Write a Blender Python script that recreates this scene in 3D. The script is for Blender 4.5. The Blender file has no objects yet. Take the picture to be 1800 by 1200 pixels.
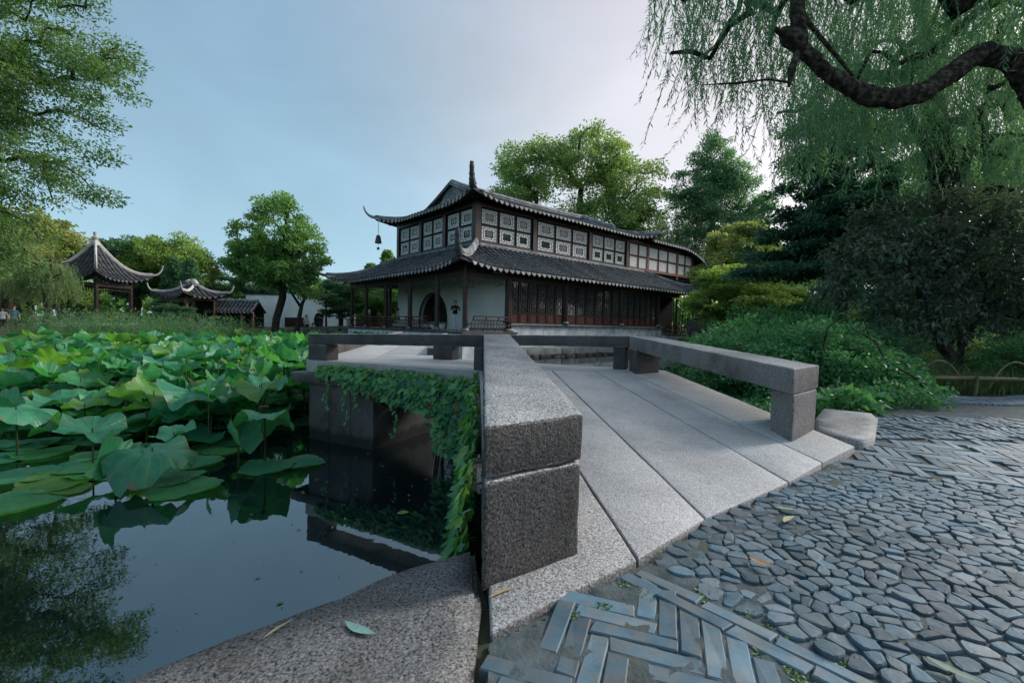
import bpy, bmesh, math, random
import numpy as np
from mathutils import Vector, Matrix, noise as mnoise
R = math.radians
random.seed(7)
rng = np.random.default_rng(11)
scene = bpy.context.scene
col = scene.collection

# ------------------------------------------------------------------ camera, sky, sun, exposure
CAM_H = 0.85
cam_d = bpy.data.cameras.new('camera')
cam_d.sensor_width = 36.0
cam_d.lens = 15.9
cam_d.clip_start = 0.05
cam_d.clip_end = 3000
cam = bpy.data.objects.new('camera', cam_d)
col.objects.link(cam)
_p, _r = R(2.053), R(1.2546)
_f = Vector((0, math.cos(_p), -math.sin(_p)))
_u0 = Vector((0, math.sin(_p), math.cos(_p)))
_x = Vector((1, 0, 0)) * math.cos(_r) + _u0 * math.sin(_r)
_u = _u0 * math.cos(_r) - Vector((1, 0, 0)) * math.sin(_r)
cam.matrix_world = Matrix(((_x.x, _u.x, -_f.x, 0), (_x.y, _u.y, -_f.y, 0), (_x.z, _u.z, -_f.z, CAM_H), (0, 0, 0, 1)))
scene.camera = cam

SUN_AZ, SUN_EL = R(66), R(30)          # azimuth clockwise from the view axis (+Y)
world = bpy.data.worlds.new('World')
scene.world = world
world.use_nodes = True
wn, wl = world.node_tree.nodes, world.node_tree.links
wn.clear()
sky = wn.new('ShaderNodeTexSky')
sky.sky_type = 'NISHITA'
sky.sun_disc = False
sky.sun_elevation = SUN_EL
sky.sun_rotation = SUN_AZ
sky.altitude = 0
sky.air_density = 1.0
sky.dust_density = 1.3
sky.ozone_density = 1.0
# thin, even veil of cloud over the whole sky: pulls the blue towards a paler milky tone
wtc = wn.new('ShaderNodeTexCoord')
wmap = wn.new('ShaderNodeMapping')
wmap.inputs['Scale'].default_value = (1.0, 1.6, 2.6)
wno = wn.new('ShaderNodeTexNoise')
wno.inputs['Scale'].default_value = 1.5
wno.inputs['Detail'].default_value = 5
wno.inputs['Roughness'].default_value = 0.5
wra = wn.new('ShaderNodeMapRange')
wra.inputs['From Min'].default_value = 0.35
wra.inputs['From Max'].default_value = 0.7
wra.inputs['To Min'].default_value = 0.75
wra.inputs['To Max'].default_value = 0.92
wbw = wn.new('ShaderNodeRGBToBW')
wvm = wn.new('ShaderNodeVectorMath'); wvm.operation = 'SCALE'
wvm.inputs[0].default_value = (0.78, 1.04, 1.19)
wmx = wn.new('ShaderNodeMix'); wmx.data_type = 'RGBA'
wbg = wn.new('ShaderNodeBackground')
wbg.inputs['Strength'].default_value = 0.13
wout = wn.new('ShaderNodeOutputWorld')
wl.new(wtc.outputs['Generated'], wmap.inputs['Vector'])
wl.new(wmap.outputs[0], wno.inputs['Vector'])
wl.new(wno.outputs['Fac'], wra.inputs['Value'])
wl.new(sky.outputs[0], wbw.inputs[0])
# the veil scatters light evenly, so it flattens the contrast between zenith, horizon and the sun's side
wpw = wn.new('ShaderNodeMath'); wpw.operation = 'POWER'; wpw.inputs[1].default_value = 0.50
wl.new(wbw.outputs[0], wpw.inputs[0])
wsc = wn.new('ShaderNodeMath'); wsc.operation = 'MULTIPLY'; wsc.inputs[1].default_value = 1.0
wl.new(wpw.outputs[0], wsc.inputs[0])
wdv = wn.new('ShaderNodeMath'); wdv.operation = 'DIVIDE'
wl.new(wsc.outputs[0], wdv.inputs[0]); wl.new(wbw.outputs[0], wdv.inputs[1])
wsk = wn.new('ShaderNodeVectorMath'); wsk.operation = 'SCALE'
wl.new(sky.outputs[0], wsk.inputs[0]); wl.new(wdv.outputs[0], wsk.inputs['Scale'])
wdt = wn.new('ShaderNodeVectorMath'); wdt.operation = 'DOT_PRODUCT'
wdt.inputs[1].default_value = (math.sin(SUN_AZ) * math.cos(SUN_EL), math.cos(SUN_AZ) * math.cos(SUN_EL), math.sin(SUN_EL))
wl.new(wtc.outputs['Generated'], wdt.inputs[0])
wtr = wn.new('ShaderNodeMapRange'); wtr.interpolation_type = 'SMOOTHSTEP'; wtr.inputs['From Min'].default_value = 0.15; wtr.inputs['From Max'].default_value = 0.80
wl.new(wdt.outputs['Value'], wtr.inputs['Value'])
wtm = wn.new('ShaderNodeMix'); wtm.data_type = 'RGBA'            # haze tint: cool away from the sun, faintly rosy on its side
wtm.inputs[6].default_value = (0.47, 0.75, 0.93, 1); wtm.inputs[7].default_value = (1.08, 1.02, 1.04, 1)
wl.new(wtr.outputs[0], wtm.inputs[0]); wl.new(wtm.outputs[2], wvm.inputs[0])
wl.new(wsc.outputs[0], wvm.inputs['Scale'])
wl.new(wra.outputs[0], wmx.inputs[0])
wl.new(wsk.outputs[0], wmx.inputs[6])
wl.new(wvm.outputs[0], wmx.inputs[7])
wn2 = wn.new('ShaderNodeTexNoise'); wn2.inputs['Scale'].default_value = 2.2; wn2.inputs['Detail'].default_value = 6; wn2.inputs['Distortion'].default_value = 0.6
wmp2 = wn.new('ShaderNodeMapping'); wmp2.inputs['Scale'].default_value = (1.3, .7, 2.2); wmp2.inputs['Rotation'].default_value = (0.2, 0.5, 0.4)
wl.new(wtc.outputs['Generated'], wmp2.inputs['Vector']); wl.new(wmp2.outputs[0], wn2.inputs['Vector'])
wr2 = wn.new('ShaderNodeMapRange'); wr2.inputs['From Min'].default_value = 0.3; wr2.inputs['From Max'].default_value = 0.7; wr2.inputs['To Min'].default_value = 0.94; wr2.inputs['To Max'].default_value = 1.10
wl.new(wn2.outputs['Fac'], wr2.inputs['Value'])
wcl = wn.new('ShaderNodeVectorMath'); wcl.operation = 'SCALE'
wl.new(wmx.outputs[2], wcl.inputs[0]); wl.new(wr2.outputs[0], wcl.inputs['Scale'])
wl.new(wcl.outputs[0], wbg.inputs['Color'])
wl.new(wbg.outputs[0], wout.inputs['Surface'])

sun_d = bpy.data.lights.new('sun', 'SUN')
sun_d.energy = 1.2
sun_d.angle = R(14)          # a low sun behind thin haze: soft-edged light
sun_d.color = (1.0, 0.95, 0.89)
sun = bpy.data.objects.new('sun', sun_d)
col.objects.link(sun)
SUNV = Vector((math.sin(SUN_AZ) * math.cos(SUN_EL), math.cos(SUN_AZ) * math.cos(SUN_EL), math.sin(SUN_EL)))
sun.rotation_euler = (-SUNV).to_track_quat('-Z', 'Y').to_euler()
sun.location = SUNV * 80

vs = scene.view_settings
vs.view_transform = 'Standard'
vs.look = 'None'
vs.gamma = 1.0
vs.use_curve_mapping = False
vs.exposure = 1.72
scene.render.engine = 'CYCLES'
cy = scene.cycles
cy.max_bounces = 7; cy.diffuse_bounces = 4; cy.glossy_bounces = 3; cy.transmission_bounces = 3; cy.transparent_max_bounces = 4
cy.caustics_reflective = False; cy.caustics_refractive = False
cy.use_denoising = True

# ------------------------------------------------------------------ helpers
def tag(o, label=None, cat=None, group=None, kind=None):
    if label: o['label'] = label
    if cat: o['category'] = cat
    if group: o['group'] = group
    if kind: o['kind'] = kind
    return o

def link(name, me, mat=None, parent=None, loc=None):
    o = bpy.data.objects.new(name, me)
    col.objects.link(o)
    if mat is not None and me is not None and len(me.materials) == 0:
        for m in (mat if isinstance(mat, (list, tuple)) else [mat]): me.materials.append(m)
    if parent is not None: o.parent = parent
    if loc is not None: o.location = loc
    return o

def empty(name, loc=(0, 0, 0), rz=0.0):
    o = bpy.data.objects.new(name, None)
    o.empty_display_size = 0.3
    col.objects.link(o)
    o.location = loc
    o.rotation_euler = (0, 0, rz)
    return o

def tri_mesh(name, V, T, var=None):
    V = np.ascontiguousarray(V, dtype=np.float32); T = np.ascontiguousarray(T, dtype=np.int32)
    me = bpy.data.meshes.new(name)
    me.vertices.add(len(V)); me.vertices.foreach_set('co', V.ravel())
    me.loops.add(T.size); me.loops.foreach_set('vertex_index', T.ravel())
    me.polygons.add(len(T)); me.polygons.foreach_set('loop_start', np.arange(0, T.size, 3, dtype=np.int32))
    me.update(calc_edges=True)
    if var is not None:
        a = me.attributes.new('var', 'FLOAT', 'POINT')
        a.data.foreach_set('value', np.ascontiguousarray(var, dtype=np.float32))
    return me

class MB:
    """collects boxes, bars, tubes and prisms that become one mesh"""
    def __init__(s): s.v = []; s.f = []; s.mi = []; s.m = 0
    def add(s, vs_, fs_):
        b = len(s.v); s.v += [tuple(p) for p in vs_]
        for f in fs_: s.f.append([b + i for i in f]); s.mi.append(s.m)
        return s
    def box(s, a, b):
        (x0, y0, z0), (x1, y1, z1) = a, b
        if x0 > x1: x0, x1 = x1, x0
        if y0 > y1: y0, y1 = y1, y0
        if z0 > z1: z0, z1 = z1, z0
        return s.hexa([(x0,y0,z0),(x1,y0,z0),(x1,y1,z0),(x0,y1,z0),(x0,y0,z1),(x1,y0,z1),(x1,y1,z1),(x0,y1,z1)])
    def hexa(s, c):
        return s.add(c, [(0,3,2,1),(4,5,6,7),(0,1,5,4),(1,2,6,5),(2,3,7,6),(3,0,4,7)])
    def bar(s, p, q, w, h, up=(0, 0, 1)):
        p, q, up = Vector(p), Vector(q), Vector(up)
        d = (q - p).normalized()
        x = d.cross(up)
        if x.length < 1e-4: x = d.cross(Vector((1, 0, 0)))
        x.normalize(); y = x.cross(d).normalized()
        x *= w / 2; y *= h / 2
        return s.hexa([p-x-y, p+x-y, q+x-y, q-x-y, p-x+y, p+x+y, q+x+y, q-x+y])
    def tube(s, pts, rad, n=8, cap=True, flat=1.0):
        pts = [Vector(p) for p in pts]
        if not hasattr(rad, '__len__'): rad = [rad] * len(pts)
        rings = []; b = len(s.v)
        ref = Vector((0.13, 0.97, 0.21))
        for i, p in enumerate(pts):
            d = (pts[min(i+1, len(pts)-1)] - pts[max(i-1, 0)])
            if d.length < 1e-9: d = Vector((0, 0, 1))
            d.normalize()
            x = d.cross(ref)
            if x.length < 1e-3: x = d.cross(Vector((1, 0, 0)))
            x.normalize(); y = d.cross(x)
            for k in range(n):
                a = 2 * math.pi * k / n
                s.v.append(tuple(p + x * (math.cos(a) * rad[i]) + y * (math.sin(a) * rad[i] * flat)))
        for i in range(len(pts) - 1):
            for k in range(n):
                k2 = (k + 1) % n
                s.f.append([b+i*n+k, b+i*n+k2, b+(i+1)*n+k2, b+(i+1)*n+k]); s.mi.append(s.m)
        if cap:
            s.f.append([b + k for k in range(n)][::-1]); s.mi.append(s.m)
            e = b + (len(pts) - 1) * n
            s.f.append([e + k for k in range(n)]); s.mi.append(s.m)
        return s
    def prism(s, poly, z0, z1):
        n = len(poly)
        zz0 = z0 if hasattr(z0, '__len__') else [z0] * n
        zz1 = z1 if hasattr(z1, '__len__') else [z1] * n
        return s.add([(x, y, zz0[i]) for i, (x, y) in enumerate(poly)] + [(x, y, zz1[i]) for i, (x, y) in enumerate(poly)],
                     [tuple(range(n))[::-1], tuple(range(n, 2*n))] + [(i, (i+1) % n, n + (i+1) % n, n + i) for i in range(n)])
    def mesh(s, name, mats=None, smooth=False):
        me = bpy.data.meshes.new(name)
        me.from_pydata(s.v, [], s.f)
        if mats is not None:
            for m in (mats if isinstance(mats, (list, tuple)) else [mats]): me.materials.append(m)
        if len(set(s.mi)) > 1: me.polygons.foreach_set('material_index', s.mi)
        if smooth: me.polygons.foreach_set('use_smooth', [True] * len(me.polygons))
        me.update()
        return me
    def build(s, name, mats, parent=None, loc=None, smooth=False):
        return link(name, s.mesh(name, mats, smooth), None, parent, loc)

def stone(name, c8, mat, parent=None, bevel=0.012, seg=0.12, amp=0.004, freq=9.0, smooth=True, chip=0.0):
    """a hewn stone from 8 corners (bottom ring, top ring): bevelled, subdivided and roughened"""
    bm = bmesh.new()
    vs_ = [bm.verts.new(p) for p in c8]
    for f in [(0,3,2,1),(4,5,6,7),(0,1,5,4),(1,2,6,5),(2,3,7,6),(3,0,4,7)]:
        bm.faces.new([vs_[i] for i in f])
    bmesh.ops.recalc_face_normals(bm, faces=bm.faces)
    for _ in range(7):
        es = [e for e in bm.edges if e.calc_length() > seg * 1.6]
        if not es: break
        bmesh.ops.subdivide_edges(bm, edges=es, cuts=1, use_grid_fill=True)
    sharp = [e for e in bm.edges if len(e.link_faces) == 2 and e.calc_face_angle(0) > 0.6]
    if bevel > 0: bmesh.ops.bevel(bm, geom=sharp, offset=bevel, segments=2, affect='EDGES', profile=0.6)
    bm.normal_update()
    off = Vector((random.random() * 50, random.random() * 50, 0))
    for v in bm.verts:
        q = v.co * freq + off
        d = mnoise.noise(q) * amp + mnoise.noise(q * 3.1) * amp * 0.5
        if chip: d -= max(0, mnoise.noise(q * 0.7 + Vector((5, 3, 1))) - 0.25) * chip
        v.co += v.normal * d
    me = bpy.data.meshes.new(name)
    bm.to_mesh(me); bm.free()
    if smooth: me.polygons.foreach_set('use_smooth', [True] * len(me.polygons))
    return link(name, me, mat, parent)

def poly_stone(name, poly, z0, z1, mat, parent=None, bevel=0.012, amp=0.004, seg=0.2):
    """slab on a convex polygon footprint"""
    bm = bmesh.new()
    n = len(poly)
    zb = z0 if hasattr(z0, '__len__') else [z0] * n
    zt = z1 if hasattr(z1, '__len__') else [z1] * n
    lo = [bm.verts.new((x, y, zb[i])) for i, (x, y) in enumerate(poly)]
    hi = [bm.verts.new((x, y, zt[i])) for i, (x, y) in enumerate(poly)]
    bm.faces.new(lo[::-1]); bm.faces.new(hi)
    for i in range(n): bm.faces.new([lo[i], lo[(i+1) % n], hi[(i+1) % n], hi[i]])
    bmesh.ops.recalc_face_normals(bm, faces=bm.faces)
    bmesh.ops.bevel(bm, geom=list(bm.edges), offset=bevel, segments=2, affect='EDGES')
    bmesh.ops.triangulate(bm, faces=[f for f in bm.faces if len(f.verts) > 4])
    for _ in range(5):
        es = [e for e in bm.edges if e.calc_length() > seg * 1.6]
        if not es: break
        bmesh.ops.subdivide_edges(bm, edges=es, cuts=1, use_grid_fill=True)
    bm.normal_update()
    off = Vector((random.random() * 50, random.random() * 50, 0))
    for v in bm.verts:
        q = v.co * 8 + off
        v.co += v.normal * (mnoise.noise(q) * amp + mnoise.noise(q * 2.7) * amp * .5)
    me = bpy.data.meshes.new(name); bm.to_mesh(me); bm.free()
    me.polygons.foreach_set('use_smooth', [True] * len(me.polygons))
    return link(name, me, mat, parent)

# ------------------------------------------------------------------ materials
def _nt(name):
    m = bpy.data.materials.new(name); m.use_nodes = True
    n, l = m.node_tree.nodes, m.node_tree.links
    n.clear()
    return m, n, l

def _coords(n, l, rand=True, kind='Object'):
    tc = n.new('ShaderNodeTexCoord')
    if not rand: return tc.outputs[kind], None
    oi = n.new('ShaderNodeObjectInfo')
    ad = n.new('ShaderNodeVectorMath'); ad.operation = 'ADD'
    sc = n.new('ShaderNodeVectorMath'); sc.operation = 'SCALE'; sc.inputs[0].default_value = (37.0, 91.0, 53.0)
    l.new(oi.outputs['Random'], sc.inputs['Scale'])
    l.new(tc.outputs[kind], ad.inputs[0]); l.new(sc.outputs[0], ad.inputs[1])
    return ad.outputs[0], oi.outputs['Random']

def _noise(n, l, v, scale, detail=4, rough=0.55):
    t = n.new('ShaderNodeTexNoise')
    t.inputs['Scale'].default_value = scale; t.inputs['Detail'].default_value = detail; t.inputs['Roughness'].default_value = rough
    l.new(v, t.inputs['Vector'])
    return t.outputs['Fac']

def _ramp(n, l, fac, stops):
    r = n.new('ShaderNodeValToRGB')
    e = r.color_ramp.elements
    while len(e) < len(stops): e.new(0.5)
    for i, (p, c) in enumerate(stops):
        e[i].position = p; e[i].color = (c[0], c[1], c[2], 1)
    l.new(fac, r.inputs[0])
    return r.outputs[0]

def _mix(n, l, a, b, fac, mode='MIX'):
    m = n.new('ShaderNodeMix'); m.data_type = 'RGBA'; m.blend_type = mode
    for sock, val in ((m.inputs[0], fac), (m.inputs[6], a), (m.inputs[7], b)):
        if isinstance(val, (int, float)): sock.default_value = val
        elif isinstance(val, tuple): sock.default_value = (*val, 1)
        else: l.new(val, sock)
    return m.outputs[2]

def _math(n, l, op, a, b=None):
    m = n.new('ShaderNodeMath'); m.operation = op
    for s_, v_ in zip(m.inputs, (a, b)):
        if v_ is None: continue
        if isinstance(v_, (int, float)): s_.default_value = v_
        else: l.new(v_, s_)
    return m.outputs[0]

def _finish(m, n, l, colr, rough, bump=None, spec=0.4, metal=0.0):
    b = n.new('ShaderNodeBsdfPrincipled')
    if isinstance(colr, tuple): b.inputs['Base Color'].default_value = (*colr, 1)
    else: l.new(colr, b.inputs['Base Color'])
    if isinstance(rough, (int, float)): b.inputs['Roughness'].default_value = rough
    else: l.new(rough, b.inputs['Roughness'])
    b.inputs['Specular IOR Level'].default_value = spec
    b.inputs['Metallic'].default_value = metal
    if bump is not None:
        h, strength, dist = bump
        bp = n.new('ShaderNodeBump'); bp.inputs['Strength'].default_value = strength; bp.inputs['Distance'].default_value = dist
        l.new(h, bp.inputs['Height']); l.new(bp.outputs[0], b.inputs['Normal'])
    o = n.new('ShaderNodeOutputMaterial')
    l.new(b.outputs[0], o.inputs['Surface'])
    return m

def surf(name, stops, scale=4.0, rough=0.8, bump=0.3, bscale=40.0, bdist=0.004, spec=0.3, rand=0.25, detail=5, big=None, kind='Object'):
    """generic weathered surface: colour noise, per-object value variation, fine relief"""
    m, n, l = _nt(name)
    v, rnd = _coords(n, l, True, kind)
    c = _ramp(n, l, _noise(n, l, v, scale, detail), stops)
    if big:
        bs, bc, bf = big
        f = _ramp(n, l, _noise(n, l, v, bs, 4), [(0.42, (0, 0, 0)), (0.62, (bf, bf, bf))])
        c = _mix(n, l, c, bc, f)
    if rand:
        k = _math(n, l, 'MULTIPLY_ADD', rnd, rand * 2); n_ = k.node; n_.inputs[2].default_value = 1 - rand
        hs = n.new('ShaderNodeHueSaturation'); l.new(c, hs.inputs['Color']); l.new(k, hs.inputs['Value']); c = hs.outputs[0]
    return _finish(m, n, l, c, rough, (_noise(n, l, v, bscale, 4), bump, bdist), spec)

def granite(name, tone=1.0, side_f=0.75, side=0.42, contrast=1.0, wet=False, stain_k=1.0):
    """bush-hammered granite: salt-and-pepper crystals, broad stains; steep flanks are coloured darker and browner than level tops"""
    m, n, l = _nt(name)
    v, rnd = _coords(n, l, True)
    def g3(x, k=(1, 1, 1)): x = 0.36 + (x - 0.36) * contrast; return tuple(tone * x * q_ for q_ in k)
    speck = _ramp(n, l, _noise(n, l, v, 130, 3, 0.65), [(0.34, g3(.09)), (0.45, g3(.27)), (0.56, g3(.38)), (0.70, g3(.52))])
    sp = n.new('ShaderNodeTexVoronoi'); sp.inputs['Scale'].default_value = 170; l.new(v, sp.inputs['Vector'])
    cell = _ramp(n, l, sp.outputs['Color'], [(0.1, (1 - .22 * contrast,) * 3), (0.8, (1 + .1 * contrast,) * 3)])
    c = _mix(n, l, speck, cell, 1.0, 'MULTIPLY')
    stain = _ramp(n, l, _noise(n, l, v, 1.7, 7, 0.65), [(0.34, (0.50, 0.49, 0.47)), (0.5, (0.86, 0.87, 0.87)), (0.64, (1.08, 1.09, 1.10))])
    c = _mix(n, l, c, stain, stain_k, 'MULTIPLY')
    blot = _ramp(n, l, _noise(n, l, v, 9, 5, 0.7), [(0.60, (0, 0, 0)), (0.72, (.55 * stain_k, .55 * stain_k, .55 * stain_k))])
    c = _mix(n, l, c, (0.10 * tone, 0.105 * tone, 0.09 * tone), blot)
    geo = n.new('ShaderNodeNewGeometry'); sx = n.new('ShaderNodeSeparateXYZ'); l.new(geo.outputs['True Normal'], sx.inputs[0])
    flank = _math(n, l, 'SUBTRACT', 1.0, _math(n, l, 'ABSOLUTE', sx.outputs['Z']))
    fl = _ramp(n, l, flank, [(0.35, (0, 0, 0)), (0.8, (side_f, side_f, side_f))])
    flank_tone = _mix(n, l, c, (side * 1.08, side * .97, side * .93), 1.0, 'MULTIPLY')  # darker, browner multiple of the stone colour, mixed in on steep faces
    c = _mix(n, l, c, flank_tone, fl)
    if wet:                                                        # slimy dark band left by the changing water level
        sp_ = n.new('ShaderNodeSeparateXYZ'); l.new(geo.outputs['Position'], sp_.inputs[0])
        zz = _math(n, l, 'ADD', sp_.outputs['Z'], _math(n, l, 'MULTIPLY', _noise(n, l, v, 6, 4), 0.22))
        mr = n.new('ShaderNodeMapRange'); mr.inputs['From Min'].default_value = -0.80; mr.inputs['From Max'].default_value = -0.72; mr.inputs['To Min'].default_value = 0.85; mr.inputs['To Max'].default_value = 0
        l.new(zz, mr.inputs['Value']); c = _mix(n, l, c, (0.018, 0.022, 0.014), mr.outputs[0])
    h = _math(n, l, 'ADD', _noise(n, l, v, 75, 4, 0.6), _math(n, l, 'MULTIPLY', _noise(n, l, v, 22, 3), 0.9))
    return _finish(m, n, l, c, 0.72, (h, 0.8, 0.007), 0.35)

def leafmat(name, dark, mid, light, trans=0.35, rough=0.5, clump=1.3, spec=0.35):
    m, n, l = _nt(name)
    at = n.new('ShaderNodeAttribute'); at.attribute_name = 'var'
    v, rnd = _coords(n, l, True)
    f = _math(n, l, 'ADD', _math(n, l, 'MULTIPLY', at.outputs['Fac'], 0.65), _math(n, l, 'MULTIPLY', _noise(n, l, v, clump, 3), 0.6))
    c = _ramp(n, l, f, [(0.25, dark), (0.55, mid), (0.9, light)])
    b = n.new('ShaderNodeBsdfPrincipled'); l.new(c, b.inputs['Base Color']); b.inputs['Roughness'].default_value = rough
    b.inputs['Specular IOR Level'].default_value = spec
    t = n.new('ShaderNodeBsdfTranslucent')
    br = _mix(n, l, c, (1.3, 1.35, 0.65), 1.0, 'MULTIPLY')
    l.new(br, t.inputs['Color'])
    mx = n.new('ShaderNodeMixShader'); mx.inputs[0].default_value = trans
    l.new(b.outputs[0], mx.inputs[1]); l.new(t.outputs[0], mx.inputs[2])
    o = n.new('ShaderNodeOutputMaterial'); l.new(mx.outputs[0], o.inputs['Surface'])
    return m

M = {}
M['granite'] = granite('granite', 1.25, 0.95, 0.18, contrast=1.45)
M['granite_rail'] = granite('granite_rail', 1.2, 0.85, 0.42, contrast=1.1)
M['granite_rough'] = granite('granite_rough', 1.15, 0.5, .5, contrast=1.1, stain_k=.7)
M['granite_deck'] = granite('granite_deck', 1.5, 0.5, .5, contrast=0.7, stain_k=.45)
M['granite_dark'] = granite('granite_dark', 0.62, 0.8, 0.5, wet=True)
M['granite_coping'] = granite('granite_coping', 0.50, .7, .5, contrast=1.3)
M['slate'] = surf('slate', [(0.3, (0.052, 0.108, 0.148)), (0.5, (0.086, 0.16, 0.212)), (0.72, (0.138, 0.225, 0.28))], 9, 0.62, 0.35, 60, 0.003, 0.4, 0.32, big=(14, (0.19, 0.17, 0.14), 0.5))
M['cobble'] = surf('cobble', [(0.3, (0.040, 0.078, 0.104)), (0.5, (0.066, 0.118, 0.153)), (0.72, (0.105, 0.165, 0.202))], 11, 0.7, 0.5, 45, 0.004, 0.3, 0.36, big=(5, (0.20, 0.19, 0.17), 0.35))
M['mortar'] = surf('mortar', [(0.3, (0.046, 0.064, 0.074)), (0.5, (0.075, 0.10, 0.112)), (0.7, (0.115, 0.142, 0.154))], 16, 0.95, 0.8, 70, 0.006, 0.15, 0, 8, big=(3, (0.10, 0.105, 0.08), 0.7))
M['soil'] = surf('soil', [(0.3, (0.03, 0.035, 0.022)), (0.5, (0.06, 0.062, 0.04)), (0.7, (0.10, 0.095, 0.068))], 1.3, 0.95, 0.6, 9, 0.03, 0.1, 0, 8)
M['tile'] = surf('roof_tile', [(0.3, (0.035, 0.04, 0.048)), (0.5, (0.07, 0.078, 0.088)), (0.72, (0.14, 0.15, 0.16))], 5, 0.75, 0.3, 25, 0.01, 0.35, 0.25)
M['tile_dark'] = surf('roof_tile_dark', [(0.3, (0.02, 0.022, 0.026)), (0.7, (0.06, 0.065, 0.07))], 3, 0.85, 0.3, 20, 0.01, 0.2, 0.1)
M['drip'] = surf('drip_tile', [(0.3, (0.15, 0.155, 0.155)), (0.55, (0.30, 0.31, 0.30)), (0.75, (0.42, 0.41, 0.39))], 9, 0.8, 0.3, 40, 0.006, 0.25, 0.28)
M['ridge'] = surf('ridge_mortar', [(0.3, (0.16, 0.175, 0.19)), (0.55, (0.27, 0.29, 0.30)), (0.75, (0.38, 0.39, 0.39))], 2.5, 0.85, 0.4, 14, 0.012, 0.2, 0.1, big=(1.1, (0.10, 0.11, 0.12), 0.7))
M['pale_ridge'] = surf('pale_ridge_mortar', [(0.3, (0.34, 0.33, 0.32)), (0.6, (0.52, 0.5, 0.48))], 2.0, 0.85, 0.3, 14, 0.012, 0.2, 0.05)
M['horn'] = surf('horn_tile', [(0.3, (0.025, 0.028, 0.034)), (0.7, (0.09, 0.095, 0.105))], 4, 0.75, 0.4, 16, 0.015, 0.3, 0.1)
M['wood'] = surf('dark_red_wood', [(0.3, (0.014, 0.008, 0.008)), (0.55, (0.030, 0.013, 0.012)), (0.75, (0.055, 0.022, 0.02))], 3, 0.45, 0.2, 22, 0.006, 0.45, 0.15)
M['red'] = surf('red_lacquer', [(0.3, (0.06, 0.015, 0.014)), (0.6, (0.10, 0.025, 0.022)), (0.8, (0.14, 0.042, 0.034))], 3, 0.42, 0.15, 22, 0.004, 0.45, 0.15)
M['brown'] = surf('brown_red_wood', [(0.3, (0.12, 0.045, 0.03)), (0.7, (0.24, 0.10, 0.065))], 3, 0.5, 0.2, 22, 0.006, 0.4, 0.15)
M['plaster'] = surf('white_plaster', [(0.3, (0.66, 0.69, 0.67)), (0.6, (0.80, 0.82, 0.80)), (0.8, (0.86, 0.87, 0.85))], 1.6, 0.9, 0.15, 18, 0.01, 0.2, 0, 6, big=(0.8, (0.52, 0.56, 0.53), 0.6))
M['stucco'] = surf('weathered_plinth', [(0.3, (0.62, 0.67, 0.70)), (0.55, (0.80, 0.82, 0.83)), (0.75, (0.86, 0.86, 0.84))], 2.6, 0.9, 0.2, 26, 0.008, 0.2, 0.06, 7, big=(1.7, (0.34, 0.40, 0.44), 0.7))
M['shell'] = surf('shell_panel', [(0.3, (0.66, 0.67, 0.64)), (0.7, (0.84, 0.84, 0.81))], 6, 0.6, 0.1, 30, 0.004, 0.3, 0.10)
M['stonerow'] = surf('foundation_stone', [(0.3, (0.22, 0.24, 0.24)), (0.6, (0.38, 0.40, 0.40)), (0.8, (0.48, 0.48, 0.47))], 4, 0.9, 0.4, 24, 0.01, 0.2, 0.2, big=(2, (0.14, 0.14, 0.12), 0.6))
M['rock'] = surf('garden_rock', [(0.3, (0.045, 0.043, 0.042)), (0.55, (0.12, 0.11, 0.10)), (0.75, (0.24, 0.21, 0.185))], 3.5, 0.92, 0.7, 12, 0.05, 0.2, 0.2)
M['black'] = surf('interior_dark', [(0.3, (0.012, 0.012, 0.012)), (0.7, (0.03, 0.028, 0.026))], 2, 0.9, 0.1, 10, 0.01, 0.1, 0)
M['bark'] = surf('bark', [(0.32, (0.012, 0.010, 0.009)), (0.5, (0.045, 0.038, 0.03)), (0.68, (0.13, 0.115, 0.09))], 14, 0.95, 1.0, 24, 0.06, 0.15, 0.1, kind='Object')
M['bark_pale'] = surf('bark_pale', [(0.3, (0.06, 0.055, 0.048)), (0.7, (0.16, 0.15, 0.135))], 6, 0.95, 0.8, 14, 0.04, 0.15, 0.1)
M['bamboo'] = surf('bamboo', [(0.3, (0.09, 0.07, 0.035)), (0.6, (0.17, 0.14, 0.07)), (0.8, (0.24, 0.2, 0.12))], 5, 0.55, 0.2, 20, 0.004, 0.4, 0.15)
M['stem'] = surf('plant_stem', [(0.3, (0.03, 0.05, 0.02)), (0.7, (0.07, 0.11, 0.04))], 6, 0.6, 0.1, 30, 0.003, 0.3, 0.2)
M['vine'] = surf('vine_stem', [(0.3, (0.07, 0.04, 0.025)), (0.7, (0.14, 0.09, 0.055))], 9, 0.7, 0.2, 30, 0.003, 0.3, 0.1)

def glassmat(name, tint, rough=0.06):
    m, n, l = _nt(name)
    b = n.new('ShaderNodeBsdfPrincipled')
    b.inputs['Base Color'].default_value = (*tint, 1); b.inputs['Roughness'].default_value = rough
    b.inputs['IOR'].default_value = 1.5; b.inputs['Specular IOR Level'].default_value = 0.6
    o = n.new('ShaderNodeOutputMaterial'); l.new(b.outputs[0], o.inputs['Surface'])
    return m
M['glass'] = glassmat('old_glass', (0.035, 0.05, 0.055), 0.05)
M['frost'] = surf('frosted_pane', [(0.3, (0.55, 0.57, 0.55)), (0.7, (0.70, 0.70, 0.66))], 2, 0.5, 0.05, 10, 0.003, 0.4, 0.06)

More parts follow.
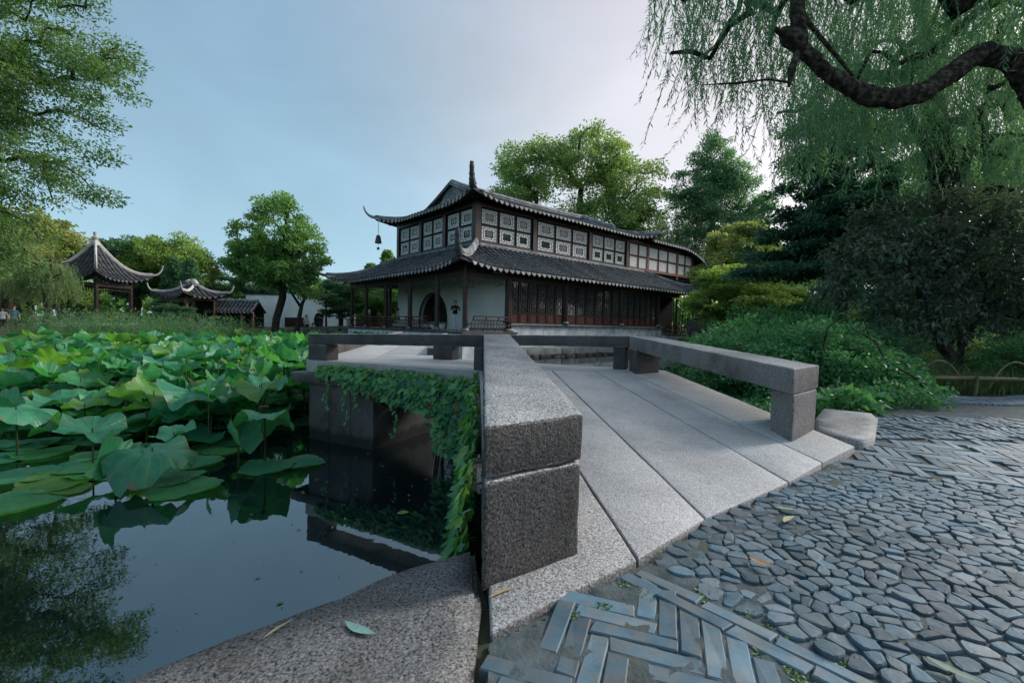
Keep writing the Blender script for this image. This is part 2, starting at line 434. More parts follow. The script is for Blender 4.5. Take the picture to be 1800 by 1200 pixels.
# water: dark pond, mirror-like surface with a faint ripple
m, n, l = _nt('pond_water')
tc = n.new('ShaderNodeTexCoord')
mp = n.new('ShaderNodeMapping'); mp.inputs['Scale'].default_value = (1, 1, 1); l.new(tc.outputs['Object'], mp.inputs[0])
b = n.new('ShaderNodeBsdfPrincipled')
b.inputs['Base Color'].default_value = (0.004, 0.011, 0.013, 1)
b.inputs['Roughness'].default_value = 0.012
b.inputs['IOR'].default_value = 2.4
b.inputs['Specular Tint'].default_value = (0.84, 1.0, 1.08, 1)
bp = n.new('ShaderNodeBump'); bp.inputs['Strength'].default_value = 0.05; bp.inputs['Distance'].default_value = 0.02
l.new(_noise(n, l, mp.outputs[0], 3.5, 3), bp.inputs['Height']); l.new(bp.outputs[0], b.inputs['Normal'])
o = n.new('ShaderNodeOutputMaterial'); l.new(b.outputs[0], o.inputs['Surface'])
M['water'] = m

# lotus blade: radial veins around the stalk; waxy blue-green above, yellow-green where light comes through
def lotusmat(name, dark, mid, light, trans):
    m, n, l = _nt(name)
    tc = n.new('ShaderNodeTexCoord'); sx = n.new('ShaderNodeSeparateXYZ')
    at = n.new('ShaderNodeAttribute'); at.attribute_name = 'ang'
    ar = n.new('ShaderNodeAttribute'); ar.attribute_name = 'rad'
    v, rnd = _coords(n, l, True)
    vein = _math(n, l, 'POWER', _math(n, l, 'ABSOLUTE', _math(n, l, 'COSINE', _math(n, l, 'MULTIPLY', at.outputs['Fac'], 10.5))), 45.0)
    vein = _math(n, l, 'MULTIPLY', vein, 0.34)
    f = _math(n, l, 'ADD', _math(n, l, 'MULTIPLY', _noise(n, l, v, 3.0, 4), 0.75), _math(n, l, 'MULTIPLY', rnd, 0.36))
    c = _ramp(n, l, f, [(0.25, dark), (0.55, mid), (0.85, light)])
    c = _mix(n, l, c, (0.20, 0.34, 0.12), vein)
    edge = _ramp(n, l, _math(n, l, 'ADD', ar.outputs['Fac'], _math(n, l, 'MULTIPLY', _noise(n, l, v, 5, 4), 0.34)), [(1.14, (0, 0, 0)), (1.24, (0.75, 0.75, 0.75))]) if False else _ramp(n, l, _math(n, l, 'MULTIPLY', ar.outputs['Fac'], _math(n, l, 'ADD', _noise(n, l, v, 5, 4), 0.42)), [(0.90, (0, 0, 0)), (1.0, (0.8, 0.8, 0.8))])
    c = _mix(n, l, c, (0.20, 0.15, 0.06), edge)
    b = n.new('ShaderNodeBsdfPrincipled'); l.new(c, b.inputs['Base Color']); b.inputs['Roughness'].default_value = 0.40
    b.inputs['Specular IOR Level'].default_value = 0.6
    bp = n.new('ShaderNodeBump'); bp.inputs['Strength'].default_value = 0.5; bp.inputs['Distance'].default_value = 0.012
    hh = _math(n, l, 'ADD', _math(n, l, 'MULTIPLY', vein, 2.0), _noise(n, l, v, 14, 3)); l.new(hh, bp.inputs['Height']); l.new(bp.outputs[0], b.inputs['Normal'])
    t = n.new('ShaderNodeBsdfTranslucent'); l.new(_mix(n, l, c, (1.35, 1.5, 0.5), 1.0, 'MULTIPLY'), t.inputs['Color'])
    mx = n.new('ShaderNodeMixShader'); mx.inputs[0].default_value = trans
    l.new(b.outputs[0], mx.inputs[1]); l.new(t.outputs[0], mx.inputs[2])
    o = n.new('ShaderNodeOutputMaterial'); l.new(mx.outputs[0], o.inputs['Surface'])
    return m
M['lotus_blue'] = lotusmat('lotus_blue_green', (0.018, 0.155, 0.085), (0.036, 0.25, 0.13), (0.095, 0.37, 0.195), 0.28)
M['lotus_green'] = lotusmat('lotus_mid_green', (0.028, 0.20, 0.075), (0.056, 0.295, 0.105), (0.125, 0.41, 0.14), 0.4)
M['lotus_lime'] = lotusmat('lotus_lime_green', (0.075, 0.24, 0.05), (0.13, 0.32, 0.065), (0.22, 0.42, 0.09), 0.42)

LM = {}
def L_(k, name, d, m_, l_, *a, f=1.25): LM[k] = leafmat(name, *(tuple(x_ * f for x_ in q_) for q_ in (d, m_, l_)), *a)
L_('ash', 'leaf_ash', (0.034, 0.085, 0.036), (0.07, 0.15, 0.055), (0.145, 0.235, 0.08), .42, f=1.3)
L_('round', 'leaf_round_tree', (0.035, 0.09, 0.04), (0.075, 0.16, 0.06), (0.155, 0.245, 0.09), .48, f=1.9)
L_('camphor', 'leaf_camphor', (0.055, 0.10, 0.05), (0.115, 0.18, 0.075), (0.22, 0.285, 0.12), .48, f=1.9)
L_('dark', 'leaf_dark', (0.02, 0.065, 0.042), (0.045, 0.115, 0.068), (0.095, 0.185, 0.10), .35, f=1.6)
L_('layer', 'leaf_layered', (0.012, 0.045, 0.036), (0.028, 0.085, 0.06), (0.06, 0.14, 0.085), .25, f=1.7)
L_('willow', 'leaf_willow', (0.035, 0.10, 0.065), (0.075, 0.175, 0.112), (0.145, 0.265, 0.16), .45, f=1.45)
L_('willow_pale2', 'leaf_willow_back', (0.045, 0.125, 0.085), (0.09, 0.195, 0.135), (0.17, 0.29, 0.19), .45, f=1.4)
L_('willow_pale', 'leaf_willow_pale', (0.07, 0.125, 0.065), (0.13, 0.205, 0.10), (0.22, 0.30, 0.14), .45)
L_('lime', 'leaf_lime', (0.055, 0.115, 0.04), (0.125, 0.20, 0.06), (0.24, 0.30, 0.10), .48, f=1.7)
L_('gold', 'leaf_gold', (0.07, 0.125, 0.05), (0.14, 0.19, 0.07), (0.27, 0.26, 0.11), .45, f=1.6)
L_('plum', 'leaf_plum', (0.024, 0.040, 0.036), (0.048, 0.080, 0.060), (0.105, 0.138, 0.095), .3, .38, f=1.5)
L_('shrub', 'leaf_shrub', (0.02, 0.085, 0.045), (0.05, 0.165, 0.075), (0.12, 0.27, 0.11), .38, .38, f=1.5)
L_('blue', 'leaf_blue_green', (0.03, 0.08, 0.065), (0.065, 0.145, 0.09), (0.13, 0.22, 0.125), .42, f=1.9)
L_('grass', 'leaf_grass', (0.05, 0.10, 0.05), (0.10, 0.175, 0.075), (0.19, 0.27, 0.13), .35, .45)
L_('reed', 'leaf_reed', (0.03, 0.095, 0.055), (0.07, 0.165, 0.085), (0.16, 0.25, 0.12), .45, .45, .7, f=1.5)
L_('ivy', 'leaf_ivy', (0.014, 0.075, 0.042), (0.035, 0.135, 0.06), (0.09, 0.23, 0.08), .3, .36, 2.0, f=1.7)
L_('ivy_lime', 'leaf_ivy_young', (0.05, 0.15, 0.04), (0.09, 0.23, 0.06), (0.17, 0.32, 0.085), .38, .4, 2.0)
L_('ivy_red', 'leaf_ivy_red', (0.07, 0.045, 0.03), (0.10, 0.085, 0.04), (0.13, 0.14, 0.05), .25, .45, 2.0)
# ------------------------------------------------------------------ ground, pond, paving
WATER_Z = -1.05
POND = [(-9.0, -4.0), (-0.92, 1.02), (-0.12, 1.74), (0.9, 2.5), (2.45, 3.75), (3.0, 4.6), (3.6, 6.2), (4.3, 9.0), (6.0, 14.0), (9.0, 21.0), (13.5, 31.0), (14.2, 36.5), (12.2, 37.0),
        (-2.52, 24.0), (-13.9, 37.0), (-16.5, 40.0), (-22, 42.5), (-27, 41.0), (-30.5, 36.0), (-28.5, 30.0), (-22.5, 26.0), (-19.0, 18.0), (-16.8, 12.0), (-13.0, 2.0)]
def pond_sd(X, Y, poly=POND):
    """signed distance, negative inside"""
    P = np.array(poly); Q = np.roll(P, -1, 0)
    d2 = np.full(X.shape, 1e9); inside = np.zeros(X.shape, bool)
    for (ax, ay), (bx, by) in zip(P, Q):
        ex, ey = bx - ax, by - ay
        t = np.clip(((X - ax) * ex + (Y - ay) * ey) / (ex*ex + ey*ey), 0, 1)
        d2 = np.minimum(d2, (X - ax - t*ex)**2 + (Y - ay - t*ey)**2)
        c = ((ay > Y) != (by > Y)) & (X < (bx - ax) * (Y - ay) / (by - ay + 1e-12) + ax)
        inside ^= c
    return np.where(inside, -1, 1) * np.sqrt(d2)
_n = 230
_s = np.sinh(np.linspace(-5.0, 5.0, _n)) / np.sinh(5.0)
GX, GY = np.meshgrid(_s * 700 + 2, _s * 700 + 12, indexing='xy')
sd = pond_sd(GX, GY)
isl = 2.6 - np.sqrt((GX + 15.2)**2 / 1.6 + (GY - 30.4)**2)           # islet under the two-stemmed tree
k = np.clip(np.maximum(sd - 0.05, isl) / 1.1, 0, 1); k = k * k * (3 - 2 * k)
dist = np.hypot(GX, GY)
GZ = -1.75 + 1.68 * k + 0.12 * np.sin(GX * 0.7) * np.cos(GY * 0.5) * np.clip((dist - 8) / 8, 0, 1) * k
GZ += np.clip((GX - 12) / 25, 0, 1) * np.clip((GY - 12) / 30, 0, 1) * 2.2 * np.exp(-((GY - 45) / 40)**2) * k
idx = np.arange(_n * _n).reshape(_n, _n)
q = np.stack([idx[:-1, :-1], idx[:-1, 1:], idx[1:, 1:], idx[1:, :-1]], -1).reshape(-1, 4)
gT = np.concatenate([q[:, [0, 1, 2]], q[:, [0, 2, 3]]])
gme = tri_mesh('ground', np.stack([GX, GY, GZ], -1).reshape(-1, 3), gT)
gme.polygons.foreach_set('use_smooth', [True] * len(gme.polygons))
ground = tag(link('ground', gme, M['soil']), kind='structure')

w = MB().add([(-60, -30, WATER_Z), (40, -30, WATER_Z), (40, 60, WATER_Z), (-60, 60, WATER_Z)], [(0, 1, 2, 3)])
tag(w.build('water', M['water']), kind='structure')

def in_poly(x, y, poly):
    c = False; j = len(poly) - 1
    for i in range(len(poly)):
        (xi, yi), (xj, yj) = poly[i], poly[j]
        if (yi > y) != (yj > y) and x < (xj - xi) * (y - yi) / (yj - yi) + xi: c = not c
        j = i
    return c

bed = [(-0.045, -4), (12, -4), (12, 6.3), (7.4, 6.45), (5.62, 6.3), (4.3, 5.25), (3.3, 4.4), (2.44, 3.2), (0.46, 1.6), (-0.045, 1.2)]
me = bpy.data.meshes.new('path')
bm = bmesh.new()
bm.faces.new([bm.verts.new((x, y, -0.018)) for x, y in bed])
bmesh.ops.triangulate(bm, faces=bm.faces)
bm.to_mesh(me); bm.free()
path = tag(link('path', me, M['mortar']), kind='structure')

def tile_piece(name, c, a, L, W, h, mat, parent, jit=0.006, z=0.0):
    """one paving brick seen edge-up: chamfered, slightly tilted, ends a little worn"""
    a = Vector((a[0], a[1])).normalized(); b = Vector((-a.y, a.x))
    pts = []
    ring = [(-L/2, -W/2), (L/2, -W/2), (L/2, W/2), (-L/2, W/2)]
    J = [(random.uniform(-jit, jit), random.uniform(-jit, jit)) for _ in ring]
    tilt = [random.uniform(-0.004, 0.004) for _ in ring]
    ch = 0.0035
    mb = MB(); V = []
    for lev, ins, zz in ((0, 0, -0.05), (1, 0, h - ch), (2, ch, h)):
        for (x, y), (jx, jy), tz in zip(ring, J, tilt):
            x += jx - math.copysign(ins, x); y += jy * .5 - math.copysign(ins, y)
            V.append((c[0] + a.x*x + b.x*y, c[1] + a.y*x + b.y*y, z + zz + (tz if lev else 0)))
    F = [(8, 9, 10, 11)]
    for lv in (0, 4):
        for i in range(4): F.append((lv + i, lv + (i+1) % 4, lv + 4 + (i+1) % 4, lv + 4 + i))
    mb.add(V, F)
    return mb.build(name, mat, parent)

def herring(poly, o, a, flip, w, n, name, parent, mat, gap=0.0045, keep=1.0, zf=None):
    a = Vector(a).normalized(); b = Vector((-a.y, a.x)) * flip
    L = n * w; cnt = 0
    for kk in range(-60, 60):
        for mm in range(-14, 14):
            for kind in 0, 1:
                if kind == 0:
                    x, y = kk + 2*0 + mm * n + n / 2, kk - mm * n + 0.5; d = a; ln = L
                else:
                    cx = kk + mm * n; ry = kk - mm * n
                    x, y = cx + 0.5 + 0, ry - n * 2 + 1 + n / 2 + 0; d = b; ln = L
                px = o[0] + a.x * x * w + b.x * y * w; py = o[1] + a.y * x * w + b.y * y * w
                if not in_poly(px, py, poly): continue
                if random.random() > keep: continue
                tile_piece(name, (px, py), d, ln - gap, w - gap, random.uniform(-0.0015, 0.004), mat, parent); cnt += 1
    return cnt

# near herringbone field and the double line of long border tiles
# uneven mortar between the stones, standing higher along the bridge end where it half buries them
mx_, my_ = np.meshgrid(np.arange(-.04, 5.4, .026), np.arange(.3, 4.9, .026), indexing='xy')
mz_ = np.empty(mx_.shape); mk_ = np.zeros(mx_.shape, bool)
for a_ in range(mx_.shape[0]):
    for b_ in range(mx_.shape[1]):
        x_, y_ = mx_[a_, b_], my_[a_, b_]
        if x_ > 1.3 * y_ + 1.45: continue
        mk_[a_, b_] = in_poly(x_, y_, bed)
        q_ = Vector((x_, y_, 0))
        near_deck = max(0, 1 - max(0, (1.36 + .773 * x_) - y_) / .42)
        far_side = (x_ - 2.04) * .43 + (y_ - 2.89) * .9 > 0
        if far_side: mz_[a_, b_] = -.0125 + .004 * mnoise.noise(q_ * 6) + .002 * mnoise.noise(q_ * 30); continue
        mz_[a_, b_] = (-.0075 if x_ > .5 + .55 * (1.5 - y_) else -.0035) + .007 * mnoise.noise(q_ * 5) + .006 * mnoise.noise(q_ * 17) + .004 * mnoise.noise(q_ * 41) + .014 * near_deck * (x_ > .55)
mi_ = np.arange(mx_.size).reshape(mx_.shape); ok_ = mk_[:-1, :-1] & mk_[1:, :-1] & mk_[:-1, 1:] & mk_[1:, 1:]
mq_ = np.stack([mi_[:-1, :-1][ok_], mi_[:-1, 1:][ok_], mi_[1:, 1:][ok_], mi_[1:, :-1][ok_]], -1)
mme = tri_mesh('mortar_bed', np.stack([mx_, my_, np.maximum(mz_, -.0135)], -1).reshape(-1, 3), np.concatenate([mq_[:, [0, 1, 2]], mq_[:, [0, 2, 3]]]))
mme.polygons.foreach_set('use_smooth', [True] * len(mme.polygons))
link('mortar_bed', mme, M['mortar'], path)
R2 = [(0.0, 1.12), (0.10, 1.23), (0.34, 1.45), (0.43, 1.44), (0.74, 1.06), (1.0, 0.7), (1.3, 0.2), (0.0, 0.2)]
c2 = herring(R2, (0.36, 1.065), (0.95, -0.335), -1, 0.059, 4, 'brick', path, M['slate'])
d_ = Vector((0.4, -0.46)).normalized(); nn = Vector((-d_.y, d_.x))
for row, off in ((0, 0.0), (1, 0.058)):
    t = 0.0 if row == 0 else 0.02
    while t < 1.6:
        L = random.uniform(0.17, 0.25) if t > 0.01 else 0.14
        c = Vector((0.40, 1.535)) + d_ * (t + L / 2) + nn * off
        tile_piece('border_tile', c, d_, L - 0.006, 0.05, random.uniform(0.001, 0.005), M['slate'], path)
        t += L

# cobbles: irregular split stones, cells of a jittered packing
def cells(pts, rad):
    P = np.array(pts); out = []
    for i, p in enumerate(P):
        poly = [Vector((p[0] + rad * math.cos(a), p[1] + rad * math.sin(a))) for a in np.linspace(0, 2*math.pi, 9)[:-1]]
        dd = np.hypot(*(P - p).T); nb = np.argsort(dd)[1:14]
        for j in nb:
            if dd[j] > 2.2 * rad: break
            mid = (P[j] + p) / 2; nr = (P[j] - p) / dd[j]
            new = []
            for q0, q1 in zip(poly, poly[1:] + poly[:1]):
                s0 = (q0.x - mid[0]) * nr[0] + (q0.y - mid[1]) * nr[1]; s1 = (q1.x - mid[0]) * nr[0] + (q1.y - mid[1]) * nr[1]
                if s0 <= 0: new.append(q0)
                if (s0 < 0) != (s1 < 0) and abs(s1 - s0) > 1e-9: new.append(q0.lerp(q1, s0 / (s0 - s1)))
            poly = new
            if len(poly) < 3: break
        out.append(poly if len(poly) >= 3 else None)
    return out
R1 = [(0.56, 1.60), (0.90, 1.97), (1.56, 2.44), (1.98, 2.78), (2.06, 2.86), (2.87, 2.49), (4.6, 1.65), (4.6, 0.4), (1.4, 0.4), (0.93, 1.10)]
pts = []
sp = 0.062
yy = 0.4
while yy < 3.0:
    xx = 0.3
    while xx < 4.7:
        x = xx + random.uniform(-.36, .36) * sp; y = yy + random.uniform(-.34, .34) * sp
        if in_poly(x, y, R1) and x < 1.3 * y + 1.5 and random.random() > 0.03: pts.append((x, y))
        xx += sp * random.choice((0.8, 0.95, 1.1, 1.3))
    yy += sp * 0.86
cl = cells(pts, sp * 0.95)
def cobble(poly, p, mbx=None):
    """one split stone: ragged outline, broken shoulders, slightly domed and tilted head"""
    c = sum(poly, Vector((0, 0))) / len(poly)
    f = random.uniform(0.88, 0.99)
    out = []
    for q0, q1 in zip(poly, poly[1:] + poly[:1]):
        out.append(c + (q0 - c) * random.uniform(.80, .98)); 
        if (q1 - q0).length > .022: out.append(c + (q0.lerp(q1, random.uniform(.35, .65)) - c) * random.uniform(.90, 1.07))
    poly = out
    worn = mnoise.noise(Vector((p[0] * 2.1, p[1] * 2.1, 3)))          # some patches lie deeper in the mortar
    h = random.uniform(-0.001, 0.009) - max(0, worn) * 0.011
    tx, ty = random.uniform(-.10, .10), random.uniform(-.10, .10)
    V = []; n = len(poly)
    for ins, zz, jz in ((1.05, -0.05, 0), (1.0, h - 0.006, .0015), (0.93, h - .0008, .0012), (0.6, h, .0006)):
        for q_ in poly:
            r = (q_ - c) * f * ins * (1 if zz < -.04 else random.uniform(.97, 1.03))
            V.append((c.x + r.x, c.y + r.y, zz + (r.x * tx + r.y * ty if zz > -0.04 else 0) + random.uniform(-jz, jz)))
    F = [tuple(range(3*n, 4*n))]
    for lv in (0, n, 2*n):
        for i in range(n): F.append((lv + i, lv + (i+1) % n, lv + n + (i+1) % n, lv + n + i))
    (mbx or (mbx := MB())).add(V, F)
    return mbx
order = sorted(range(len(pts)), key=lambda i: math.hypot(*pts[i]) + (0 if pts[i][0] < 1.16 * pts[i][1] + 0.05 else 9))
rest = MB()
for rank, i in enumerate(order):
    if cl[i] is None: continue
    if rank < 300: cobble(cl[i], pts[i]).build('cobble', M['cobble'], path)
    else: cobble(cl[i], pts[i], rest)
tag(rest.build('cobbles', M['cobble'], path), kind='stuff')

# farther paving: a band of herringbone, then rows of short bricks on edge
R3 = [(2.10, 2.90), (2.44, 3.16), (2.75, 3.5), (4.2, 3.62), (5.2, 3.2), (4.2, 1.95), (2.9, 2.55)]
c3 = herring(R3, (2.5, 3.2), (0.9, -0.43), -1, 0.062, 4, 'brick', path, M['slate'], keep=0.97)
R4 = [(2.85, 3.68), (3.35, 4.22), (3.9, 4.72), (5.34, 4.62), (6.3, 4.3), (5.3, 3.3), (4.25, 3.74)]
nb4 = 0; far_bricks = MB()
for band in range(-30, 60):
    base = 3.0 + band * 0.15
    for j in range(120):
        u_ = 2.4 + j * 0.062 + (band % 2) * 0.03
        x = u_ + 0.03 * math.sin(base * 7 + u_ * 3)
        y = base + 0.25 * math.sin((u_ - 3.2) * 1.1) - 0.2 * (u_ - 3)
        if not in_poly(x, y, R4) or random.random() < 0.04: continue
        an = 1.35 + 0.35 * math.sin(u_ * 2.0 + band)
        if nb4 < 190 and x < 1.16 * y: tile_piece('brick', (x, y), (math.cos(an), math.sin(an)), 0.135, 0.048, random.uniform(-.002, .009), M['slate'], path, 0.006); nb4 += 1
        else:
            o_ = tile_piece('tmp', (x, y), (math.cos(an), math.sin(an)), 0.135, 0.048, random.uniform(-.004, .006), M['slate'], None, 0.006)
            far_bricks.add([tuple(v.co) for v in o_.data.vertices], [tuple(p.vertices) for p in o_.data.polygons])
            me_ = o_.data; bpy.data.objects.remove(o_); bpy.data.meshes.remove(me_)
for j in range(46):
    for r_ in range(5):
        x = 5.25 + j * 0.066 + r_ * 0.10; y = 5.55 + r_ * 0.13 + j * 0.012 + 0.08 * math.sin(j * .3)
        if pond_sd(np.array([x]), np.array([y]))[0] < 0: continue
        far_bricks.add(*(lambda q0: ([(x + dx, y + dy, z_) for dx, dy, z_ in q0], [(4,5,6,7), (0,1,5,4), (1,2,6,5), (2,3,7,6), (3,0,4,7)]))
                       ([(-.027, -.055, -.03), (.027, -.055, -.03), (.03, .055, -.03), (-.024, .055, -.03), (-.025, -.052, .003 + random.uniform(-.003, .004)), (.025, -.052, .003), (.028, .052, .004 + random.uniform(-.003, .004)), (-.022, .052, .003)]))
tag(far_bricks.build('bricks', M['slate'], path), kind='stuff')

# moss and grit in the joints near the border tiles
mossV = []; mossT = []
def blades(base, n, hgt, spread, V, T, VAR, lean=0.5, wid=0.006):
    for _ in range(n):
        a = random.random() * 6.283; r = spread * math.sqrt(random.random())
        x, y, z = base[0] + r * math.cos(a), base[1] + r * math.sin(a), base[2]
        h = hgt * random.uniform(.55, 1.1); a2 = random.random() * 6.283; ln = lean * random.uniform(.2, 1.2)
        dx, dy = math.cos(a2), math.sin(a2); px, py = -dy * wid, dx * wid
        b_ = len(V)
        V += [(x - px, y - py, z), (x + px, y + py, z), (x + dx*h*ln*.4 + px*.8, y + dy*h*ln*.4 + py*.8, z + h*.62), (x + dx*h*ln*.4 - px*.8, y + dy*h*ln*.4 - py*.8, z + h*.62), (x + dx*h*ln, y + dy*h*ln, z + h*(1 - .28*ln))]
        T += [(b_, b_+1, b_+2), (b_, b_+2, b_+3), (b_+3, b_+2, b_+4)]
        v_ = random.random(); VAR += [v_] * 5
V, T, VAR = [], [], []
for _ in range(26):
    t = random.random() * 0.6
    c = Vector((0.40, 1.535)) + d_ * t + nn * random.choice((-0.035, 0.10)) + Vector((random.uniform(-.02, .02), random.uniform(-.02, .02)))
    blades((c.x, c.y, -0.012), 26, 0.016, 0.022, V, T, VAR, 1.2, 0.004)
for c in ((0.2, 1.31), (0.24, 1.12), (0.09, 1.14), (0.30, 1.36)): blades((c[0], c[1], -0.01), 40, 0.014, 0.02, V, T, VAR, 1.2, 0.004)
tag(link('moss', tri_mesh('moss', np.array(V), np.array(T), np.array(VAR)), LM['grass']), 'small tufts of moss in the joints beside the border tiles', 'moss', kind='stuff')

# ------------------------------------------------------------------ pond coping and retaining walls
cop = tag(empty('pond_coping', (-0.4, 1.1, -0.2)), 'rough pale granite coping slab along the pond edge, in the bottom foreground', 'coping')
def under(parent, o):
    o.parent = parent; o.matrix_parent_inverse = parent.matrix_basis.inverted(); return o
_cz = [0.0, 0.0, 0.0, 0.0]
o_ = poly_stone('slab', [(-0.055, -0.6), (-0.078, 1.36), (-0.125, 1.685), (-0.35, 1.545), (-0.52, 1.375), (-0.75, 1.18), (-0.92, 1.01), (-2.3, -0.6)], -0.34, 0.004, M['granite_coping'], None, 0.02, 0.008, 0.09)
under(cop, o_)
under(cop, MB().prism([(-0.095, -0.6), (-0.03, -0.6), (-0.03, 1.22), (-0.06, 1.40), (-0.11, 1.60)], -0.5, -0.03).build('joint_fill', M['soil']))
o_ = MB().prism([(-0.09, -0.6), (-0.14, 1.62), (-0.50, 1.31), (-0.9, 0.93), (-2.25, -0.6)], -1.7, -0.345).build('footing', M['granite_dark']); under(cop, o_)

# ------------------------------------------------------------------ zigzag stone bridge
br = tag(empty('stone_bridge', (1.0, 4.0, 0.0)), 'low zigzag granite footbridge with beam railings leading to the hall', 'bridge')
def lerp(p, q, t): return tuple(a + (b - a) * t for a, b in zip(p, q))
near = [(-0.045, 1.215, 0.0), (0.48, 1.634, 0.0), (0.877, 1.984, 0.010), (1.543, 2.464, 0.020), (1.96, 2.80, 0.035), (2.442, 3.167, 0.05)]
far_ = [(-0.42, 5.86, 0.25), (0.02, 5.98, 0.25), (0.549, 6.09, 0.25), (1.15, 6.22, 0.25), (1.60, 6.33, 0.25), (2.22, 6.50, 0.25)]
def slab(p0, p1, q1, q0, th, mat=M['granite_deck'], gap=0.008, name='deck_slab', bevel=0.008, amp=0.003, seg=0.22):
    def mv(p, side, along):
        v = Vector(p[:2]); v += (Vector(side[:2]) - v).normalized() * gap * .8 + (Vector(along[:2]) - v).normalized() * gap * .5
        return (v.x, v.y, p[2])
    r = [mv(p0, p1, q0), mv(p1, p0, q1), mv(q1, q0, p1), mv(q0, q1, p0)]
    o = stone(name, [(x, y, z - th) for x, y, z in r] + r, mat, None, bevel, seg, amp)
    return under(br, o)
for i in range(5):
    slab(near[i], near[i+1], far_[i+1], far_[i], 0.22, mat=M['granite_rough'] if i == 0 else M['granite_deck'])
F0, F1 = (-0.42, 5.87, 0.25), (-3.34, 7.32, 0.22)
B0, B1 = (2.22, 6.52, 0.25), (-1.45, 8.36, 0.22)
for i in range(3):
    t0, t1 = i / 3, (i + 1) / 3
    slab(lerp(F0, B0, t0), lerp(F0, B0, t1), lerp(F1, B1, t1), lerp(F1, B1, t0), 0.2)
G1, H1 = (-5.6, 22.7, 0.30), (-3.3, 22.0, 0.30)
for i in range(2):
    t0, t1 = i / 2, (i + 1) / 2
    for k0, k1 in ((0, .33), (.33, .66), (.66, 1)):
        a0, a1 = lerp(F1, B1, t0), lerp(F1, B1, t1); e0, e1 = lerp(G1, H1, t0), lerp(G1, H1, t1)
        slab(lerp(a0, e0, k0), lerp(a1, e1, k0), lerp(a1, e1, k1), lerp(a0, e0, k1), 0.2, seg=0.6)
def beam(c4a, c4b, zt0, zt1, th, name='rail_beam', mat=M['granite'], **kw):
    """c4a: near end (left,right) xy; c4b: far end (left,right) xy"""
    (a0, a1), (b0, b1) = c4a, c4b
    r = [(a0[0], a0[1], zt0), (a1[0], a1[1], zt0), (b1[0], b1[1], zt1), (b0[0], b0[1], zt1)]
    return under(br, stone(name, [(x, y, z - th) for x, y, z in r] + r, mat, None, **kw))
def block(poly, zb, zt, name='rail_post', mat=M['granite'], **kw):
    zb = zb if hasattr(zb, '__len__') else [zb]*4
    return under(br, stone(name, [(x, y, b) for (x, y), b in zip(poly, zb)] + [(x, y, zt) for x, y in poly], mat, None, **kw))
kw = dict(bevel=0.012, seg=0.045, amp=0.0045, freq=14, chip=0.02)
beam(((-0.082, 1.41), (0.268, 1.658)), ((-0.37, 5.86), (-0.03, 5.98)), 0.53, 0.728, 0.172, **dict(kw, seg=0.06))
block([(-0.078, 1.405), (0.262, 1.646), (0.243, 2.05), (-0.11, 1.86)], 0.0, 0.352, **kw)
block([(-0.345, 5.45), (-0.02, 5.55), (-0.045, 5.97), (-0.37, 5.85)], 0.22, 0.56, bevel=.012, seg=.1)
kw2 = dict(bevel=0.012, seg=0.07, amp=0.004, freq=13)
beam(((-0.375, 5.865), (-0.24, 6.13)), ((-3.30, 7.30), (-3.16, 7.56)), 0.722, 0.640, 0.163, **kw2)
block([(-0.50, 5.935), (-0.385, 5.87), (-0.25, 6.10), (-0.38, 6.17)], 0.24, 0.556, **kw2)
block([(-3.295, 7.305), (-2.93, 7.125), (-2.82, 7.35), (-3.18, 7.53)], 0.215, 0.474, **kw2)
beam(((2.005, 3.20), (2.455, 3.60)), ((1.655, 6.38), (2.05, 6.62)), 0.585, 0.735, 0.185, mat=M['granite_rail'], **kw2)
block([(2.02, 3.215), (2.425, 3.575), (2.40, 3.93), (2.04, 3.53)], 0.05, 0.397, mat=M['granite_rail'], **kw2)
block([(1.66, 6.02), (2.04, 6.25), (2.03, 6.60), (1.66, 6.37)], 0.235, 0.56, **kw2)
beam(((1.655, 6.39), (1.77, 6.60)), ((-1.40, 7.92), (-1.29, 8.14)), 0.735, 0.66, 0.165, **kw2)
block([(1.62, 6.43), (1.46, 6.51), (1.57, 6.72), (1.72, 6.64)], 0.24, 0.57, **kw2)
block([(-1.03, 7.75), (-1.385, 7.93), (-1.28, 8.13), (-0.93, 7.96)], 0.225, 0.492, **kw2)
for p, q_ in (((-3.45, 8.6), (-4.4, 15.2)), ((-4.45, 15.5), (-5.4, 22.0))):
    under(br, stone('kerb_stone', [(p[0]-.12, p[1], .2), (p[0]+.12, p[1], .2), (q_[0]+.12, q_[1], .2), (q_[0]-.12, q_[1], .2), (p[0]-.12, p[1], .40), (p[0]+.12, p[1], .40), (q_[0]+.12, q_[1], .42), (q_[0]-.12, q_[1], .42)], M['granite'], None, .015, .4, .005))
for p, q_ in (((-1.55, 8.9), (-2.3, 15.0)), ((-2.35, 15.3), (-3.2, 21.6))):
    under(br, stone('kerb_stone', [(p[0]-.12, p[1], .2), (p[0]+.12, p[1], .2), (q_[0]+.12, q_[1], .2), (q_[0]-.12, q_[1], .2), (p[0]-.12, p[1], .37), (p[0]+.12, p[1], .37), (q_[0]+.12, q_[1], .40), (q_[0]-.12, q_[1], .40)], M['granite'], None, .015, .4, .005))
